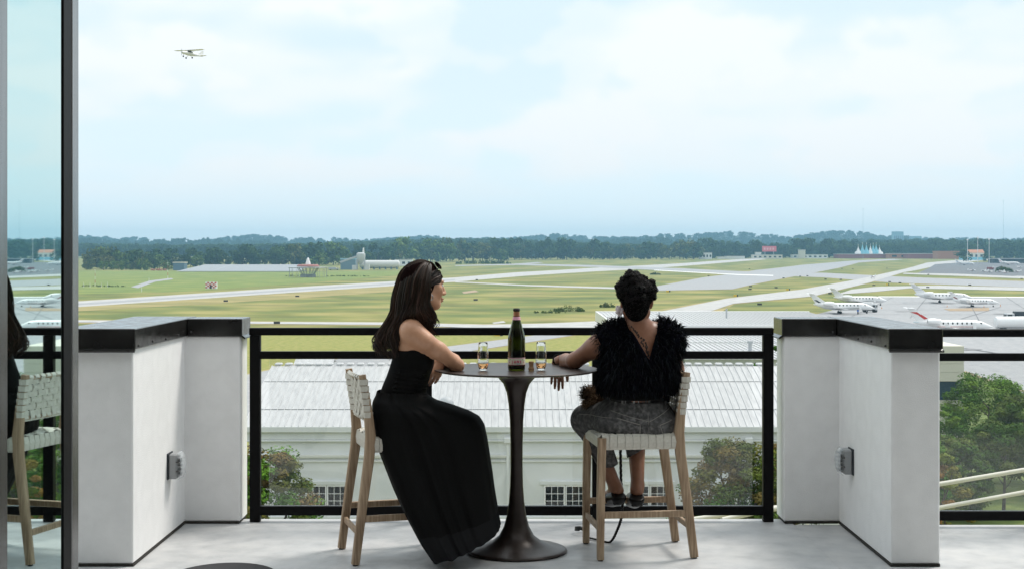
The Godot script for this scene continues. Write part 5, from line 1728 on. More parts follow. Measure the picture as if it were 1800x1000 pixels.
# a high-winged light aircraft, span 11, nose towards +x, wheels on y = 0
func light_plane(label: String, group: String, accent: Material) -> Node3D:
	var root := thing("light_aircraft", label, "light aircraft", Vector3.ZERO, 0.0, group)
	var mb := MB.new()
	var rings := []
	for q in [[-5.2, 1.72, 0.06, 0.14], [-3.4, 1.6, 0.22, 0.3], [-1.6, 1.5, 0.46, 0.55], [-0.9, 1.52, 0.55, 0.68], [0.4, 1.52, 0.58, 0.7], [1.0, 1.36, 0.55, 0.5], [2.2, 1.28, 0.42, 0.4], [2.5, 1.27, 0.2, 0.2]]:
		var ring := []
		for j in 14:
			var g := TAU * j / 14
			ring.append(Vector3(q[0], q[1] + sin(g) * q[3], cos(g) * q[2]))
		rings.append(ring)
	mb.loft(rings, true, true)
	part("fuselage", mb, m.white_paint, root)
	for s in [-1.0, 1.0]:
		mb = MB.new()
		wing_slab(mb, [[Vector3(0.75, 2.22, s * 0.0), 1.65, 0.2], [Vector3(0.72, 2.27, s * 2.6), 1.62, 0.18], [Vector3(0.5, 2.36, s * 5.5), 1.1, 0.1]], s)
		part("wing", mb, m.white_paint, root)
		mb = MB.new()
		mb.tube([Vector3(0.3, 0.98, s * 0.5), Vector3(0.25, 2.22, s * 2.7)], [0.05], 5)
		part("wing_strut", mb, m.white_paint, root)
		mb = MB.new()
		wing_slab(mb, [[Vector3(-4.2, 1.75, s * 0.03), 1.1, 0.1], [Vector3(-4.45, 1.78, s * 1.7), 0.75, 0.06]], s)
		part("tailplane", mb, m.white_paint, root)
		mb = MB.new()
		mb.box(Vector3(-0.1, 1.82, s * 0.5), Vector3(1.7, 0.42, 0.1), Basis(), 0.04)
		part("cabin_window", mb, m.dark_pane, root)
		mb = MB.new()
		mb.tube([Vector3(-0.2, 0.95, s * 0.4), Vector3(-0.3, 0.28, s * 1.15)], [0.05], 5)
		var gr := part("landing_gear", mb, m.grey_paint, root)
		mb = MB.new()
		mb.lathe([Vector2(0, -0.08), Vector2(0.22, -0.08), Vector2(0.26, 0), Vector2(0.22, 0.08), Vector2(0, 0.08)], 10, Vector3(-0.3, 0.26, s * 1.2), Basis(Vector3(1, 0, 0), Vector3(0, 0, 1), Vector3(0, -1, 0)))
		part("wheel", mb, m.rubber, gr)
		mb = MB.new()
		mb.box(Vector3(-0.6, 1.3, s * 0.5), Vector3(4.6, 0.09, 0.1), Basis(Vector3.UP, s * 0.06))
		part("stripe", mb, accent, root)
	mb = MB.new()
	mb.box(Vector3(0.72, 1.88, 0), Vector3(0.1, 0.46, 0.86), Basis(Vector3.BACK, 0.6), 0.03)
	part("windscreen", mb, m.dark_pane, root)
	mb = MB.new()
	fin_slab(mb, [[-3.4, 1.8, 0.05], [-4.6, 3.1, 0.04]], [[-5.2, 1.6, 0.04], [-5.35, 3.1, 0.03]])
	part("tail_fin", mb, m.white_paint, root)
	mb = MB.new()
	mb.tube([Vector3(1.8, 1.0, 0), Vector3(1.85, 0.25, 0)], [0.05], 5)
	var ng := part("nose_gear", mb, m.grey_paint, root)
	mb = MB.new()
	mb.lathe([Vector2(0, -0.08), Vector2(0.2, -0.08), Vector2(0.24, 0), Vector2(0.2, 0.08), Vector2(0, 0.08)], 10, Vector3(1.85, 0.25, 0), Basis(Vector3(1, 0, 0), Vector3(0, 0, 1), Vector3(0, -1, 0)))
	part("wheel", mb, m.rubber, ng)
	mb = MB.new()
	mb.box(Vector3(2.6, 1.27, 0), Vector3(0.06, 1.9, 0.16), Basis(Vector3.RIGHT, 0.15), 0.02)
	mb.ball(Vector3(2.56, 1.27, 0), Vector3(0.24, 0.16, 0.16))
	part("propeller", mb, m.grey_paint, root)
	return root


func build_aircraft() -> void:
	# flying: climbing out towards the left and the camera
	var fly := light_plane("white high-winged light aircraft flying in the sky at the upper left", "", m.grey_paint)
	fly.position = Vector3(-88.92, 54.852, -390)
	fly.basis = Basis(Vector3.UP, PI + 0.98) * Basis(Vector3.BACK, 0.09) * Basis(Vector3.RIGHT, -0.045)
	jet("white business jet with a red striped tail, nearest of the parked jets", Vector3(98.366, -16.5, -316.901), 0.0, 1.0, m.red_paint, 0)
	jet("white business jet with a dark stripe at its tail root, leftmost of all", Vector3(99.17, -16.5, -424.528), -0.03, 1.02, m.dark_paint, 1)
	jet("white business jet with bands across its fin, behind the leftmost jet", Vector3(119.935, -16.5, -489.13), -0.05, 1.03, m.grey_paint, 2)
	jet("white business jet with upturned winglet, behind and left of the smallest jet", Vector3(156.343, -16.5, -514.286), -0.25, 1.15, m.grey_paint, 2)
	jet("small white business jet with a red-brown tail stripe, parked nose outwards at the right", Vector3(155.429, -16.5, -476.19), -0.12, 0.86, m.maroon, 1)
	jet("blue-tailed white jet far out on the dark apron", Vector3(593.328, -14.486, -1858.795), -0.6, 1.35, m.blue_paint, 1)
	jet("red-tailed white jet among the parked light aircraft at the right edge", Vector3(651.322, -14.486, -1858.795), -0.5, 1.5, m.pink_red, 1)
	var row := light_plane("white light aircraft at the left end of the parked row at the far right", "parked light aircraft", m.red_paint)
	row.position = Vector3(442.909, -16.5, -1363.636)
	row.rotation.y = -0.4
	for q in [[Vector3(439.412, -16.5, -1323.529), 2.4, "white light aircraft second from the left in the parked row"], [Vector3(426.423, -16.5, -1267.606), -0.7, "white light aircraft in the middle of the parked row, in front of the red one"], [Vector3(440.743, -16.5, -1285.714), 2.7, "white light aircraft right of the middle of the parked row"], [Vector3(429.041, -16.5, -1232.877), 0.4, "white light aircraft second from the right in the parked row"], [Vector3(456.686, -16.5, -1285.714), 2.2, "white light aircraft at the right end of the parked row"], [Vector3(539.021, -16.152, -1576.086), -0.5, "white light aircraft at the back of the far apron, left of the bush"], [Vector3(578.692, -15.977, -1618.267), 0.7, "white light aircraft at the back of the far apron by the right edge"]]:
		dup(row, "light_aircraft", q[2], "parked light aircraft", q[0], q[1])
	var taxi := dup(row, "light_aircraft", "white light aircraft taxiing across the near taxiway junction", "", Vector3(254, -16.5, -1000), 1.7)
	taxi.remove_meta("group")
	bush(Vector3(458.471, -16.5, -1323.529), 7.0, 7.5, "dark round bush between the parked light aircraft")
	truck("red_van", "small dark red van behind the parked light aircraft", Vector3(502.432, -16.401, -1491.78), 0.2, 7.0, m.maroon, m.maroon)
	truck("service_truck", "white and black service truck at the nose of the leftmost jet", Vector3(109.038, -16.5, -432.692), -0.5, 4.2, m.white_paint, m.grey_paint)
	truck("fuel_tanker", "white fuel tanker at the right edge below the dark ground truck", Vector3(115.511, -16.5, -323.741), 0.04, 11.0, m.white_paint, m.white_paint, true)
	truck("ground_power_truck", "dark boxy ground truck at the right edge of the apron", Vector3(130.976, -16.5, -365.854), PI, 8.0, m.dark_paint, m.grey_paint)
	for q in [[Vector3(119.571, -16.5, -459.184), "orange cone in front of the leftmost jet"], [Vector3(145.137, -16.5, -473.684), "orange cone beside the winglet jet"], [Vector3(155.812, -16.5, -468.75), "orange cone under the smallest jet"], [Vector3(165.561, -16.5, -481.283), "orange cone beyond the nose of the smallest jet"]]:
		var mb := MB.new()
		mb.lathe([Vector2(0.3, 0), Vector2(0.3, 0.05), Vector2(0.18, 0.06), Vector2(0.04, 0.75), Vector2(0, 0.76)], 10)
		tag(part("traffic_cone", mb, m.orange_paint, self), q[1], "traffic cone", "traffic cones").position = q[0]
	# the ground crew member beside the leftmost jet
	var p := Vector3(101.5, -16.5, -416.667)
	var f := Field.new(p + Vector3(-0.6, -0.05, -0.4), p + Vector3(0.6, 1.95, 0.4), 0.04)
	f.cap(p + Vector3(-0.1, 0.06, 0), p + Vector3(-0.08, 0.9, 0), 0.06, 0.1, 0.05)
	f.cap(p + Vector3(0.12, 0.06, 0.05), p + Vector3(0.08, 0.9, 0), 0.06, 0.1, 0.05)
	f.cap(p + Vector3(0, 0.95, 0), p + Vector3(0, 1.42, 0), 0.15, 0.17, 0.06)
	f.cap(p + Vector3(0, 1.45, 0), p + Vector3(0, 1.6, 0), 0.06, 0.06, 0.04)
	f.ell(p + Vector3(0, 1.7, 0), Vector3(0.09, 0.12, 0.1), 0.03)
	for s in [-1.0, 1.0]:
		f.cap(p + Vector3(s * 0.2, 1.42, 0), p + Vector3(s * 0.27, 1.12, 0.03), 0.06, 0.05, 0.04)
		f.cap(p + Vector3(s * 0.27, 1.12, 0.03), p + Vector3(s * 0.24, 0.86, 0.12), 0.045, 0.035, 0.03)
	var mb := MB.new()
	f.mesh_into(mb)
	for i in mb.v.size():
		var y := mb.v[i].y - p.y
		mb.c[i] = Color(0.02, 0.03, 0.05) if y < 0.92 else Color(0.03, 0.12, 0.4) if y < 1.5 else Color(0.3, 0.17, 0.1) if y < 1.72 else Color(0.02, 0.02, 0.02)
		mb.v[i] -= p
	tag(part("person", mb, m.fur, self), "ground worker in a blue shirt standing beside the nose of the leftmost jet", "person").position = p


# ---------------------------------------------------------------- on the balcony

func build_table() -> void:
	var root := thing("round_table", "round dark bronze pedestal bar table between the two women", "table", Vector3(0.023, 0, -7.156))
	root.position.y = 0.0
	var mb := MB.new()
	mb.lathe([Vector2(0.0, 0.896), Vector2(0.3, 0.899), Vector2(0.395, 0.908), Vector2(0.412, 0.9125), Vector2(0.415, 0.9155), Vector2(0.4135, 0.9185), Vector2(0.409, 0.92), Vector2(0.0, 0.92)], 96)
	part("table_top", mb, m.table, root)
	mb = MB.new()
	mb.lathe([Vector2(0.145, 0.897), Vector2(0.118, 0.89), Vector2(0.092, 0.874), Vector2(0.067, 0.845), Vector2(0.05, 0.8), Vector2(0.041, 0.745), Vector2(0.034, 0.66), Vector2(0.031, 0.54), Vector2(0.0305, 0.42), Vector2(0.033, 0.33), Vector2(0.039, 0.25), Vector2(0.049, 0.18), Vector2(0.064, 0.125), Vector2(0.088, 0.08), Vector2(0.126, 0.05), Vector2(0.17, 0.032), Vector2(0.215, 0.0215), Vector2(0.243, 0.0165), Vector2(0.252, 0.0125), Vector2(0.255, 0.007), Vector2(0.253, 0.001), Vector2(0.0, 0.0005)].map(func(q): return q), 72)
	part("pedestal", mb, m.table, root)


func build_table_things() -> void:
	var top := 0.9205
	# the bottle
	var bt := thing("wine_bottle", "dark green sparkling wine bottle with a pink neck band and printed label", "bottle", Vector3(0.0225, top, -7.05))
	var mb := MB.new()
	mb.lathe([Vector2(0.0, 0.012), Vector2(0.025, 0.004), Vector2(0.039, 0.0), Vector2(0.0425, 0.006), Vector2(0.043, 0.02), Vector2(0.043, 0.15), Vector2(0.0415, 0.168), Vector2(0.036, 0.192), Vector2(0.028, 0.222), Vector2(0.0205, 0.25), Vector2(0.0155, 0.275), Vector2(0.0143, 0.292), Vector2(0.0165, 0.294), Vector2(0.0165, 0.301), Vector2(0.0145, 0.306), Vector2(0.0105, 0.306), Vector2(0.0105, 0.29), Vector2(0.012, 0.27), Vector2(0.0175, 0.249), Vector2(0.025, 0.221), Vector2(0.033, 0.191), Vector2(0.0385, 0.167), Vector2(0.04, 0.15), Vector2(0.04, 0.02), Vector2(0.036, 0.008), Vector2(0.0, 0.017)], 48)
	part("glass", mb, m.bottle, bt)
	mb = MB.new()
	mb.lathe([Vector2(0.0, 0.018), Vector2(0.0392, 0.02), Vector2(0.0395, 0.1), Vector2(0.0, 0.1)], 40)
	part("wine", mb, m.dark_wine, bt)
	mb = MB.new()
	mb.lathe([Vector2(0.0172, 0.266), Vector2(0.0158, 0.275), Vector2(0.0152, 0.291)], 32)
	part("copper_foil", mb, m.copper_foil, bt)
	mb = MB.new()
	mb.lathe([Vector2(0.0214, 0.2505), Vector2(0.0174, 0.2658)], 32)
	part("neck_band", mb, m.pink_paper, bt)
	mb = MB.new()
	mb.lathe([Vector2(0.0166, 0.2935), Vector2(0.0172, 0.296), Vector2(0.0172, 0.3005), Vector2(0.015, 0.3068), Vector2(0.0108, 0.3072)], 32)
	part("black_lip", mb, m.black_ink, bt)
	var lab := MB.new()
	var rings := []
	for y in [0.028, 0.0651]:
		var ring := []
		for k in 25:
			var g := PI * 0.5 + (k / 24.0 - 0.5) * 3.0
			ring.append(Vector3(cos(g) * 0.0434, y, sin(g) * 0.0434))
		rings.append(ring)
	lab.loft(rings, false)
	var lb := part("label", lab, m.cream_paper, bt)
	for q in [[0.0612, 0.0646, m.pink_paper], [0.028, 0.0312, m.maroon]]:
		mb = MB.new()
		rings = []
		for y in [q[0], q[1]]:
			var ring := []
			for k in 25:
				var g := PI * 0.5 + (k / 24.0 - 0.5) * 2.98
				ring.append(Vector3(cos(g) * 0.0437, y, sin(g) * 0.0437))
			rings.append(ring)
		mb.loft(rings, false)
		part("printed_band", mb, q[2], lb)
	var font := SystemFont.new()
	font.font_names = PackedStringArray(["Droid Sans"])
	font.font_weight = 700
	var letters := "JANE"
	for i in 4:
		var tm := TextMesh.new()
		tm.text = letters[i]
		tm.font = font
		tm.font_size = 16
		tm.pixel_size = 0.0011
		tm.depth = 0.0006
		var o := part("letter", tm, m.red_ink, lb)
		var a := (i - 1.5) * 0.33
		o.position = Vector3(sin(a) * 0.0438, 0.0455 - 0.0012 * absf(i - 1.5), cos(a) * 0.0438)
		o.rotation.y = a
	var leaf_spots := [[-0.95, 0.052, m.green_ink], [-0.8, 0.057, m.green_ink], [0.75, 0.056, m.green_ink], [0.95, 0.05, m.green_ink], [0.35, 0.0365, m.blue_ink], [0.12, 0.0352, m.blue_ink], [-0.9, 0.042, m.red_ink], [0.9, 0.042, m.red_ink]]
	for q in leaf_spots:
		mb = MB.new()
		mb.box(Vector3.ZERO, Vector3(0.008, 0.0034, 0.0005), Basis(Vector3.BACK, q[0] * 0.8), 0.0002)
		var o := part("print_mark", mb, q[2], lb)
		o.position = Vector3(sin(q[0]) * 0.0438, q[1], cos(q[0]) * 0.0438)
		o.rotation.y = q[0]
	# two stemless flutes
	for q in [[Vector3(-0.143, 0.926, -7.03), "stemless glass with rose wine left of the bottle"], [Vector3(0.144, 0.928, -7.05), "stemless glass with rose wine right of the bottle, beside the cork"]]:
		var p: Vector3 = q[0]
		p.y = top
		var gl := thing("stemless_glass", q[1], "glass", p, 0.0, "stemless wine glasses")
		mb = MB.new()
		mb.lathe([Vector2(0.0, 0.0), Vector2(0.012, 0.0), Vector2(0.019, 0.005), Vector2(0.025, 0.022), Vector2(0.0275, 0.045), Vector2(0.0265, 0.08), Vector2(0.0238, 0.115), Vector2(0.0218, 0.139), Vector2(0.0213, 0.1405), Vector2(0.0206, 0.139), Vector2(0.0225, 0.115), Vector2(0.0252, 0.08), Vector2(0.0262, 0.045), Vector2(0.0236, 0.023), Vector2(0.0175, 0.011), Vector2(0.0, 0.008)], 40)
		part("bowl", mb, m.clear_glass, gl)
		mb = MB.new()
		mb.lathe([Vector2(0.0, 0.0085), Vector2(0.0172, 0.0115), Vector2(0.0232, 0.0232), Vector2(0.0254, 0.036), Vector2(0.0252, 0.0375), Vector2(0.0, 0.0375)], 40)
		part("wine", mb, m.wine, gl)
	# the cork
	var ck := thing("cork", "champagne cork standing on its head between bottle and right glass", "cork", Vector3(Vector3(0.095, 0.913, -7.02).x, top, -7.02))
	mb = MB.new()
	mb.lathe([Vector2(0.0, 0.0), Vector2(0.011, 0.0), Vector2(0.0142, 0.004), Vector2(0.0146, 0.011), Vector2(0.0125, 0.0175), Vector2(0.0104, 0.021), Vector2(0.0112, 0.03), Vector2(0.0128, 0.045), Vector2(0.0118, 0.047), Vector2(0.0, 0.0473)], 28)
	part("stopper", mb, m.cork, ck)
	mb = MB.new()
	mb.lathe([Vector2(0.0125, -0.0003), Vector2(0.0135, 0.0022), Vector2(0.0, 0.0024)], 24)
	part("metal_cap", mb, m.gold, ck)


# ---------------------------------------------------------------- stools with woven straps

func strap(parent: Node3D, pts: Array, w: float, side: Vector3) -> void:
	var mb := MB.new()
	mb.beam(pts, [Vector2(w * 0.5, 0.0016)], side, 0.0007)
	part("strap", mb, m.strap, parent)


func build_stools() -> void:
	var a := make_stool("bar stool with woven cream straps under the long-haired person in black")
	a.position = Vector3(-0.584, 0, -7.087)
	a.rotation.y = deg_to_rad(16.3)
	var b := dup(a, "bar_stool", "bar stool with woven cream straps under the woman in jeans", "woven bar stools", Vector3(0.6415, 0, -7.169), PI + 0.118)
	b.set_meta("category", "stool")
	# the dark mat whose edge lies at the foot of the picture
	var mb := MB.new()
	rng.seed = 4
	var rings := []
	for k in 2:
		var ring := []
		for j in 40:
			var g := TAU * j / 40
			ring.append(Vector3(-1.33 + cos(g) * 0.26 * (1.0 - 0.06 * k), 0.001 + 0.02 * k, -6.52 + sin(g) * 0.3 * (1.0 - 0.06 * k)))
		rings.append(ring)
	rings.reverse()
	mb.loft(rings, true, true)
	tag(part("floor_mat", mb, mat(Color(0.03, 0.03, 0.033), 0.95), self), "dark round mat on the floor in front of the left pier", "mat")


func make_stool(label: String) -> Node3D:
	var root := thing("bar_stool", label, "stool", Vector3.ZERO, 0.0, "woven bar stools")
	for s in [-1.0, 1.0]:
		var mb := MB.new()   # rear leg and back post in one bent piece
		mb.beam([Vector3(-0.235, 0.006, s * 0.2), Vector3(-0.2, 0.28, s * 0.197), Vector3(-0.166, 0.52, s * 0.193), Vector3(-0.16, 0.62, s * 0.192), Vector3(-0.172, 0.74, s * 0.19), Vector3(-0.2, 0.915, s * 0.188)], [Vector2(0.019, 0.017), Vector2(0.021, 0.018), Vector2(0.024, 0.018), Vector2(0.024, 0.018), Vector2(0.02, 0.017), Vector2(0.016, 0.016)], Vector3(1, 0.1, 0), 0.005)
		part("leg", mb, m.wood, root)
		mb = MB.new()
		mb.beam([Vector3(0.236, 0.006, s * 0.207), Vector3(0.234, 0.3, s * 0.206), Vector3(0.228, 0.598, s * 0.205)], [Vector2(0.0165, 0.0165), Vector2(0.019, 0.019), Vector2(0.02, 0.02)], Vector3.RIGHT, 0.005)
		part("leg", mb, m.wood, root)
		mb = MB.new()
		mb.beam([Vector3(-0.2, 0.222, s * 0.2), Vector3(0.22, 0.222, s * 0.205)], [Vector2(0.009, 0.016)], Vector3.BACK, 0.003)
		part("side_stretcher", mb, m.wood, root)
		mb = MB.new()
		mb.lathe([Vector2(0.0, 0.0), Vector2(0.013, 0.0), Vector2(0.013, 0.0075)], 12, Vector3(-0.235, 0, s * 0.2))
		part("foot_glide", mb, m.dark_paint, root)
		mb = MB.new()
		mb.lathe([Vector2(0.0, 0.0), Vector2(0.013, 0.0), Vector2(0.013, 0.0075)], 12, Vector3(0.236, 0, s * 0.207))
		part("foot_glide", mb, m.dark_paint, root)
	for x in [[-0.217, 0.152], [0.235, 0.152]]:
		var mb := MB.new()
		mb.beam([Vector3(x[0], x[1], -0.195), Vector3(x[0], x[1], 0.195)], [Vector2(0.009, 0.015)], Vector3.RIGHT, 0.003)
		part("cross_stretcher", mb, m.wood, root)
	# seat: a frame wound round with straps, straps woven through them the other way
	var fr := MB.new()
	fr.box(Vector3(0.03, 0.572, 0), Vector3(0.39, 0.062, 0.38), Basis(), 0.02)
	var seat := part("seat", fr, m.strap, root)
	for i in 10:
		var x := -0.138 + 0.0385 * i
		var up := 0.004 if i % 2 == 0 else 0.0
		var pts := [Vector3(x, 0.5385, 0.15), Vector3(x, 0.539, 0.19), Vector3(x, 0.55, 0.204), Vector3(x, 0.575, 0.208), Vector3(x, 0.602, 0.204), Vector3(x, 0.6125, 0.19)]
		for k in 9:
			pts.append(Vector3(x, 0.609 + 0.0055 * (1 if (k + i) % 2 else -1), 0.17 - 0.0425 * k))
		pts.append_array([Vector3(x, 0.6125, -0.19), Vector3(x, 0.602, -0.204), Vector3(x, 0.575, -0.208), Vector3(x, 0.55, -0.204), Vector3(x, 0.539, -0.19), Vector3(x, 0.5385, -0.15)])
		strap(seat, pts, 0.0365 + up * 0.1, Vector3.RIGHT)
	for k in 9:
		var z := 0.17 - 0.0425 * k
		var pts := [Vector3(-0.162, 0.54, z), Vector3(-0.166, 0.575, z), Vector3(-0.16, 0.606, z)]
		for i in 10:
			pts.append(Vector3(-0.138 + 0.0385 * i, 0.609 - 0.0055 * (1 if (k + i) % 2 else -1), z))
		pts.append_array([Vector3(0.226, 0.611, z), Vector3(0.24, 0.6, z), Vector3(0.244, 0.575, z), Vector3(0.24, 0.548, z), Vector3(0.225, 0.539, z)])
		strap(seat, pts, 0.038, Vector3.BACK)
	# back: vertical straps over the top rail, level straps wound round the posts
	var bx := func(y: float) -> float: return -0.172 - 0.028 * (y - 0.74) / 0.175 if y > 0.74 else -0.172 + 0.012 * (0.74 - y) / 0.12
	for y in [0.7, 0.897]:
		var rl := MB.new()
		rl.beam([Vector3(bx.call(y), y, -0.18), Vector3(bx.call(y) - 0.012, y, 0), Vector3(bx.call(y), y, 0.18)], [Vector2(0.009, 0.009)], Vector3.RIGHT, 0.003)
		part("back_rail", rl, m.wood, root)
	var bk := MB.new()
	bk.beam([Vector3(bx.call(0.69) - 0.006, 0.692, 0), Vector3(bx.call(0.69) - 0.006, 0.686, 0)], [Vector2(0.008, 0.16)], Vector3.RIGHT, 0.003)
	var back := part("back_web", bk, m.strap, root)
	for i in 8:
		var z := -0.152 + 0.0434 * i
		var dip := -0.012 * (1.0 - pow(z / 0.18, 2.0))
		var pts := []
		pts.append(Vector3(bx.call(0.7) + dip + 0.011, 0.705, z))
		pts.append(Vector3(bx.call(0.69) + dip, 0.686, z))
		pts.append(Vector3(bx.call(0.7) + dip - 0.011, 0.7, z))
		for k in 6:
			var y := 0.722 + 0.0315 * k
			pts.append(Vector3(bx.call(y) + dip + 0.0042 * (1 if (k + i) % 2 else -1), y, z))
		pts.append(Vector3(bx.call(0.9) + dip - 0.0105, 0.9, z))
		pts.append(Vector3(bx.call(0.91) + dip, 0.9105, z))
		pts.append(Vector3(bx.call(0.9) + dip + 0.0105, 0.898, z))
		strap(back, pts, 0.033, Vector3.BACK)
	for k in 6:
		var y := 0.722 + 0.0315 * k
		var x: float = bx.call(y)
		var pts := [Vector3(x + 0.019, y, 0.176), Vector3(x + 0.02, y, 0.2), Vector3(x, y, 0.2105), Vector3(x - 0.02, y, 0.205), Vector3(x - 0.021, y, 0.18)]
		for i in 8:
			var z := 0.152 - 0.0434 * i
			var dip := -0.012 * (1.0 - pow(z / 0.18, 2.0))
			pts.append(Vector3(x + dip - 0.0042 * (1 if (k + 7 - i) % 2 else -1), y, z))
		pts.append_array([Vector3(x - 0.021, y, -0.18), Vector3(x - 0.02, y, -0.205), Vector3(x, y, -0.2105), Vector3(x + 0.02, y, -0.2), Vector3(x + 0.019, y, -0.176)])
		strap(back, pts, 0.0275, Vector3.UP)
	return root


# ---------------------------------------------------------------- people

# a hand into a field: from the wrist along dir, the palm facing pn, the thumb on the side th
func hand(f: Field, wrist: Vector3, dir: Vector3, pn: Vector3, th: Vector3, curl: float, size := 1.0) -> void:
	dir = dir.normalized()
	th = (th - dir * th.dot(dir)).normalized()
	pn = (pn - dir * pn.dot(dir) - th * pn.dot(th)).normalized()
	var side := [0.029, 0.0098, -0.0098, -0.028]
	var reach := [0.086, 0.09, 0.086, 0.077]
	var lengths := [0.07, 0.078, 0.072, 0.056]
	for i in 4:
		var k: Vector3 = wrist + (dir * reach[i] + th * side[i]) * size
		f.cap(wrist + (th * side[i] * 0.55 + dir * 0.008) * size, k, 0.0125 * size, 0.0105 * size, 0.014)
		var p := k
		var a := curl * (0.85 + 0.1 * i)
		var spread: Vector3 = th * (side[i] * 1.6)
		var rad := (0.0092 if i < 3 else 0.008) * size
		for j in 3:
			var b: float = a * [0.35, 1.0, 1.5][j]
			var d: Vector3 = (dir * cos(b) + pn * sin(b) + spread).normalized()
			var q: Vector3 = p + d * lengths[i] * [0.44, 0.31, 0.25][j] * size
			f.cap(p, q, rad * [1.0, 0.92, 0.84][j], rad * [0.92, 0.84, 0.7][j], 0.003)
			p = q
	var t0 := wrist + (dir * 0.024 + th * 0.026 + pn * 0.006) * size
	var t1 := t0 + (dir * 0.7 + th * 0.62 + pn * 0.3).normalized() * 0.036 * size
	var t2 := t1 + (dir * 0.88 + th * 0.3 + pn * 0.35).normalized() * 0.031 * size
	var t3 := t2 + (dir * 0.92 + th * 0.05 + pn * 0.4).normalized() * 0.024 * size
	f.cap(wrist + (dir * 0.012 + th * 0.014) * size, t1, 0.014 * size, 0.0112 * size, 0.008)
	f.cap(t1, t2, 0.0108 * size, 0.0098 * size, 0.003)
	f.cap(t2, t3, 0.0096 * size, 0.0076 * size, 0.003)


# a head into a field; bas columns: forward, up, right
func head(f: Field, o: Vector3, bas: Basis) -> void:
	var at := func(x: float, y: float, z: float) -> Vector3: return o + bas * Vector3(x, y, z)
	f.ell(at.call(-0.014, 0.032, 0), Vector3(0.094, 0.084, 0.074), 0.01, bas)
	f.ell(at.call(0.03, -0.03, 0), Vector3(0.062, 0.08, 0.058), 0.03, bas)
	f.cap(at.call(0.066, -0.094, -0.008), at.call(0.066, -0.094, 0.008), 0.019, 0.019, 0.03)
	for s in [-1.0, 1.0]:
		f.cap(at.call(0.0, -0.058, s * 0.05), at.call(0.05, -0.09, s * 0.018), 0.018, 0.016, 0.03)
		f.cap(at.call(0.058, -0.012, s * 0.045), at.call(0.066, -0.028, s * 0.032), 0.019, 0.019, 0.022)
		f.ell(at.call(0.094, 0.004, s * 0.031), Vector3(0.018, 0.011, 0.017), 0.012, bas, true)
		f.cap(at.call(0.085, 0.021, s * 0.015), at.call(0.076, 0.023, s * 0.045), 0.01, 0.009, 0.014)
		f.ell(at.call(-0.006, -0.006, s * 0.074), Vector3(0.017, 0.03, 0.009), 0.008, bas * Basis(Vector3.UP, s * 0.35))
		f.ell(at.call(-0.002, -0.004, s * 0.083), Vector3(0.008, 0.016, 0.005), 0.004, bas, true)
		f.cap(at.call(0.0, -0.032, s * 0.074), at.call(0.002, -0.036, s * 0.074), 0.007, 0.006, 0.006)
		f.ell(at.call(0.1, -0.036, s * 0.011), Vector3(0.009, 0.008, 0.009), 0.008, bas)
	f.cap(at.call(0.09, 0.012, 0), at.call(0.111, -0.032, 0), 0.0075, 0.0105, 0.014)
	f.ell(at.call(0.093, -0.06, 0), Vector3(0.012, 0.007, 0.023), 0.006, bas)
	f.ell(at.call(0.091, -0.072, 0), Vector3(0.012, 0.008, 0.02), 0.006, bas)
	f.cap(at.call(0.106, -0.0655, -0.018), at.call(0.106, -0.0655, 0.018), 0.0022, 0.0022, 0.004, true)


func face_parts(root: Node3D, o: Vector3, bas: Basis) -> void:
	for s in [-1.0, 1.0]:
		var mb := MB.new()
		mb.ball(o + bas * Vector3(0.076, 0.004, s * 0.031), Vector3.ONE * 0.0125, Basis(), 10, 14)
		var e := part("eye", mb, m.eye, root)
		mb = MB.new()
		mb.ball(o + bas * Vector3(0.0845, 0.004, s * 0.031), Vector3(0.0045, 0.006, 0.006), bas, 6, 10)
		part("iris", mb, m.iris, e)
		mb = MB.new()
		mb.tube([o + bas * Vector3(0.092, 0.024, s * 0.014), o + bas * Vector3(0.089, 0.029, s * 0.032), o + bas * Vector3(0.075, 0.025, s * 0.051)], [0.003, 0.003, 0.0015], 5)
		part("eyebrow", mb, m.iris, root)
	var lp := MB.new()
	lp.ball(o + bas * Vector3(0.0975, -0.0605, 0), Vector3(0.0095, 0.0056, 0.02), bas, 8, 12)
	lp.ball(o + bas * Vector3(0.0955, -0.071, 0), Vector3(0.0098, 0.0062, 0.017), bas, 8, 12)
	part("lips", lp, m.lips, root)


func spline(g: Array, t: float) -> Vector3:
	var f := t * (g.size() - 1)
	var i := clampi(int(f), 0, g.size() - 2)
	f -= i
	var a: Vector3 = g[maxi(i - 1, 0)]
	var b: Vector3 = g[i]
	var c: Vector3 = g[i + 1]
	var d: Vector3 = g[mini(i + 2, g.size() - 1)]
	return b.cubic_interpolate(c, a, d, f)


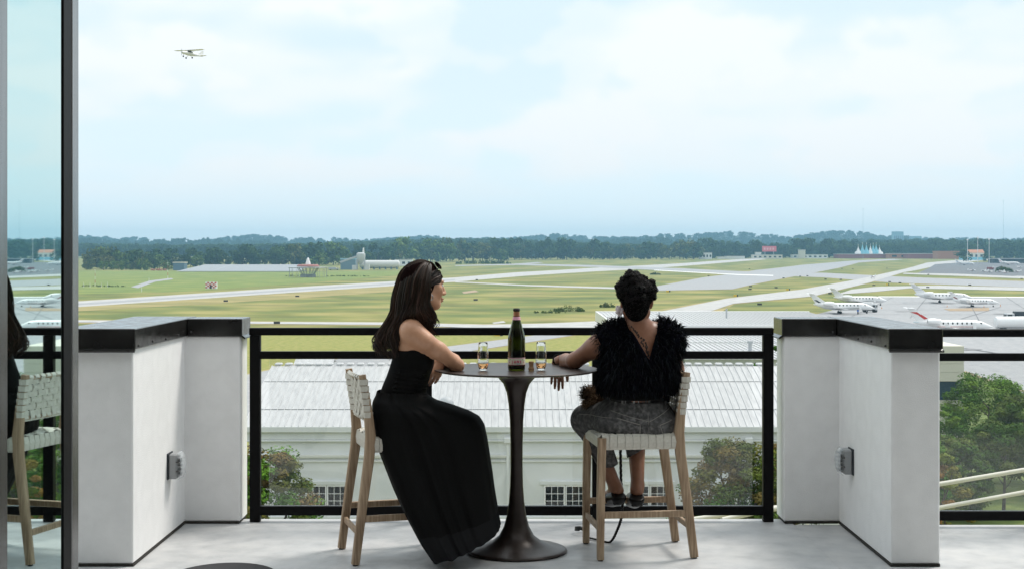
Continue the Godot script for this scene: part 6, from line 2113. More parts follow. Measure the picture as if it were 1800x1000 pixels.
# locks of hair between neighbouring guide lines
func hair_locks(mb: MB, guides: Array, count: int, wave: float, loose: float, sd: int) -> void:
	var r := RandomNumberGenerator.new()
	r.seed = sd
	for n in count:
		var u := r.randf() * (guides.size() - 1)
		var i := clampi(int(u), 0, guides.size() - 2)
		var f := u - i
		var stop := r.randf_range(0.8, 1.04)
		var begin := r.randf() * 0.3 if n % 3 == 0 else 0.0
		var ph := i * 1.1 + f * 0.9 + r.randfn() * 0.35
		var fq := r.randf_range(12.0, 14.5)
		var off := Vector3(r.randfn(), r.randfn() * 0.3, r.randfn()) * loose
		var pts := []
		var ws := []
		var big := 0.0075 if n % 2 else 0.004
		for k in 19:
			var t := begin + (minf(stop, 1.0) - begin) * k / 18.0
			var p := spline(guides[i], t).lerp(spline(guides[i + 1], t), f)
			var amp := wave * smoothstep(0.3, 0.85, t)
			p += Vector3(sin(ph + t * fq), 0.35 * sin(ph * 1.7 + t * fq), cos(ph * 1.3 + t * fq)) * amp + off * (0.35 + t)
			pts.append(p)
			ws.append(big * (1.0 - 0.8 * pow(k / 18.0, 3.0)))
		var tone := r.randf()
		mb.col = Color(0.014, 0.009, 0.007).lerp(Color(0.07, 0.041, 0.029), pow(tone, 2.5))
		mb.ribbon(pts, ws, Vector3(r.randfn() * 0.5, r.randfn() * 0.3, 1.0))
	mb.col = Color.WHITE


func basis_of(fwd: Vector3, up: Vector3) -> Basis:
	fwd = fwd.normalized()
	var right := fwd.cross(up).normalized()
	return Basis(fwd, right.cross(fwd).normalized(), right)


func set_back(mb: MB, o: Vector3) -> MB:
	for i in mb.v.size():
		mb.v[i] -= o
	return mb


func build_left_person() -> void:
	var root := thing("person", "person with long dark wavy hair in a strapless black dress, leaning on the table", "person", Vector3(-0.55, 0, -7.06))
	var o := root.position
	var hc := Vector3(-0.433, 1.34, -7)
	var hb := basis_of(Vector3(0.89, -0.04, -0.455), Vector3(0.06, 1, 0.0))
	# the body: one skin from head to feet
	var f := Field.new(Vector3(-0.84, 0.0, -7.5), Vector3(0.0, 1.28, -6.72), 0.012)
	var neck := Vector3(-0.486, 1.16, -7.02)
	f.cap(Vector3(-0.565, 0.729, -7.06), Vector3(-0.541, 0.809, -7.05), 0.11, 0.092, 0.05)
	f.cap(Vector3(-0.539, 0.809, -7.05), Vector3(-0.508, 0.908, -7.05), 0.086, 0.082, 0.05)
	f.cap(Vector3(-0.508, 0.908, -7.05), Vector3(-0.49, 1.013, -7.04), 0.082, 0.087, 0.05)
	f.cap(Vector3(-0.483, 1.062, -6.98), Vector3(-0.486, 1.053, -7.11), 0.072, 0.072, 0.05)
	f.ell(Vector3(-0.441, 0.975, -6.98), Vector3(0.044, 0.05, 0.052), 0.05)
	f.ell(Vector3(-0.443, 0.966, -7.1), Vector3(0.044, 0.05, 0.052), 0.05)
	f.cap(Vector3(-0.493, 1.131, -6.93), Vector3(-0.495, 1.131, -7.15), 0.05, 0.05, 0.05)
	f.cap(neck, hc + hb * Vector3(-0.02, -0.05, 0), 0.052, 0.046, 0.03)
	f.cap(Vector3(-0.492, 1.122, -6.905), Vector3(-0.422, 1.072, -6.9), 0.052, 0.047, 0.03)
	f.cap(Vector3(-0.486, 1.116, -6.9), Vector3(-0.361, 1.025, -6.95), 0.049, 0.042, 0.02)
	f.cap(Vector3(-0.361, 1.025, -6.95), Vector3(-0.272, 0.947, -7.02), 0.042, 0.034, 0.02)
	f.cap(Vector3(-0.272, 0.947, -7.02), Vector3(-0.306, 0.96, -7.14), 0.034, 0.033, 0.02)
	f.cap(Vector3(-0.306, 0.96, -7.14), Vector3(-0.355, 0.962, -7.27), 0.033, 0.024, 0.02)
	f.cap(Vector3(-0.488, 1.107, -7.17), Vector3(-0.374, 0.995, -7.3), 0.046, 0.038, 0.02)
	f.cap(Vector3(-0.374, 0.995, -7.3), Vector3(-0.301, 0.942, -7.38), 0.038, 0.034, 0.02)
	f.cap(Vector3(-0.301, 0.942, -7.38), Vector3(-0.338, 0.943, -7.22), 0.032, 0.025, 0.02)
	f.cap(Vector3(-0.544, 0.682, -6.98), Vector3(-0.229, 0.628, -6.99), 0.078, 0.05, 0.03)
	f.cap(Vector3(-0.556, 0.673, -7.13), Vector3(-0.246, 0.621, -7.16), 0.078, 0.05, 0.03)
	f.cap(Vector3(-0.229, 0.628, -6.99), Vector3(-0.253, 0.293, -7.02), 0.05, 0.036, 0.02)
	f.cap(Vector3(-0.246, 0.621, -7.16), Vector3(-0.271, 0.282, -7.2), 0.05, 0.036, 0.02)
	for q in [[Vector3(-0.239, 0.284, -7.02), Vector3(-0.141, 0.249, -7.06)], [Vector3(-0.265, 0.276, -7.2), Vector3(-0.165, 0.246, -7.24)]]:
		f.cap(q[0], q[1], 0.034, 0.026, 0.02)
	var mb := MB.new()
	f.mesh_into(mb)
	var hf := Field.new(hc - Vector3(0.15, 0.17, 0.15), hc + Vector3(0.17, 0.15, 0.15), 0.0038)
	head(hf, hc, hb)
	hf.cap(hc + hb * Vector3(-0.025, -0.04, 0), neck, 0.05, 0.052, 0.03)
	hf.mesh_into(mb)
	var w := Vector3(-0.357, 0.96, -7.145)
	var lf := Field.new(w - Vector3(0.14, 0.14, 0.12), w + Vector3(0.1, 0.08, 0.14), 0.003)
	lf.cap(Vector3(-0.332, 0.946, -7.22), w, 0.026, 0.021, 0.01)
	hand(lf, w, Vector3(-0.35, -0.75, 0.45), Vector3(0.5, -0.5, -0.3), Vector3(-0.6, 0.3, 0.2), 0.75, 0.92)
	lf.mesh_into(mb)
	w = Vector3(-0.352, 0.965, -7.27)
	var rf := Field.new(w - Vector3(0.16, 0.1, 0.16), w + Vector3(0.12, 0.1, 0.12), 0.004)
	rf.cap(Vector3(-0.328, 0.959, -7.2), w, 0.027, 0.023, 0.01)
	hand(rf, w, Vector3(-0.5, -0.05, -0.75), Vector3(0, -1, 0), Vector3(0.8, 0.1, -0.5), 0.5, 0.92)
	rf.mesh_into(mb)
	part("body", set_back(mb, o), m.skin_light, root)
	var fp := Node3D.new()
	fp.name = "face"
	root.add_child(fp)
	face_parts(fp, hc - o, hb)
	# the bodice
	f = Field.new(Vector3(-0.8, 0.66, -7.3), Vector3(-0.3, 1.14, -6.78), 0.008)
	f.cap(Vector3(-0.559, 0.74, -7.06), Vector3(-0.539, 0.809, -7.05), 0.116, 0.1, 0.05)
	f.cap(Vector3(-0.539, 0.809, -7.05), Vector3(-0.508, 0.908, -7.05), 0.094, 0.089, 0.05)
	f.cap(Vector3(-0.508, 0.908, -7.05), Vector3(-0.49, 1.013, -7.04), 0.089, 0.093, 0.05)
	f.cap(Vector3(-0.483, 1.062, -6.98), Vector3(-0.486, 1.053, -7.11), 0.079, 0.079, 0.05)
	f.ell(Vector3(-0.441, 0.972, -6.98), Vector3(0.05, 0.056, 0.058), 0.05)
	f.ell(Vector3(-0.443, 0.963, -7.1), Vector3(0.05, 0.056, 0.058), 0.05)
	for k in 7:   # gathers round the ribs
		f.cap(Vector3(-0.584, 0.936, -6.95) + Vector3(0, -0.022 * k, 0.002 * k), Vector3(-0.411, 0.913, -6.95) + Vector3(0, -0.02 * k, 0), 0.004, 0.004, 0.014)
	f.cut([Plane(Vector3(-0.12, 1, 0.05).normalized(), Vector3(-0.12, 1, 0.05).normalized().dot(Vector3(-0.523, 1.027, -6.96)))])
	mb = MB.new()
	f.mesh_into(mb)
	part("bodice", set_back(mb, o), m.black_cloth, root)
	# the skirt: rings from the waist over the knees to the slanting hem
	var edge := [[Vector3(-0.668, 0.82, -7.05), Vector3(-0.426, 0.815, -7.05), 0.125], [Vector3(-0.674, 0.801, -7.05), Vector3(-0.42, 0.798, -7.05), 0.14], [Vector3(-0.688, 0.772, -7.05), Vector3(-0.372, 0.767, -7.05), 0.17], [Vector3(-0.694, 0.73, -7.05), Vector3(-0.282, 0.738, -7.06), 0.185], [Vector3(-0.697, 0.682, -7.05), Vector3(-0.209, 0.711, -7.07), 0.195], [Vector3(-0.694, 0.634, -7.05), Vector3(-0.161, 0.684, -7.08), 0.2], [Vector3(-0.679, 0.582, -7.04), Vector3(-0.139, 0.65, -7.08), 0.2], [Vector3(-0.652, 0.524, -7.03), Vector3(-0.125, 0.585, -7.08), 0.2], [Vector3(-0.621, 0.447, -7.02), Vector3(-0.113, 0.509, -7.08), 0.2], [Vector3(-0.58, 0.352, -7), Vector3(-0.099, 0.415, -7.08), 0.205], [Vector3(-0.533, 0.255, -6.98), Vector3(-0.088, 0.33, -7.08), 0.21], [Vector3(-0.484, 0.169, -6.96), Vector3(-0.074, 0.245, -7.08), 0.215], [Vector3(-0.439, 0.093, -6.94), Vector3(-0.065, 0.189, -7.08), 0.22], [Vector3(-0.388, 0.025, -6.92), Vector3(-0.057, 0.149, -7.08), 0.225]]
	var rings := []
	var rr := RandomNumberGenerator.new()
	rr.seed = 31
	var folds := []
	for k in 9:
		folds.append([rr.randf() * TAU, rr.randi_range(6, 26), rr.randf_range(0.35, 1.0)])
	var steps := 56
	for i in steps + 1:
		var t := float(i) / steps * (edge.size() - 1)
		var k := clampi(int(t), 0, edge.size() - 2)
		var u := t - k
		var a: Vector3 = (edge[k][0] as Vector3).lerp(edge[k + 1][0], u)
		var b: Vector3 = (edge[k][1] as Vector3).lerp(edge[k + 1][1], u)
		var dep: float = lerpf(edge[k][2], edge[k + 1][2], u)
		var ring := []
		var down := float(i) / steps
		for j in 144:
			var g := TAU * j / 144
			var cx := cos(g)
			var cz := sin(g)
			var e := pow(pow(absf(cx), 2.8) + pow(absf(cz), 2.8), -1.0 / 2.8)
			var fold := 0.0
			for q in folds:
				fold += sin(g * q[1] + q[0] + down * 1.5 * q[2]) * q[2]
			fold *= 0.0026 * (0.9 + 1.4 * down) * (0.35 + 0.65 * absf(cz))
			if down < 0.12:
				fold += 0.0035 * sin(g * 46.0) * (1.0 - down / 0.12)
			var lip := cx * e * 0.5 + 0.5
			ring.append(a.lerp(b, lip) + Vector3(0, 0, cz * e * (dep * (1.0 + 0.22 * smoothstep(0.08, 0.25, down)))) + Vector3(cx * 0.3, -0.15, cz) * fold + Vector3(0, -0.012 * (1.0 - cx * cx) * down, 0))
		rings.append(ring)
	mb = MB.new()
	mb.loft(rings.slice(0, 50))
	part("skirt", set_back(mb, o), m.black_cloth, root)
	mb = MB.new()
	mb.loft(rings.slice(49))
	part("sheer_hem", set_back(mb, o), m.sheer, root)
	# hair: a mass, then locks over it
	f = Field.new(Vector3(-0.72, 0.96, -7.18), Vector3(-0.3, 1.5, -6.82), 0.006)
	f.ell(hc + hb * Vector3(-0.02, 0.032, 0), Vector3(0.097, 0.09, 0.082), 0.01, hb)
	f.cut([Plane(-(hb * Vector3(-1, 0.42, 0)).normalized(), -(hb * Vector3(-1, 0.42, 0)).normalized().dot(hc + hb * Vector3(0.028, 0.01, 0)))])
	f.cap(Vector3(-0.485, 1.332, -7.01), Vector3(-0.52, 1.219, -7.03), 0.068, 0.06, 0.04)
	f.cap(Vector3(-0.52, 1.219, -7.03), Vector3(-0.567, 1.098, -7.02), 0.056, 0.036, 0.05)
	f.cap(Vector3(-0.567, 1.098, -7.02), Vector3(-0.594, 1.049, -7.01), 0.036, 0.012, 0.04)
	f.cap(Vector3(-0.445, 1.333, -6.955), Vector3(-0.443, 1.207, -6.97), 0.042, 0.035, 0.04)
	f.cap(Vector3(-0.443, 1.207, -6.97), Vector3(-0.406, 1.128, -7), 0.034, 0.014, 0.03)
	mb = MB.new()
	mb.col = Color(0.01, 0.007, 0.006)
	f.mesh_into(mb)
	var hair := part("hair", set_back(mb, o), m.hair_mass, root)
	mb = MB.new()
	var near := [
		[Vector3(-0.437, 1.455, -7), Vector3(-0.482, 1.45, -7.01), Vector3(-0.538, 1.402, -7), Vector3(-0.562, 1.318, -6.99), Vector3(-0.581, 1.221, -6.98), Vector3(-0.608, 1.129, -6.97), Vector3(-0.641, 1.062, -6.97), Vector3(-0.65, 1.007, -6.97)],
		[Vector3(-0.43, 1.455, -6.98), Vector3(-0.47, 1.442, -6.96), Vector3(-0.507, 1.389, -6.93), Vector3(-0.526, 1.306, -6.915), Vector3(-0.548, 1.21, -6.915), Vector3(-0.577, 1.112, -6.93), Vector3(-0.6, 1.041, -6.95), Vector3(-0.607, 0.979, -6.96)],
		[Vector3(-0.423, 1.453, -6.96), Vector3(-0.449, 1.431, -6.93), Vector3(-0.477, 1.376, -6.9), Vector3(-0.494, 1.299, -6.895), Vector3(-0.514, 1.215, -6.91), Vector3(-0.542, 1.125, -6.95), Vector3(-0.568, 1.054, -6.965), Vector3(-0.585, 0.99, -6.97)],
		[Vector3(-0.417, 1.453, -6.955), Vector3(-0.432, 1.425, -6.92), Vector3(-0.449, 1.37, -6.89), Vector3(-0.46, 1.293, -6.885), Vector3(-0.472, 1.224, -6.9), Vector3(-0.495, 1.158, -6.95), Vector3(-0.53, 1.09, -6.975), Vector3(-0.553, 1.033, -6.985)],
		[Vector3(-0.409, 1.45, -6.96), Vector3(-0.415, 1.42, -6.925), Vector3(-0.425, 1.362, -6.895), Vector3(-0.43, 1.293, -6.89), Vector3(-0.433, 1.232, -6.9), Vector3(-0.43, 1.187, -6.93), Vector3(-0.415, 1.143, -6.97), Vector3(-0.4, 1.1, -7)],
		[Vector3(-0.401, 1.444, -6.965), Vector3(-0.402, 1.411, -6.93), Vector3(-0.403, 1.356, -6.905), Vector3(-0.403, 1.293, -6.9), Vector3(-0.399, 1.237, -6.92), Vector3(-0.389, 1.186, -6.95), Vector3(-0.383, 1.143, -6.98), Vector3(-0.375, 1.094, -7)],
	]
	for g in near:
		for k in g.size():
			g[k] -= o
	hair_locks(mb, near, 780, 0.021, 0.006, 3)
	var far := [
		[Vector3(-0.444, 1.458, -7.03), Vector3(-0.496, 1.446, -7.05), Vector3(-0.548, 1.396, -7.06), Vector3(-0.573, 1.302, -7.06), Vector3(-0.598, 1.204, -7.05), Vector3(-0.621, 1.106, -7.03), Vector3(-0.64, 1.051, -7.02), Vector3(-0.637, 1.003, -7.02)],
		[Vector3(-0.437, 1.458, -7), Vector3(-0.485, 1.452, -7.01), Vector3(-0.535, 1.405, -7), Vector3(-0.559, 1.324, -6.99), Vector3(-0.586, 1.221, -6.98), Vector3(-0.619, 1.124, -6.97), Vector3(-0.647, 1.062, -6.97), Vector3(-0.658, 1.023, -6.97)],
	]
	for g in far:
		for k in g.size():
			g[k] -= o
	hair_locks(mb, far, 260, 0.028, 0.009, 4)
	var crown := []
	for k in 7:
		var a := lerpf(-1.2, 1.25, k / 6.0)
		var line := []
		for q in 5:
			var t := q / 4.0
			var b := lerpf(0.35, 2.5, t)
			line.append(hc - o + hb * (Vector3(-0.02, 0.032, 0) + Vector3(cos(b), sin(b), sin(b) * sin(a) * 0.95) .normalized() * Vector3(0.099, 0.093, 0.086) * Vector3(1, 1 if absf(a) < 0.3 else cos(a) * 0.6 + 0.4, 1)))
		crown.append(line)
	hair_locks(mb, crown, 320, 0.0, 0.0012, 8)
	# smooth hair drawn back from the temple
	var temple := [
		[hc + hb * Vector3(0.075, 0.062, 0.02) - o, hc + hb * Vector3(0.052, 0.078, 0.05) - o, hc + hb * Vector3(0.0, 0.07, 0.078) - o, hc + hb * Vector3(-0.045, 0.03, 0.088) - o],
		[hc + hb * Vector3(0.079, 0.045, 0.04) - o, hc + hb * Vector3(0.055, 0.045, 0.066) - o, hc + hb * Vector3(0.01, 0.025, 0.082) - o, hc + hb * Vector3(-0.035, -0.005, 0.09) - o],
		[hc + hb * Vector3(0.055, 0.018, 0.064) - o, hc + hb * Vector3(0.035, 0.012, 0.073) - o, hc + hb * Vector3(0.012, 0.006, 0.081) - o, hc + hb * Vector3(-0.02, -0.012, 0.09) - o],
	]
	hair_locks(mb, temple, 200, 0.0, 0.0015, 5)
	part("locks", mb, m.hair, hair)
	# sunglasses pushed up, ear ring
	var sg := thing("sunglasses", "dark sunglasses pushed up on the long-haired person's head", "sunglasses", hc + hb * Vector3(0.043, 0.09, 0))
	for s in [-1.0, 1.0]:
		mb = MB.new()
		mb.ball(hb * Vector3(0.012, 0.012, s * 0.034), Vector3(0.006, 0.023, 0.028), hb * Basis(Vector3.BACK, 0.7), 8, 14)
		part("lens", mb, m.leather, sg)
		mb = MB.new()
		mb.tube([hb * Vector3(0.01, 0.008, s * 0.062), hb * Vector3(-0.03, -0.022, s * 0.083), hb * Vector3(-0.075, -0.075, s * 0.088)], [0.0025], 6)
		part("temple_arm", mb, m.leather, sg)
	mb = MB.new()
	mb.tube([hb * Vector3(0.016, 0.016, -0.01), hb * Vector3(0.018, 0.02, 0), hb * Vector3(0.016, 0.016, 0.01)], [0.0025], 6)
	part("bridge", mb, m.leather, sg)
	mb = MB.new()
	var hoop := []
	for k in 13:
		hoop.append(hc - o + hb * Vector3(0.004 + 0.009 * cos(TAU * k / 12), -0.052 + 0.013 * sin(TAU * k / 12), 0.083))
	mb.tube(hoop, [0.0025], 6)
	part("ear_ring", mb, m.silver, root)


func build_right_person() -> void:
	var root := thing("person", "person seen from behind with dark curly updo, fluffy black top and faded black jeans", "person", Vector3(0.62, 0, -7.17))
	var o := root.position
	var hc := Vector3(0.618, 1.266, -7.06)
	var hb := basis_of(Vector3(-0.12, -0.04, -1), Vector3(0, 1, 0))
	var neck := Vector3(0.628, 1.132, -7.07)
	var f := Field.new(Vector3(0.24, 0.1, -7.66), Vector3(0.98, 1.28, -6.88), 0.012)
	f.cap(Vector3(0.566, 0.651, -7.15), Vector3(0.686, 0.651, -7.15), 0.12, 0.12, 0.05)
	f.cap(Vector3(0.605, 0.701, -7.13), Vector3(0.619, 0.875, -7.1), 0.12, 0.105, 0.06)
	f.cap(Vector3(0.619, 0.875, -7.1), Vector3(0.63, 1.017, -7.1), 0.11, 0.115, 0.06)
	f.cap(Vector3(0.533, 1.089, -7.09), Vector3(0.737, 1.089, -7.09), 0.07, 0.07, 0.06)
	f.cap(Vector3(0.63, 1.06, -7.1), neck, 0.075, 0.055, 0.05)
	f.cap(neck, hc + hb * Vector3(-0.02, -0.05, 0), 0.051, 0.047, 0.03)
	f.cap(Vector3(0.487, 1.084, -7.08), Vector3(0.412, 1.026, -7.1), 0.058, 0.05, 0.03)
	f.cap(Vector3(0.44, 1.049, -7.09), Vector3(0.315, 0.958, -7.17), 0.053, 0.039, 0.03)
	f.cap(Vector3(0.315, 0.958, -7.17), Vector3(0.277, 0.948, -7.3), 0.04, 0.036, 0.02)
	f.cap(Vector3(0.277, 0.948, -7.3), Vector3(0.241, 0.941, -7.45), 0.036, 0.025, 0.02)
	f.cap(Vector3(0.777, 1.083, -7.09), Vector3(0.829, 0.91, -7.2), 0.055, 0.043, 0.03)
	f.cap(Vector3(0.829, 0.91, -7.2), Vector3(0.712, 0.779, -7.42), 0.042, 0.026, 0.02)
	f.cap(Vector3(0.53, 0.661, -7.16), Vector3(0.38, 0.639, -7.42), 0.09, 0.065, 0.03)
	f.cap(Vector3(0.689, 0.659, -7.18), Vector3(0.656, 0.628, -7.52), 0.09, 0.065, 0.03)
	f.cap(Vector3(0.38, 0.63, -7.42), Vector3(0.528, 0.311, -7.34), 0.055, 0.034, 0.02)
	f.cap(Vector3(0.656, 0.619, -7.52), Vector3(0.648, 0.313, -7.33), 0.055, 0.034, 0.02)
	for q in [[Vector3(0.537, 0.293, -7.34), Vector3(0.542, 0.279, -7.32), Vector3(0.481, 0.227, -7.42)], [Vector3(0.648, 0.295, -7.33), Vector3(0.643, 0.281, -7.31), Vector3(0.631, 0.223, -7.44)]]:
		f.cap(q[0], q[1], 0.033, 0.031, 0.02)
		f.cap(q[1], q[2], 0.03, 0.024, 0.02)
	var mb := MB.new()
	f.mesh_into(mb)
	var hf := Field.new(hc - Vector3(0.13, 0.17, 0.15), hc + Vector3(0.13, 0.15, 0.15), 0.004)
	head(hf, hc, hb)
	hf.cap(hc + hb * Vector3(-0.025, -0.04, 0), neck, 0.05, 0.051, 0.03)
	hf.mesh_into(mb)
	var w := Vector3(0.238, 0.935, -7.475)
	var lf := Field.new(w - Vector3(0.1, 0.22, 0.14), w + Vector3(0.1, 0.06, 0.08), 0.003)
	lf.cap(Vector3(0.249, 0.942, -7.42), w, 0.0255, 0.022, 0.01)
	hand(lf, w, Vector3(0.0, -1, -0.3), Vector3(0.1, -0.2, 0.9), Vector3(1, 0, 0.1), 0.32, 0.95)
	lf.mesh_into(mb)
	w = Vector3(0.712, 0.773, -7.42)
	var rf := Field.new(w - Vector3(0.22, 0.14, 0.12), w + Vector3(0.08, 0.1, 0.12), 0.004)
	rf.cap(Vector3(0.728, 0.787, -7.4), w, 0.027, 0.023, 0.01)
	hand(rf, w, Vector3(-1, -0.3, 0), Vector3(0, -1, 0.2), Vector3(0, 0.2, 1), 0.5, 0.95)
	rf.mesh_into(mb)
	part("body", set_back(mb, o), m.skin_dark, root)
	var skin := f
	var fp := Node3D.new()
	fp.name = "face"
	root.add_child(fp)
	face_parts(fp, hc - o, hb)
	# jeans
	f = Field.new(Vector3(0.24, 0.24, -7.7), Vector3(0.98, 0.86, -6.9), 0.009)
	f.cap(Vector3(0.554, 0.655, -7.14), Vector3(0.691, 0.655, -7.14), 0.131, 0.131, 0.05)
	f.ell(Vector3(0.537, 0.652, -7.07), Vector3(0.115, 0.088, 0.1), 0.05)
	f.ell(Vector3(0.696, 0.652, -7.07), Vector3(0.115, 0.088, 0.1), 0.05)
	f.cap(Vector3(0.61, 0.673, -7.13), Vector3(0.627, 0.751, -7.12), 0.135, 0.128, 0.05)
	f.cap(Vector3(0.516, 0.66, -7.17), Vector3(0.388, 0.636, -7.4), 0.104, 0.078, 0.04)
	f.cap(Vector3(0.689, 0.653, -7.18), Vector3(0.654, 0.624, -7.5), 0.105, 0.078, 0.04)
	f.cap(Vector3(0.388, 0.627, -7.4), Vector3(0.449, 0.526, -7.38), 0.076, 0.064, 0.03)
	f.cap(Vector3(0.449, 0.526, -7.38), Vector3(0.503, 0.392, -7.35), 0.064, 0.052, 0.03)
	f.cap(Vector3(0.654, 0.621, -7.5), Vector3(0.655, 0.384, -7.34), 0.076, 0.052, 0.03)
	for q in [[Vector3(0.479, 0.446, -7.3), Vector3(0.537, 0.463, -7.3)], [Vector3(0.612, 0.447, -7.29), Vector3(0.688, 0.459, -7.29)], [Vector3(0.411, 0.59, -7.34), Vector3(0.444, 0.653, -7.3)], [Vector3(0.467, 0.616, -7.2), Vector3(0.556, 0.604, -7.02)], [Vector3(0.49, 0.654, -7.12), Vector3(0.56, 0.64, -7)]]:   # creases
		f.cap(q[0], q[1], 0.006, 0.003, 0.02)
	f.cut([Plane(Vector3(0.05, 1, 0.12).normalized(), Vector3(0.05, 1, 0.12).normalized().dot(Vector3(0.616, 0.766, -7)))])
	var hem_a := Plane(Vector3(0.5, -0.85, 0.1).normalized(), Vector3(0.5, -0.85, 0.1).normalized().dot(Vector3(0.506, 0.386, -7.35)))
	f.cut([hem_a])
	f.cut([Plane(Vector3(0.05, -1, 0.05).normalized(), Vector3(0.05, -1, 0.05).normalized().dot(Vector3(0.658, 0.405, -7.34)))])
	mb = MB.new()
	f.mesh_into(mb)
	var jeans := part("jeans", set_back(mb, o), m.jeans, root)
	var seam := func(called: String, pts: Array, r: float, mt: Material, dx: float) -> void:
		var on := []
		for i in (pts.size() - 1) * 6 + 1:
			var p: Vector3 = (pts[i / 6] as Vector3).lerp(pts[mini(i / 6 + 1, pts.size() - 1)], (i % 6) / 6.0)
			var hit := f.hit(p + Vector3(0, 0, 0.4), Vector3(0, 0, -1))
			on.append(hit - o + Vector3(0, 0, dx))
		var sm := MB.new()
		sm.tube(on, [r], 5)
		part(called, sm, mt, jeans)
	var d := 7.1
	seam.call("centre_seam", [Vector3(0.676, 0.713, -7.1), Vector3(0.676, 0.676, -7.1), Vector3(0.679, 0.614, -7.1)], 0.0022, m.jeans, 0.0005)
	seam.call("stitching", [Vector3(0.67, 0.713, -7.1), Vector3(0.67, 0.676, -7.1), Vector3(0.673, 0.62, -7.1)], 0.001, m.stitch, 0.001)
	seam.call("yoke_seam", [Vector3(0.488, 0.725, -7.1), Vector3(0.582, 0.696, -7.1), Vector3(0.676, 0.674, -7.1)], 0.0018, m.stitch, 0.0002)
	seam.call("yoke_seam", [Vector3(0.676, 0.674, -7.1), Vector3(0.738, 0.708, -7.1), Vector3(0.795, 0.739, -7.1)], 0.0018, m.stitch, 0.0002)
	seam.call("pocket_edge", [Vector3(0.517, 0.691, -7.1), Vector3(0.63, 0.659, -7.1), Vector3(0.628, 0.605, -7.1)], 0.0022, m.stitch, 0.0002)
	seam.call("pocket_edge", [Vector3(0.727, 0.657, -7.1), Vector3(0.79, 0.679, -7.1)], 0.0022, m.stitch, 0.0002)
	seam.call("pocket_edge", [Vector3(0.727, 0.657, -7.1), Vector3(0.744, 0.605, -7.1)], 0.0018, m.stitch, 0.0002)
	seam.call("side_seam", [Vector3(0.348, 0.673, -7.2), Vector3(0.432, 0.691, -7.2), Vector3(0.492, 0.691, -7.15)], 0.0016, m.stitch, 0.0002)
	# the belt and its buckle-like slide at the back
	for q in [[1075.0, 1120.0], [1120.0, 1185.0]]:
		var sm := MB.new()
		var row_a := []
		var row_b := []
		for i in 13:
			var px := lerpf(q[0], q[1], i / 12.0)
			var x: float = (px - 900.0) / 2500.0 * 7.0
			var y := 0.7675 - (px - 1120.0) * 0.00006
			var top := f.hit(Vector3(x, y, -6.6), Vector3(0, 0, -1))
			var z := maxf(top.z, -7.2)
			row_a.append(Vector3(x, y + 0.017, z + 0.004) - o)
			row_b.append(Vector3(x, y - 0.017, z + 0.007) - o)
		sm.loft([row_b, row_a], false)
		part("belt", sm, m.belt, root)
	var bz := f.hit(Vector3(0.62, 0.767, -6.6), Vector3(0, 0, -1)).z + 0.012
	for i in 9:
		var sm := MB.new()
		sm.box(Vector3(0.545 + 0.0165 * i, 0.768, bz - 0.004 - absf(i - 4.0) * 0.0016) - o, Vector3(0.011, 0.022, 0.004), Basis(), 0.0015)
		part("belt_ornament", sm, mat(Color(0.16, 0.155, 0.15), 0.5, 0.3), root)
	var bk := MB.new()
	var loop := []
	for k in 13:
		loop.append(Vector3(0.612 + 0.012 * cos(TAU * k / 12), 0.768 + 0.019 * sin(TAU * k / 12), bz + 0.002) - o)
	bk.tube(loop, [0.003], 6)
	part("buckle", bk, m.silver, root)
	for q in [[Vector3(0.512, 0.741, -7), 0.0], [Vector3(0.762, 0.741, -7), 0.0]]:
		var p: Vector3 = q[0]
		var hz := f.hit(Vector3(p.x, p.y, -6.6), Vector3(0, 0, -1))
		var sm := MB.new()
		sm.box(hz - o + Vector3(0, 0.003, 0.006), Vector3(0.011, 0.05, 0.006), Basis(), 0.002)
		part("belt_loop", sm, m.jeans, jeans)
	# shoes: black backless loafers
	for q in [[Vector3(0.546, 0.265, -7.3), Vector3(0.502, 0.228, -7.43), -1.0], [Vector3(0.639, 0.258, -7.29), Vector3(0.635, 0.219, -7.45), 1.0]]:
		var a: Vector3 = q[0]
		var b: Vector3 = q[1]
		var sf := Field.new(a.min(b) - Vector3(0.09, 0.06, 0.09), a.max(b) + Vector3(0.09, 0.09, 0.09), 0.005)
		sf.cap(a + Vector3(0, -0.016, 0.02), b + Vector3(0, -0.008, 0), 0.034, 0.04, 0.02)
		sf.cap(a + Vector3(0, -0.016, 0.02), b + Vector3(0, -0.02, 0), 0.036, 0.038, 0.02)
		sf.cut([Plane(Vector3(0, -1, 0), -(minf(a.y, b.y) - 0.042))])
		sf.cut([Plane(Vector3(0, 1, 0.35).normalized(), Vector3(0, 1, 0.35).normalized().dot(a + Vector3(0, 0.006, 0.0)))])
		var sm := MB.new()
		sf.mesh_into(sm)
		var sh := part("shoe", set_back(sm, o), m.leather, root)
		sm = MB.new()
		sm.box(a - o + Vector3(0, -0.043, 0.015), Vector3(0.058, 0.018, 0.05), Basis(), 0.006)
		part("heel", sm, m.leather, sh)
	# the fluffy top: an underlayer with a deep V at the back, and tufts all over it
	f = Field.new(Vector3(0.36, 0.7, -7.36), Vector3(0.94, 1.22, -6.86), 0.009)
	f.cap(Vector3(0.613, 0.753, -7.1), Vector3(0.619, 0.875, -7.1), 0.14, 0.135, 0.06)
	f.cap(Vector3(0.54, 0.847, -7.1), Vector3(0.71, 0.847, -7.1), 0.11, 0.11, 0.06)
	f.cap(Vector3(0.619, 0.875, -7.1), Vector3(0.63, 1.017, -7.1), 0.138, 0.138, 0.06)
	f.cap(Vector3(0.505, 1.069, -7.09), Vector3(0.766, 1.069, -7.09), 0.074, 0.074, 0.05)
	f.ell(Vector3(0.481, 1.081, -7.08), Vector3(0.062, 0.06, 0.075), 0.04)
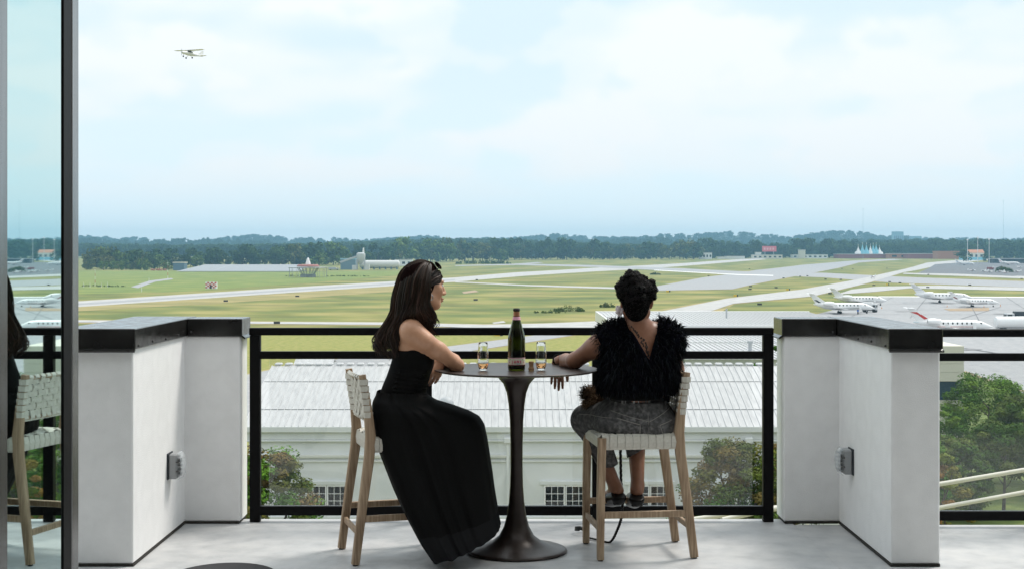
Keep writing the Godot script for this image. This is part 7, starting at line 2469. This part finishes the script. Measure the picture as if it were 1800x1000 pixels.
	f.ell(Vector3(0.787, 1.072, -7.08), Vector3(0.062, 0.066, 0.075), 0.04)
	f.cap(Vector3(0.558, 1.126, -7.075), Vector3(0.496, 1.089, -7.08), 0.052, 0.055, 0.03)
	f.cap(Vector3(0.747, 1.126, -7.075), Vector3(0.793, 1.084, -7.08), 0.052, 0.055, 0.03)
	f.ell(Vector3(0.522, 0.949, -7.06), Vector3(0.07, 0.1, 0.08), 0.05)
	f.ell(Vector3(0.748, 0.949, -7.06), Vector3(0.07, 0.1, 0.08), 0.05)
	var v_tip := Vector3(0.675, 0.976, -7)
	var va := Vector3(0.568, 1.161, -7)
	var vb := Vector3(0.728, 1.161, -7)
	var na := Vector3(-(v_tip - va).y, (v_tip - va).x, 0).normalized()
	var nb := Vector3((v_tip - vb).y, -(v_tip - vb).x, 0).normalized()
	if na.x > 0:
		na = -na
	if nb.x < 0:
		nb = -nb
	f.cut([Plane(na, na.dot(va)), Plane(nb, nb.dot(vb)), Plane(Vector3(0, 0, -1), 7.1)], true)
	f.cap(neck + Vector3(0, -0.06, -0.02), neck + Vector3(0, 0.06, 0), 0.07, 0.06, 0.01, true)
	f.cut([Plane(Vector3(0, -1, 0), -0.816)])
	mb = MB.new()
	mb.col = Color(0.006, 0.0065, 0.008)
	f.mesh_into(mb)
	var base := mb
	var topo := part("fluffy_top", set_back(mb, o), m.fur, root)
	var cf := Field.new(Vector3(0.4, 0.73, -7.32), Vector3(0.84, 0.86, -6.9), 0.01)
	cf.cap(Vector3(0.611, 0.741, -7.11), Vector3(0.619, 0.889, -7.1), 0.131, 0.128, 0.05)
	cf.cut([Plane(Vector3(0, 1, 0), 0.85), Plane(Vector3(0, -1, 0), -0.774)])
	mb = MB.new()
	cf.mesh_into(mb)
	part("underlayer", set_back(mb, o), m.black_cloth, topo)
	mb = base
	var tufts := MB.new()
	var r := RandomNumberGenerator.new()
	r.seed = 77
	for k in 11000:
		var i := r.randi() % base.v.size()
		var p := base.v[i]
		var nn := base.n[i]
		var wz := p + o
		if wz.z > -7.09 and na.dot(wz) < na.dot(va) + 0.004 and nb.dot(wz) < nb.dot(vb) + 0.004:
			continue
		var high := smoothstep(0.98, 1.12, wz.y)
		var dir := (nn * 0.75 + Vector3.DOWN * lerpf(0.75, 0.0, high) + Vector3(r.randfn(), r.randfn(), r.randfn()) * 0.42).normalized()
		var l := r.randf_range(0.018, 0.052) * (0.42 if wz.y < 0.85 else 0.88 - 0.2 * high)
		var bend := Vector3.DOWN * lerpf(0.02, 0.006, high) + Vector3(r.randfn(), r.randfn(), r.randfn()) * 0.006
		var j := r.randf()
		tufts.col = Color(0.005, 0.0055, 0.007).lerp(Color(0.03, 0.034, 0.04), j * j * j)
		tufts.ribbon([p - nn * 0.006, p + dir * l * 0.5, p + dir * l + bend], [0.0042, 0.0042, 0.0008], Vector3(r.randfn(), r.randfn(), r.randfn()))
	part("tufts", tufts, m.fur, topo)
	# lace along the left edge of the V
	var lace := MB.new()
	for k in 46:
		var t := k / 45.0
		var p := va.lerp(v_tip, 0.12 + 0.75 * t) + Vector3(0.01 + 0.016 * sin(PI * t) * r.randf() * 1.4, 0, 0)
		p.z = -6.7
		lace.ball(skin.hit(p, Vector3(0, 0, -1)) - o, Vector3(0.0045, 0.0055, 0.002) * r.randf_range(0.6, 1.3), Basis(), 4, 6)
	part("lace_edging", lace, m.lace, topo)
	# hair: a curly mass built from a few lobes and many small coils
	var hfld := Field.new(hc - Vector3(0.17, 0.13, 0.18), hc + Vector3(0.17, 0.2, 0.15), 0.006)
	hfld.ell(Vector3(0.613, 1.286, -7.035), Vector3(0.076, 0.09, 0.104), 0.02)
	hfld.ell(Vector3(0.615, 1.219, -7.02), Vector3(0.054, 0.058, 0.056), 0.03)
	hfld.ell(Vector3(0.566, 1.317, -7.04), Vector3(0.043, 0.05, 0.06), 0.02)
	hfld.ell(Vector3(0.668, 1.315, -7.02), Vector3(0.04, 0.044, 0.062), 0.02)
	hfld.ell(Vector3(0.602, 1.357, -7.03), Vector3(0.048, 0.045, 0.062), 0.02)
	for k in 90:
		var q := Vector3(r.randfn(), r.randfn(), r.randfn()).normalized()
		if q.y < -0.45:
			continue
		var hp := Vector3(0.614, 1.303, -7.04)
		var e := hfld.hit(hp + q * 0.2, -q)
		hfld.ell(e, Vector3.ONE * r.randf_range(0.008, 0.015), 0.005)
	hfld.ell(Vector3(0.691, 1.323, -7.02), Vector3(0.02, 0.022, 0.035), 0.008)
	hfld.ell(Vector3(0.594, 1.382, -7), Vector3(0.026, 0.018, 0.035), 0.008)
	hfld.ell(Vector3(0.538, 1.307, -7), Vector3(0.017, 0.026, 0.03), 0.008)
	mb = MB.new()
	mb.col = Color(0.005, 0.0045, 0.005)
	hfld.mesh_into(mb)
	var hair := part("hair", set_back(mb, o), m.hair_mass, root)
	var coils := MB.new()
	for k in 1900:
		var i := r.randi() % mb.v.size()
		var p := mb.v[i]
		var nn := mb.n[i]
		var low := smoothstep(1.3, 1.24, p.y + o.y)
		var u := nn.cross(Vector3(r.randfn(), r.randfn(), r.randfn())).normalized()
		var v := nn.cross(u)
		var rad := r.randf_range(0.004, 0.0085) * (1.0 - 0.55 * low)
		var turns := r.randf_range(1.0, 2.2)
		var pts := []
		for q in 13:
			var t := q / 12.0
			var g := TAU * turns * t
			pts.append(p + nn * (-0.003 + (0.0105 - 0.0065 * low) * t) + (u * cos(g) + v * sin(g)) * rad * (1.0 - 0.2 * t))
		var j := r.randf()
		coils.col = Color(0.005, 0.0045, 0.005).lerp(Color(0.022, 0.019, 0.02), j * j)
		coils.tube(pts, [0.0019, 0.0019, 0.0019, 0.0019, 0.0017, 0.0017, 0.0015, 0.0015, 0.0013, 0.0013, 0.0011, 0.001, 0.0007], 4, false)
	part("curls", coils, m.curl, hair)
	# necklace, bracelet, ornate ear ring
	mb = MB.new()
	var ring := []
	for k in 25:
		var g := TAU * k / 24
		ring.append(neck - o + Vector3(0.06 * cos(g), -0.006 + 0.012 * sin(g), 0.002 + 0.06 * sin(g)))
	mb.tube(ring, [0.0022], 6)
	part("necklace", mb, m.gold, root)
	mb = MB.new()
	ring = []
	var wa := Vector3(0.244, 0.943, -7.43) - o
	for k in 19:
		var g := TAU * k / 18
		ring.append(wa + Vector3(0.029 * cos(g), 0.029 * sin(g), 0.006 * cos(g)))
	mb.tube(ring, [0.004], 6)
	part("bracelet", mb, m.leather, root)
	mb = MB.new()
	var e := Vector3(0.534, 1.221, -7.05) - o
	for k in 16:
		var g := k * 2.4
		var rad := 0.004 + 0.0042 * sqrt(float(k))
		mb.ball(e + Vector3(cos(g) * rad * 0.8, sin(g) * rad - 0.004, 0.008 * sin(k * 1.7)), Vector3(0.0095, 0.0085, 0.006), Basis(Vector3.BACK, g), 5, 8)
	part("ear_ring", mb, mat(Color(0.72, 0.62, 0.63), 0.45), root)


func build_dog() -> void:
	var root := thing("dog", "small shaggy brown dog lying in the lap of the person in jeans", "dog", Vector3(0.477, 0.726, -7.36))
	var o := root.position
	var f := Field.new(o - Vector3(0.16, 0.12, 0.16), o + Vector3(0.32, 0.18, 0.16), 0.008)
	f.cap(Vector3(0.439, 0.748, -7.32), Vector3(0.574, 0.761, -7.36), 0.058, 0.066, 0.03)       # trunk
	f.ell(Vector3(0.427, 0.737, -7.31), Vector3(0.042, 0.056, 0.05), 0.03)              # haunch
	f.cap(Vector3(0.415, 0.773, -7.3), Vector3(0.391, 0.791, -7.29), 0.022, 0.02, 0.02)          # tail, carried high
	f.cap(Vector3(0.391, 0.791, -7.29), Vector3(0.37, 0.781, -7.28), 0.02, 0.012, 0.02)
	f.cap(Vector3(0.574, 0.767, -7.36), Vector3(0.614, 0.806, -7.38), 0.05, 0.045, 0.03)         # neck
	f.ell(Vector3(0.627, 0.823, -7.39), Vector3(0.045, 0.042, 0.042), 0.02)             # head
	f.cap(Vector3(0.646, 0.812, -7.41), Vector3(0.675, 0.799, -7.43), 0.024, 0.016, 0.02)        # muzzle
	for s in [-1.0, 1.0]:
		f.cap(Vector3(0.621, 0.853, -7.39) + Vector3(0, 0, s * 0.03), Vector3(0.615, 0.879, -7.39) + Vector3(0, 0, s * 0.042), 0.016, 0.006, 0.01)
		f.cap(Vector3(0.574, 0.732, -7.36) + Vector3(0, 0, s * 0.035), Vector3(0.645, 0.698, -7.4) + Vector3(0, 0, s * 0.035), 0.024, 0.017, 0.02)
		f.cap(Vector3(0.433, 0.718, -7.32) + Vector3(0, 0, s * 0.035), Vector3(0.494, 0.686, -7.35) + Vector3(0, 0, s * 0.04), 0.028, 0.016, 0.02)
	var mb := MB.new()
	mb.col = Color(0.1, 0.062, 0.036)
	f.mesh_into(mb)
	part("body", set_back(mb, o), m.fur, root)
	var hairs := MB.new()
	var r := RandomNumberGenerator.new()
	r.seed = 15
	var tail := Vector3(0.379, 0.784, -7.28) - o
	for k in 4200:
		var i := r.randi() % mb.v.size()
		var p := mb.v[i]
		var nn := mb.n[i]
		var at_tail := smoothstep(0.05, 0.02, p.distance_to(tail))
		var dir := (nn * 0.6 + Vector3(-0.55, 0.12, 0.1) + Vector3(r.randfn(), r.randfn(), r.randfn()) * 0.35).normalized()
		var l := r.randf_range(0.016, 0.036)
		var j := r.randf()
		hairs.col = Color(0.1, 0.062, 0.036).lerp(Color(0.34, 0.24, 0.155), j).lerp(Color(0.028, 0.019, 0.013), at_tail * 0.9)
		hairs.ribbon([p - nn * 0.003, p + dir * l * 0.55, p + dir * l + Vector3(0, -0.005, 0)], [0.0034, 0.003, 0.0006], Vector3(r.randfn(), r.randfn(), r.randfn()))
	part("coat", hairs, m.fur, root)
	var ds := MB.new()
	ds.ball(Vector3(0.681, 0.801, -7.435) - o, Vector3(0.008, 0.007, 0.008), Basis(), 6, 8)
	part("nose", ds, m.leather, root)
	# the lead, braided, from the lap to the floor
	var lead := thing("dog_lead", "black braided dog lead hanging through the stool to a loop on the floor", "dog lead", Vector3(0.54, 0.055, -7.3))
	var lo := lead.position
	var path := [Vector3(0.564, 0.635, -7.46), Vector3(0.568, 0.473, -7.44), Vector3(0.571, 0.324, -7.44), Vector3(0.577, 0.192, -7.43), Vector3(0.573, 0.126, -7.42), Vector3(0.549, 0.068, -7.38), Vector3(0.512, 0.028, -7.36), Vector3(0.466, 0.012, -7.38), Vector3(0.417, 0.009, -7.44), Vector3(0.378, 0.021, -7.5)]
	for i in path.size():
		if i > 5:
			path[i].y = 0.008
	for s in 3:
		var pts := []
		for k in 150:
			var t := k / 149.0
			var p := spline(path, t)
			var g := t * 110.0 + s * TAU / 3.0
			pts.append(p - lo + Vector3(cos(g), sin(g) * 0.5, sin(g)) * 0.0042)
		mb = MB.new()
		mb.tube(pts, [0.0042], 5)
		part("cord", mb, m.belt, lead)
	mb = MB.new()
	var lp := []
	for k in 21:
		var g := TAU * k / 20
		lp.append(Vector3(0.374, 0.013, -7.6) - lo + Vector3(0.034 * cos(g) + 0.012 * sin(g), 0.016 + 0.012 * sin(g), 0.05 * sin(g)))
	var up := []
	for p in lp:
		up.append(p)
	mb.beam(up, [Vector2(0.002, 0.011)], Vector3(1, 0, 0.4), 0.0008)
	part("handle_loop", mb, m.leather, lead)
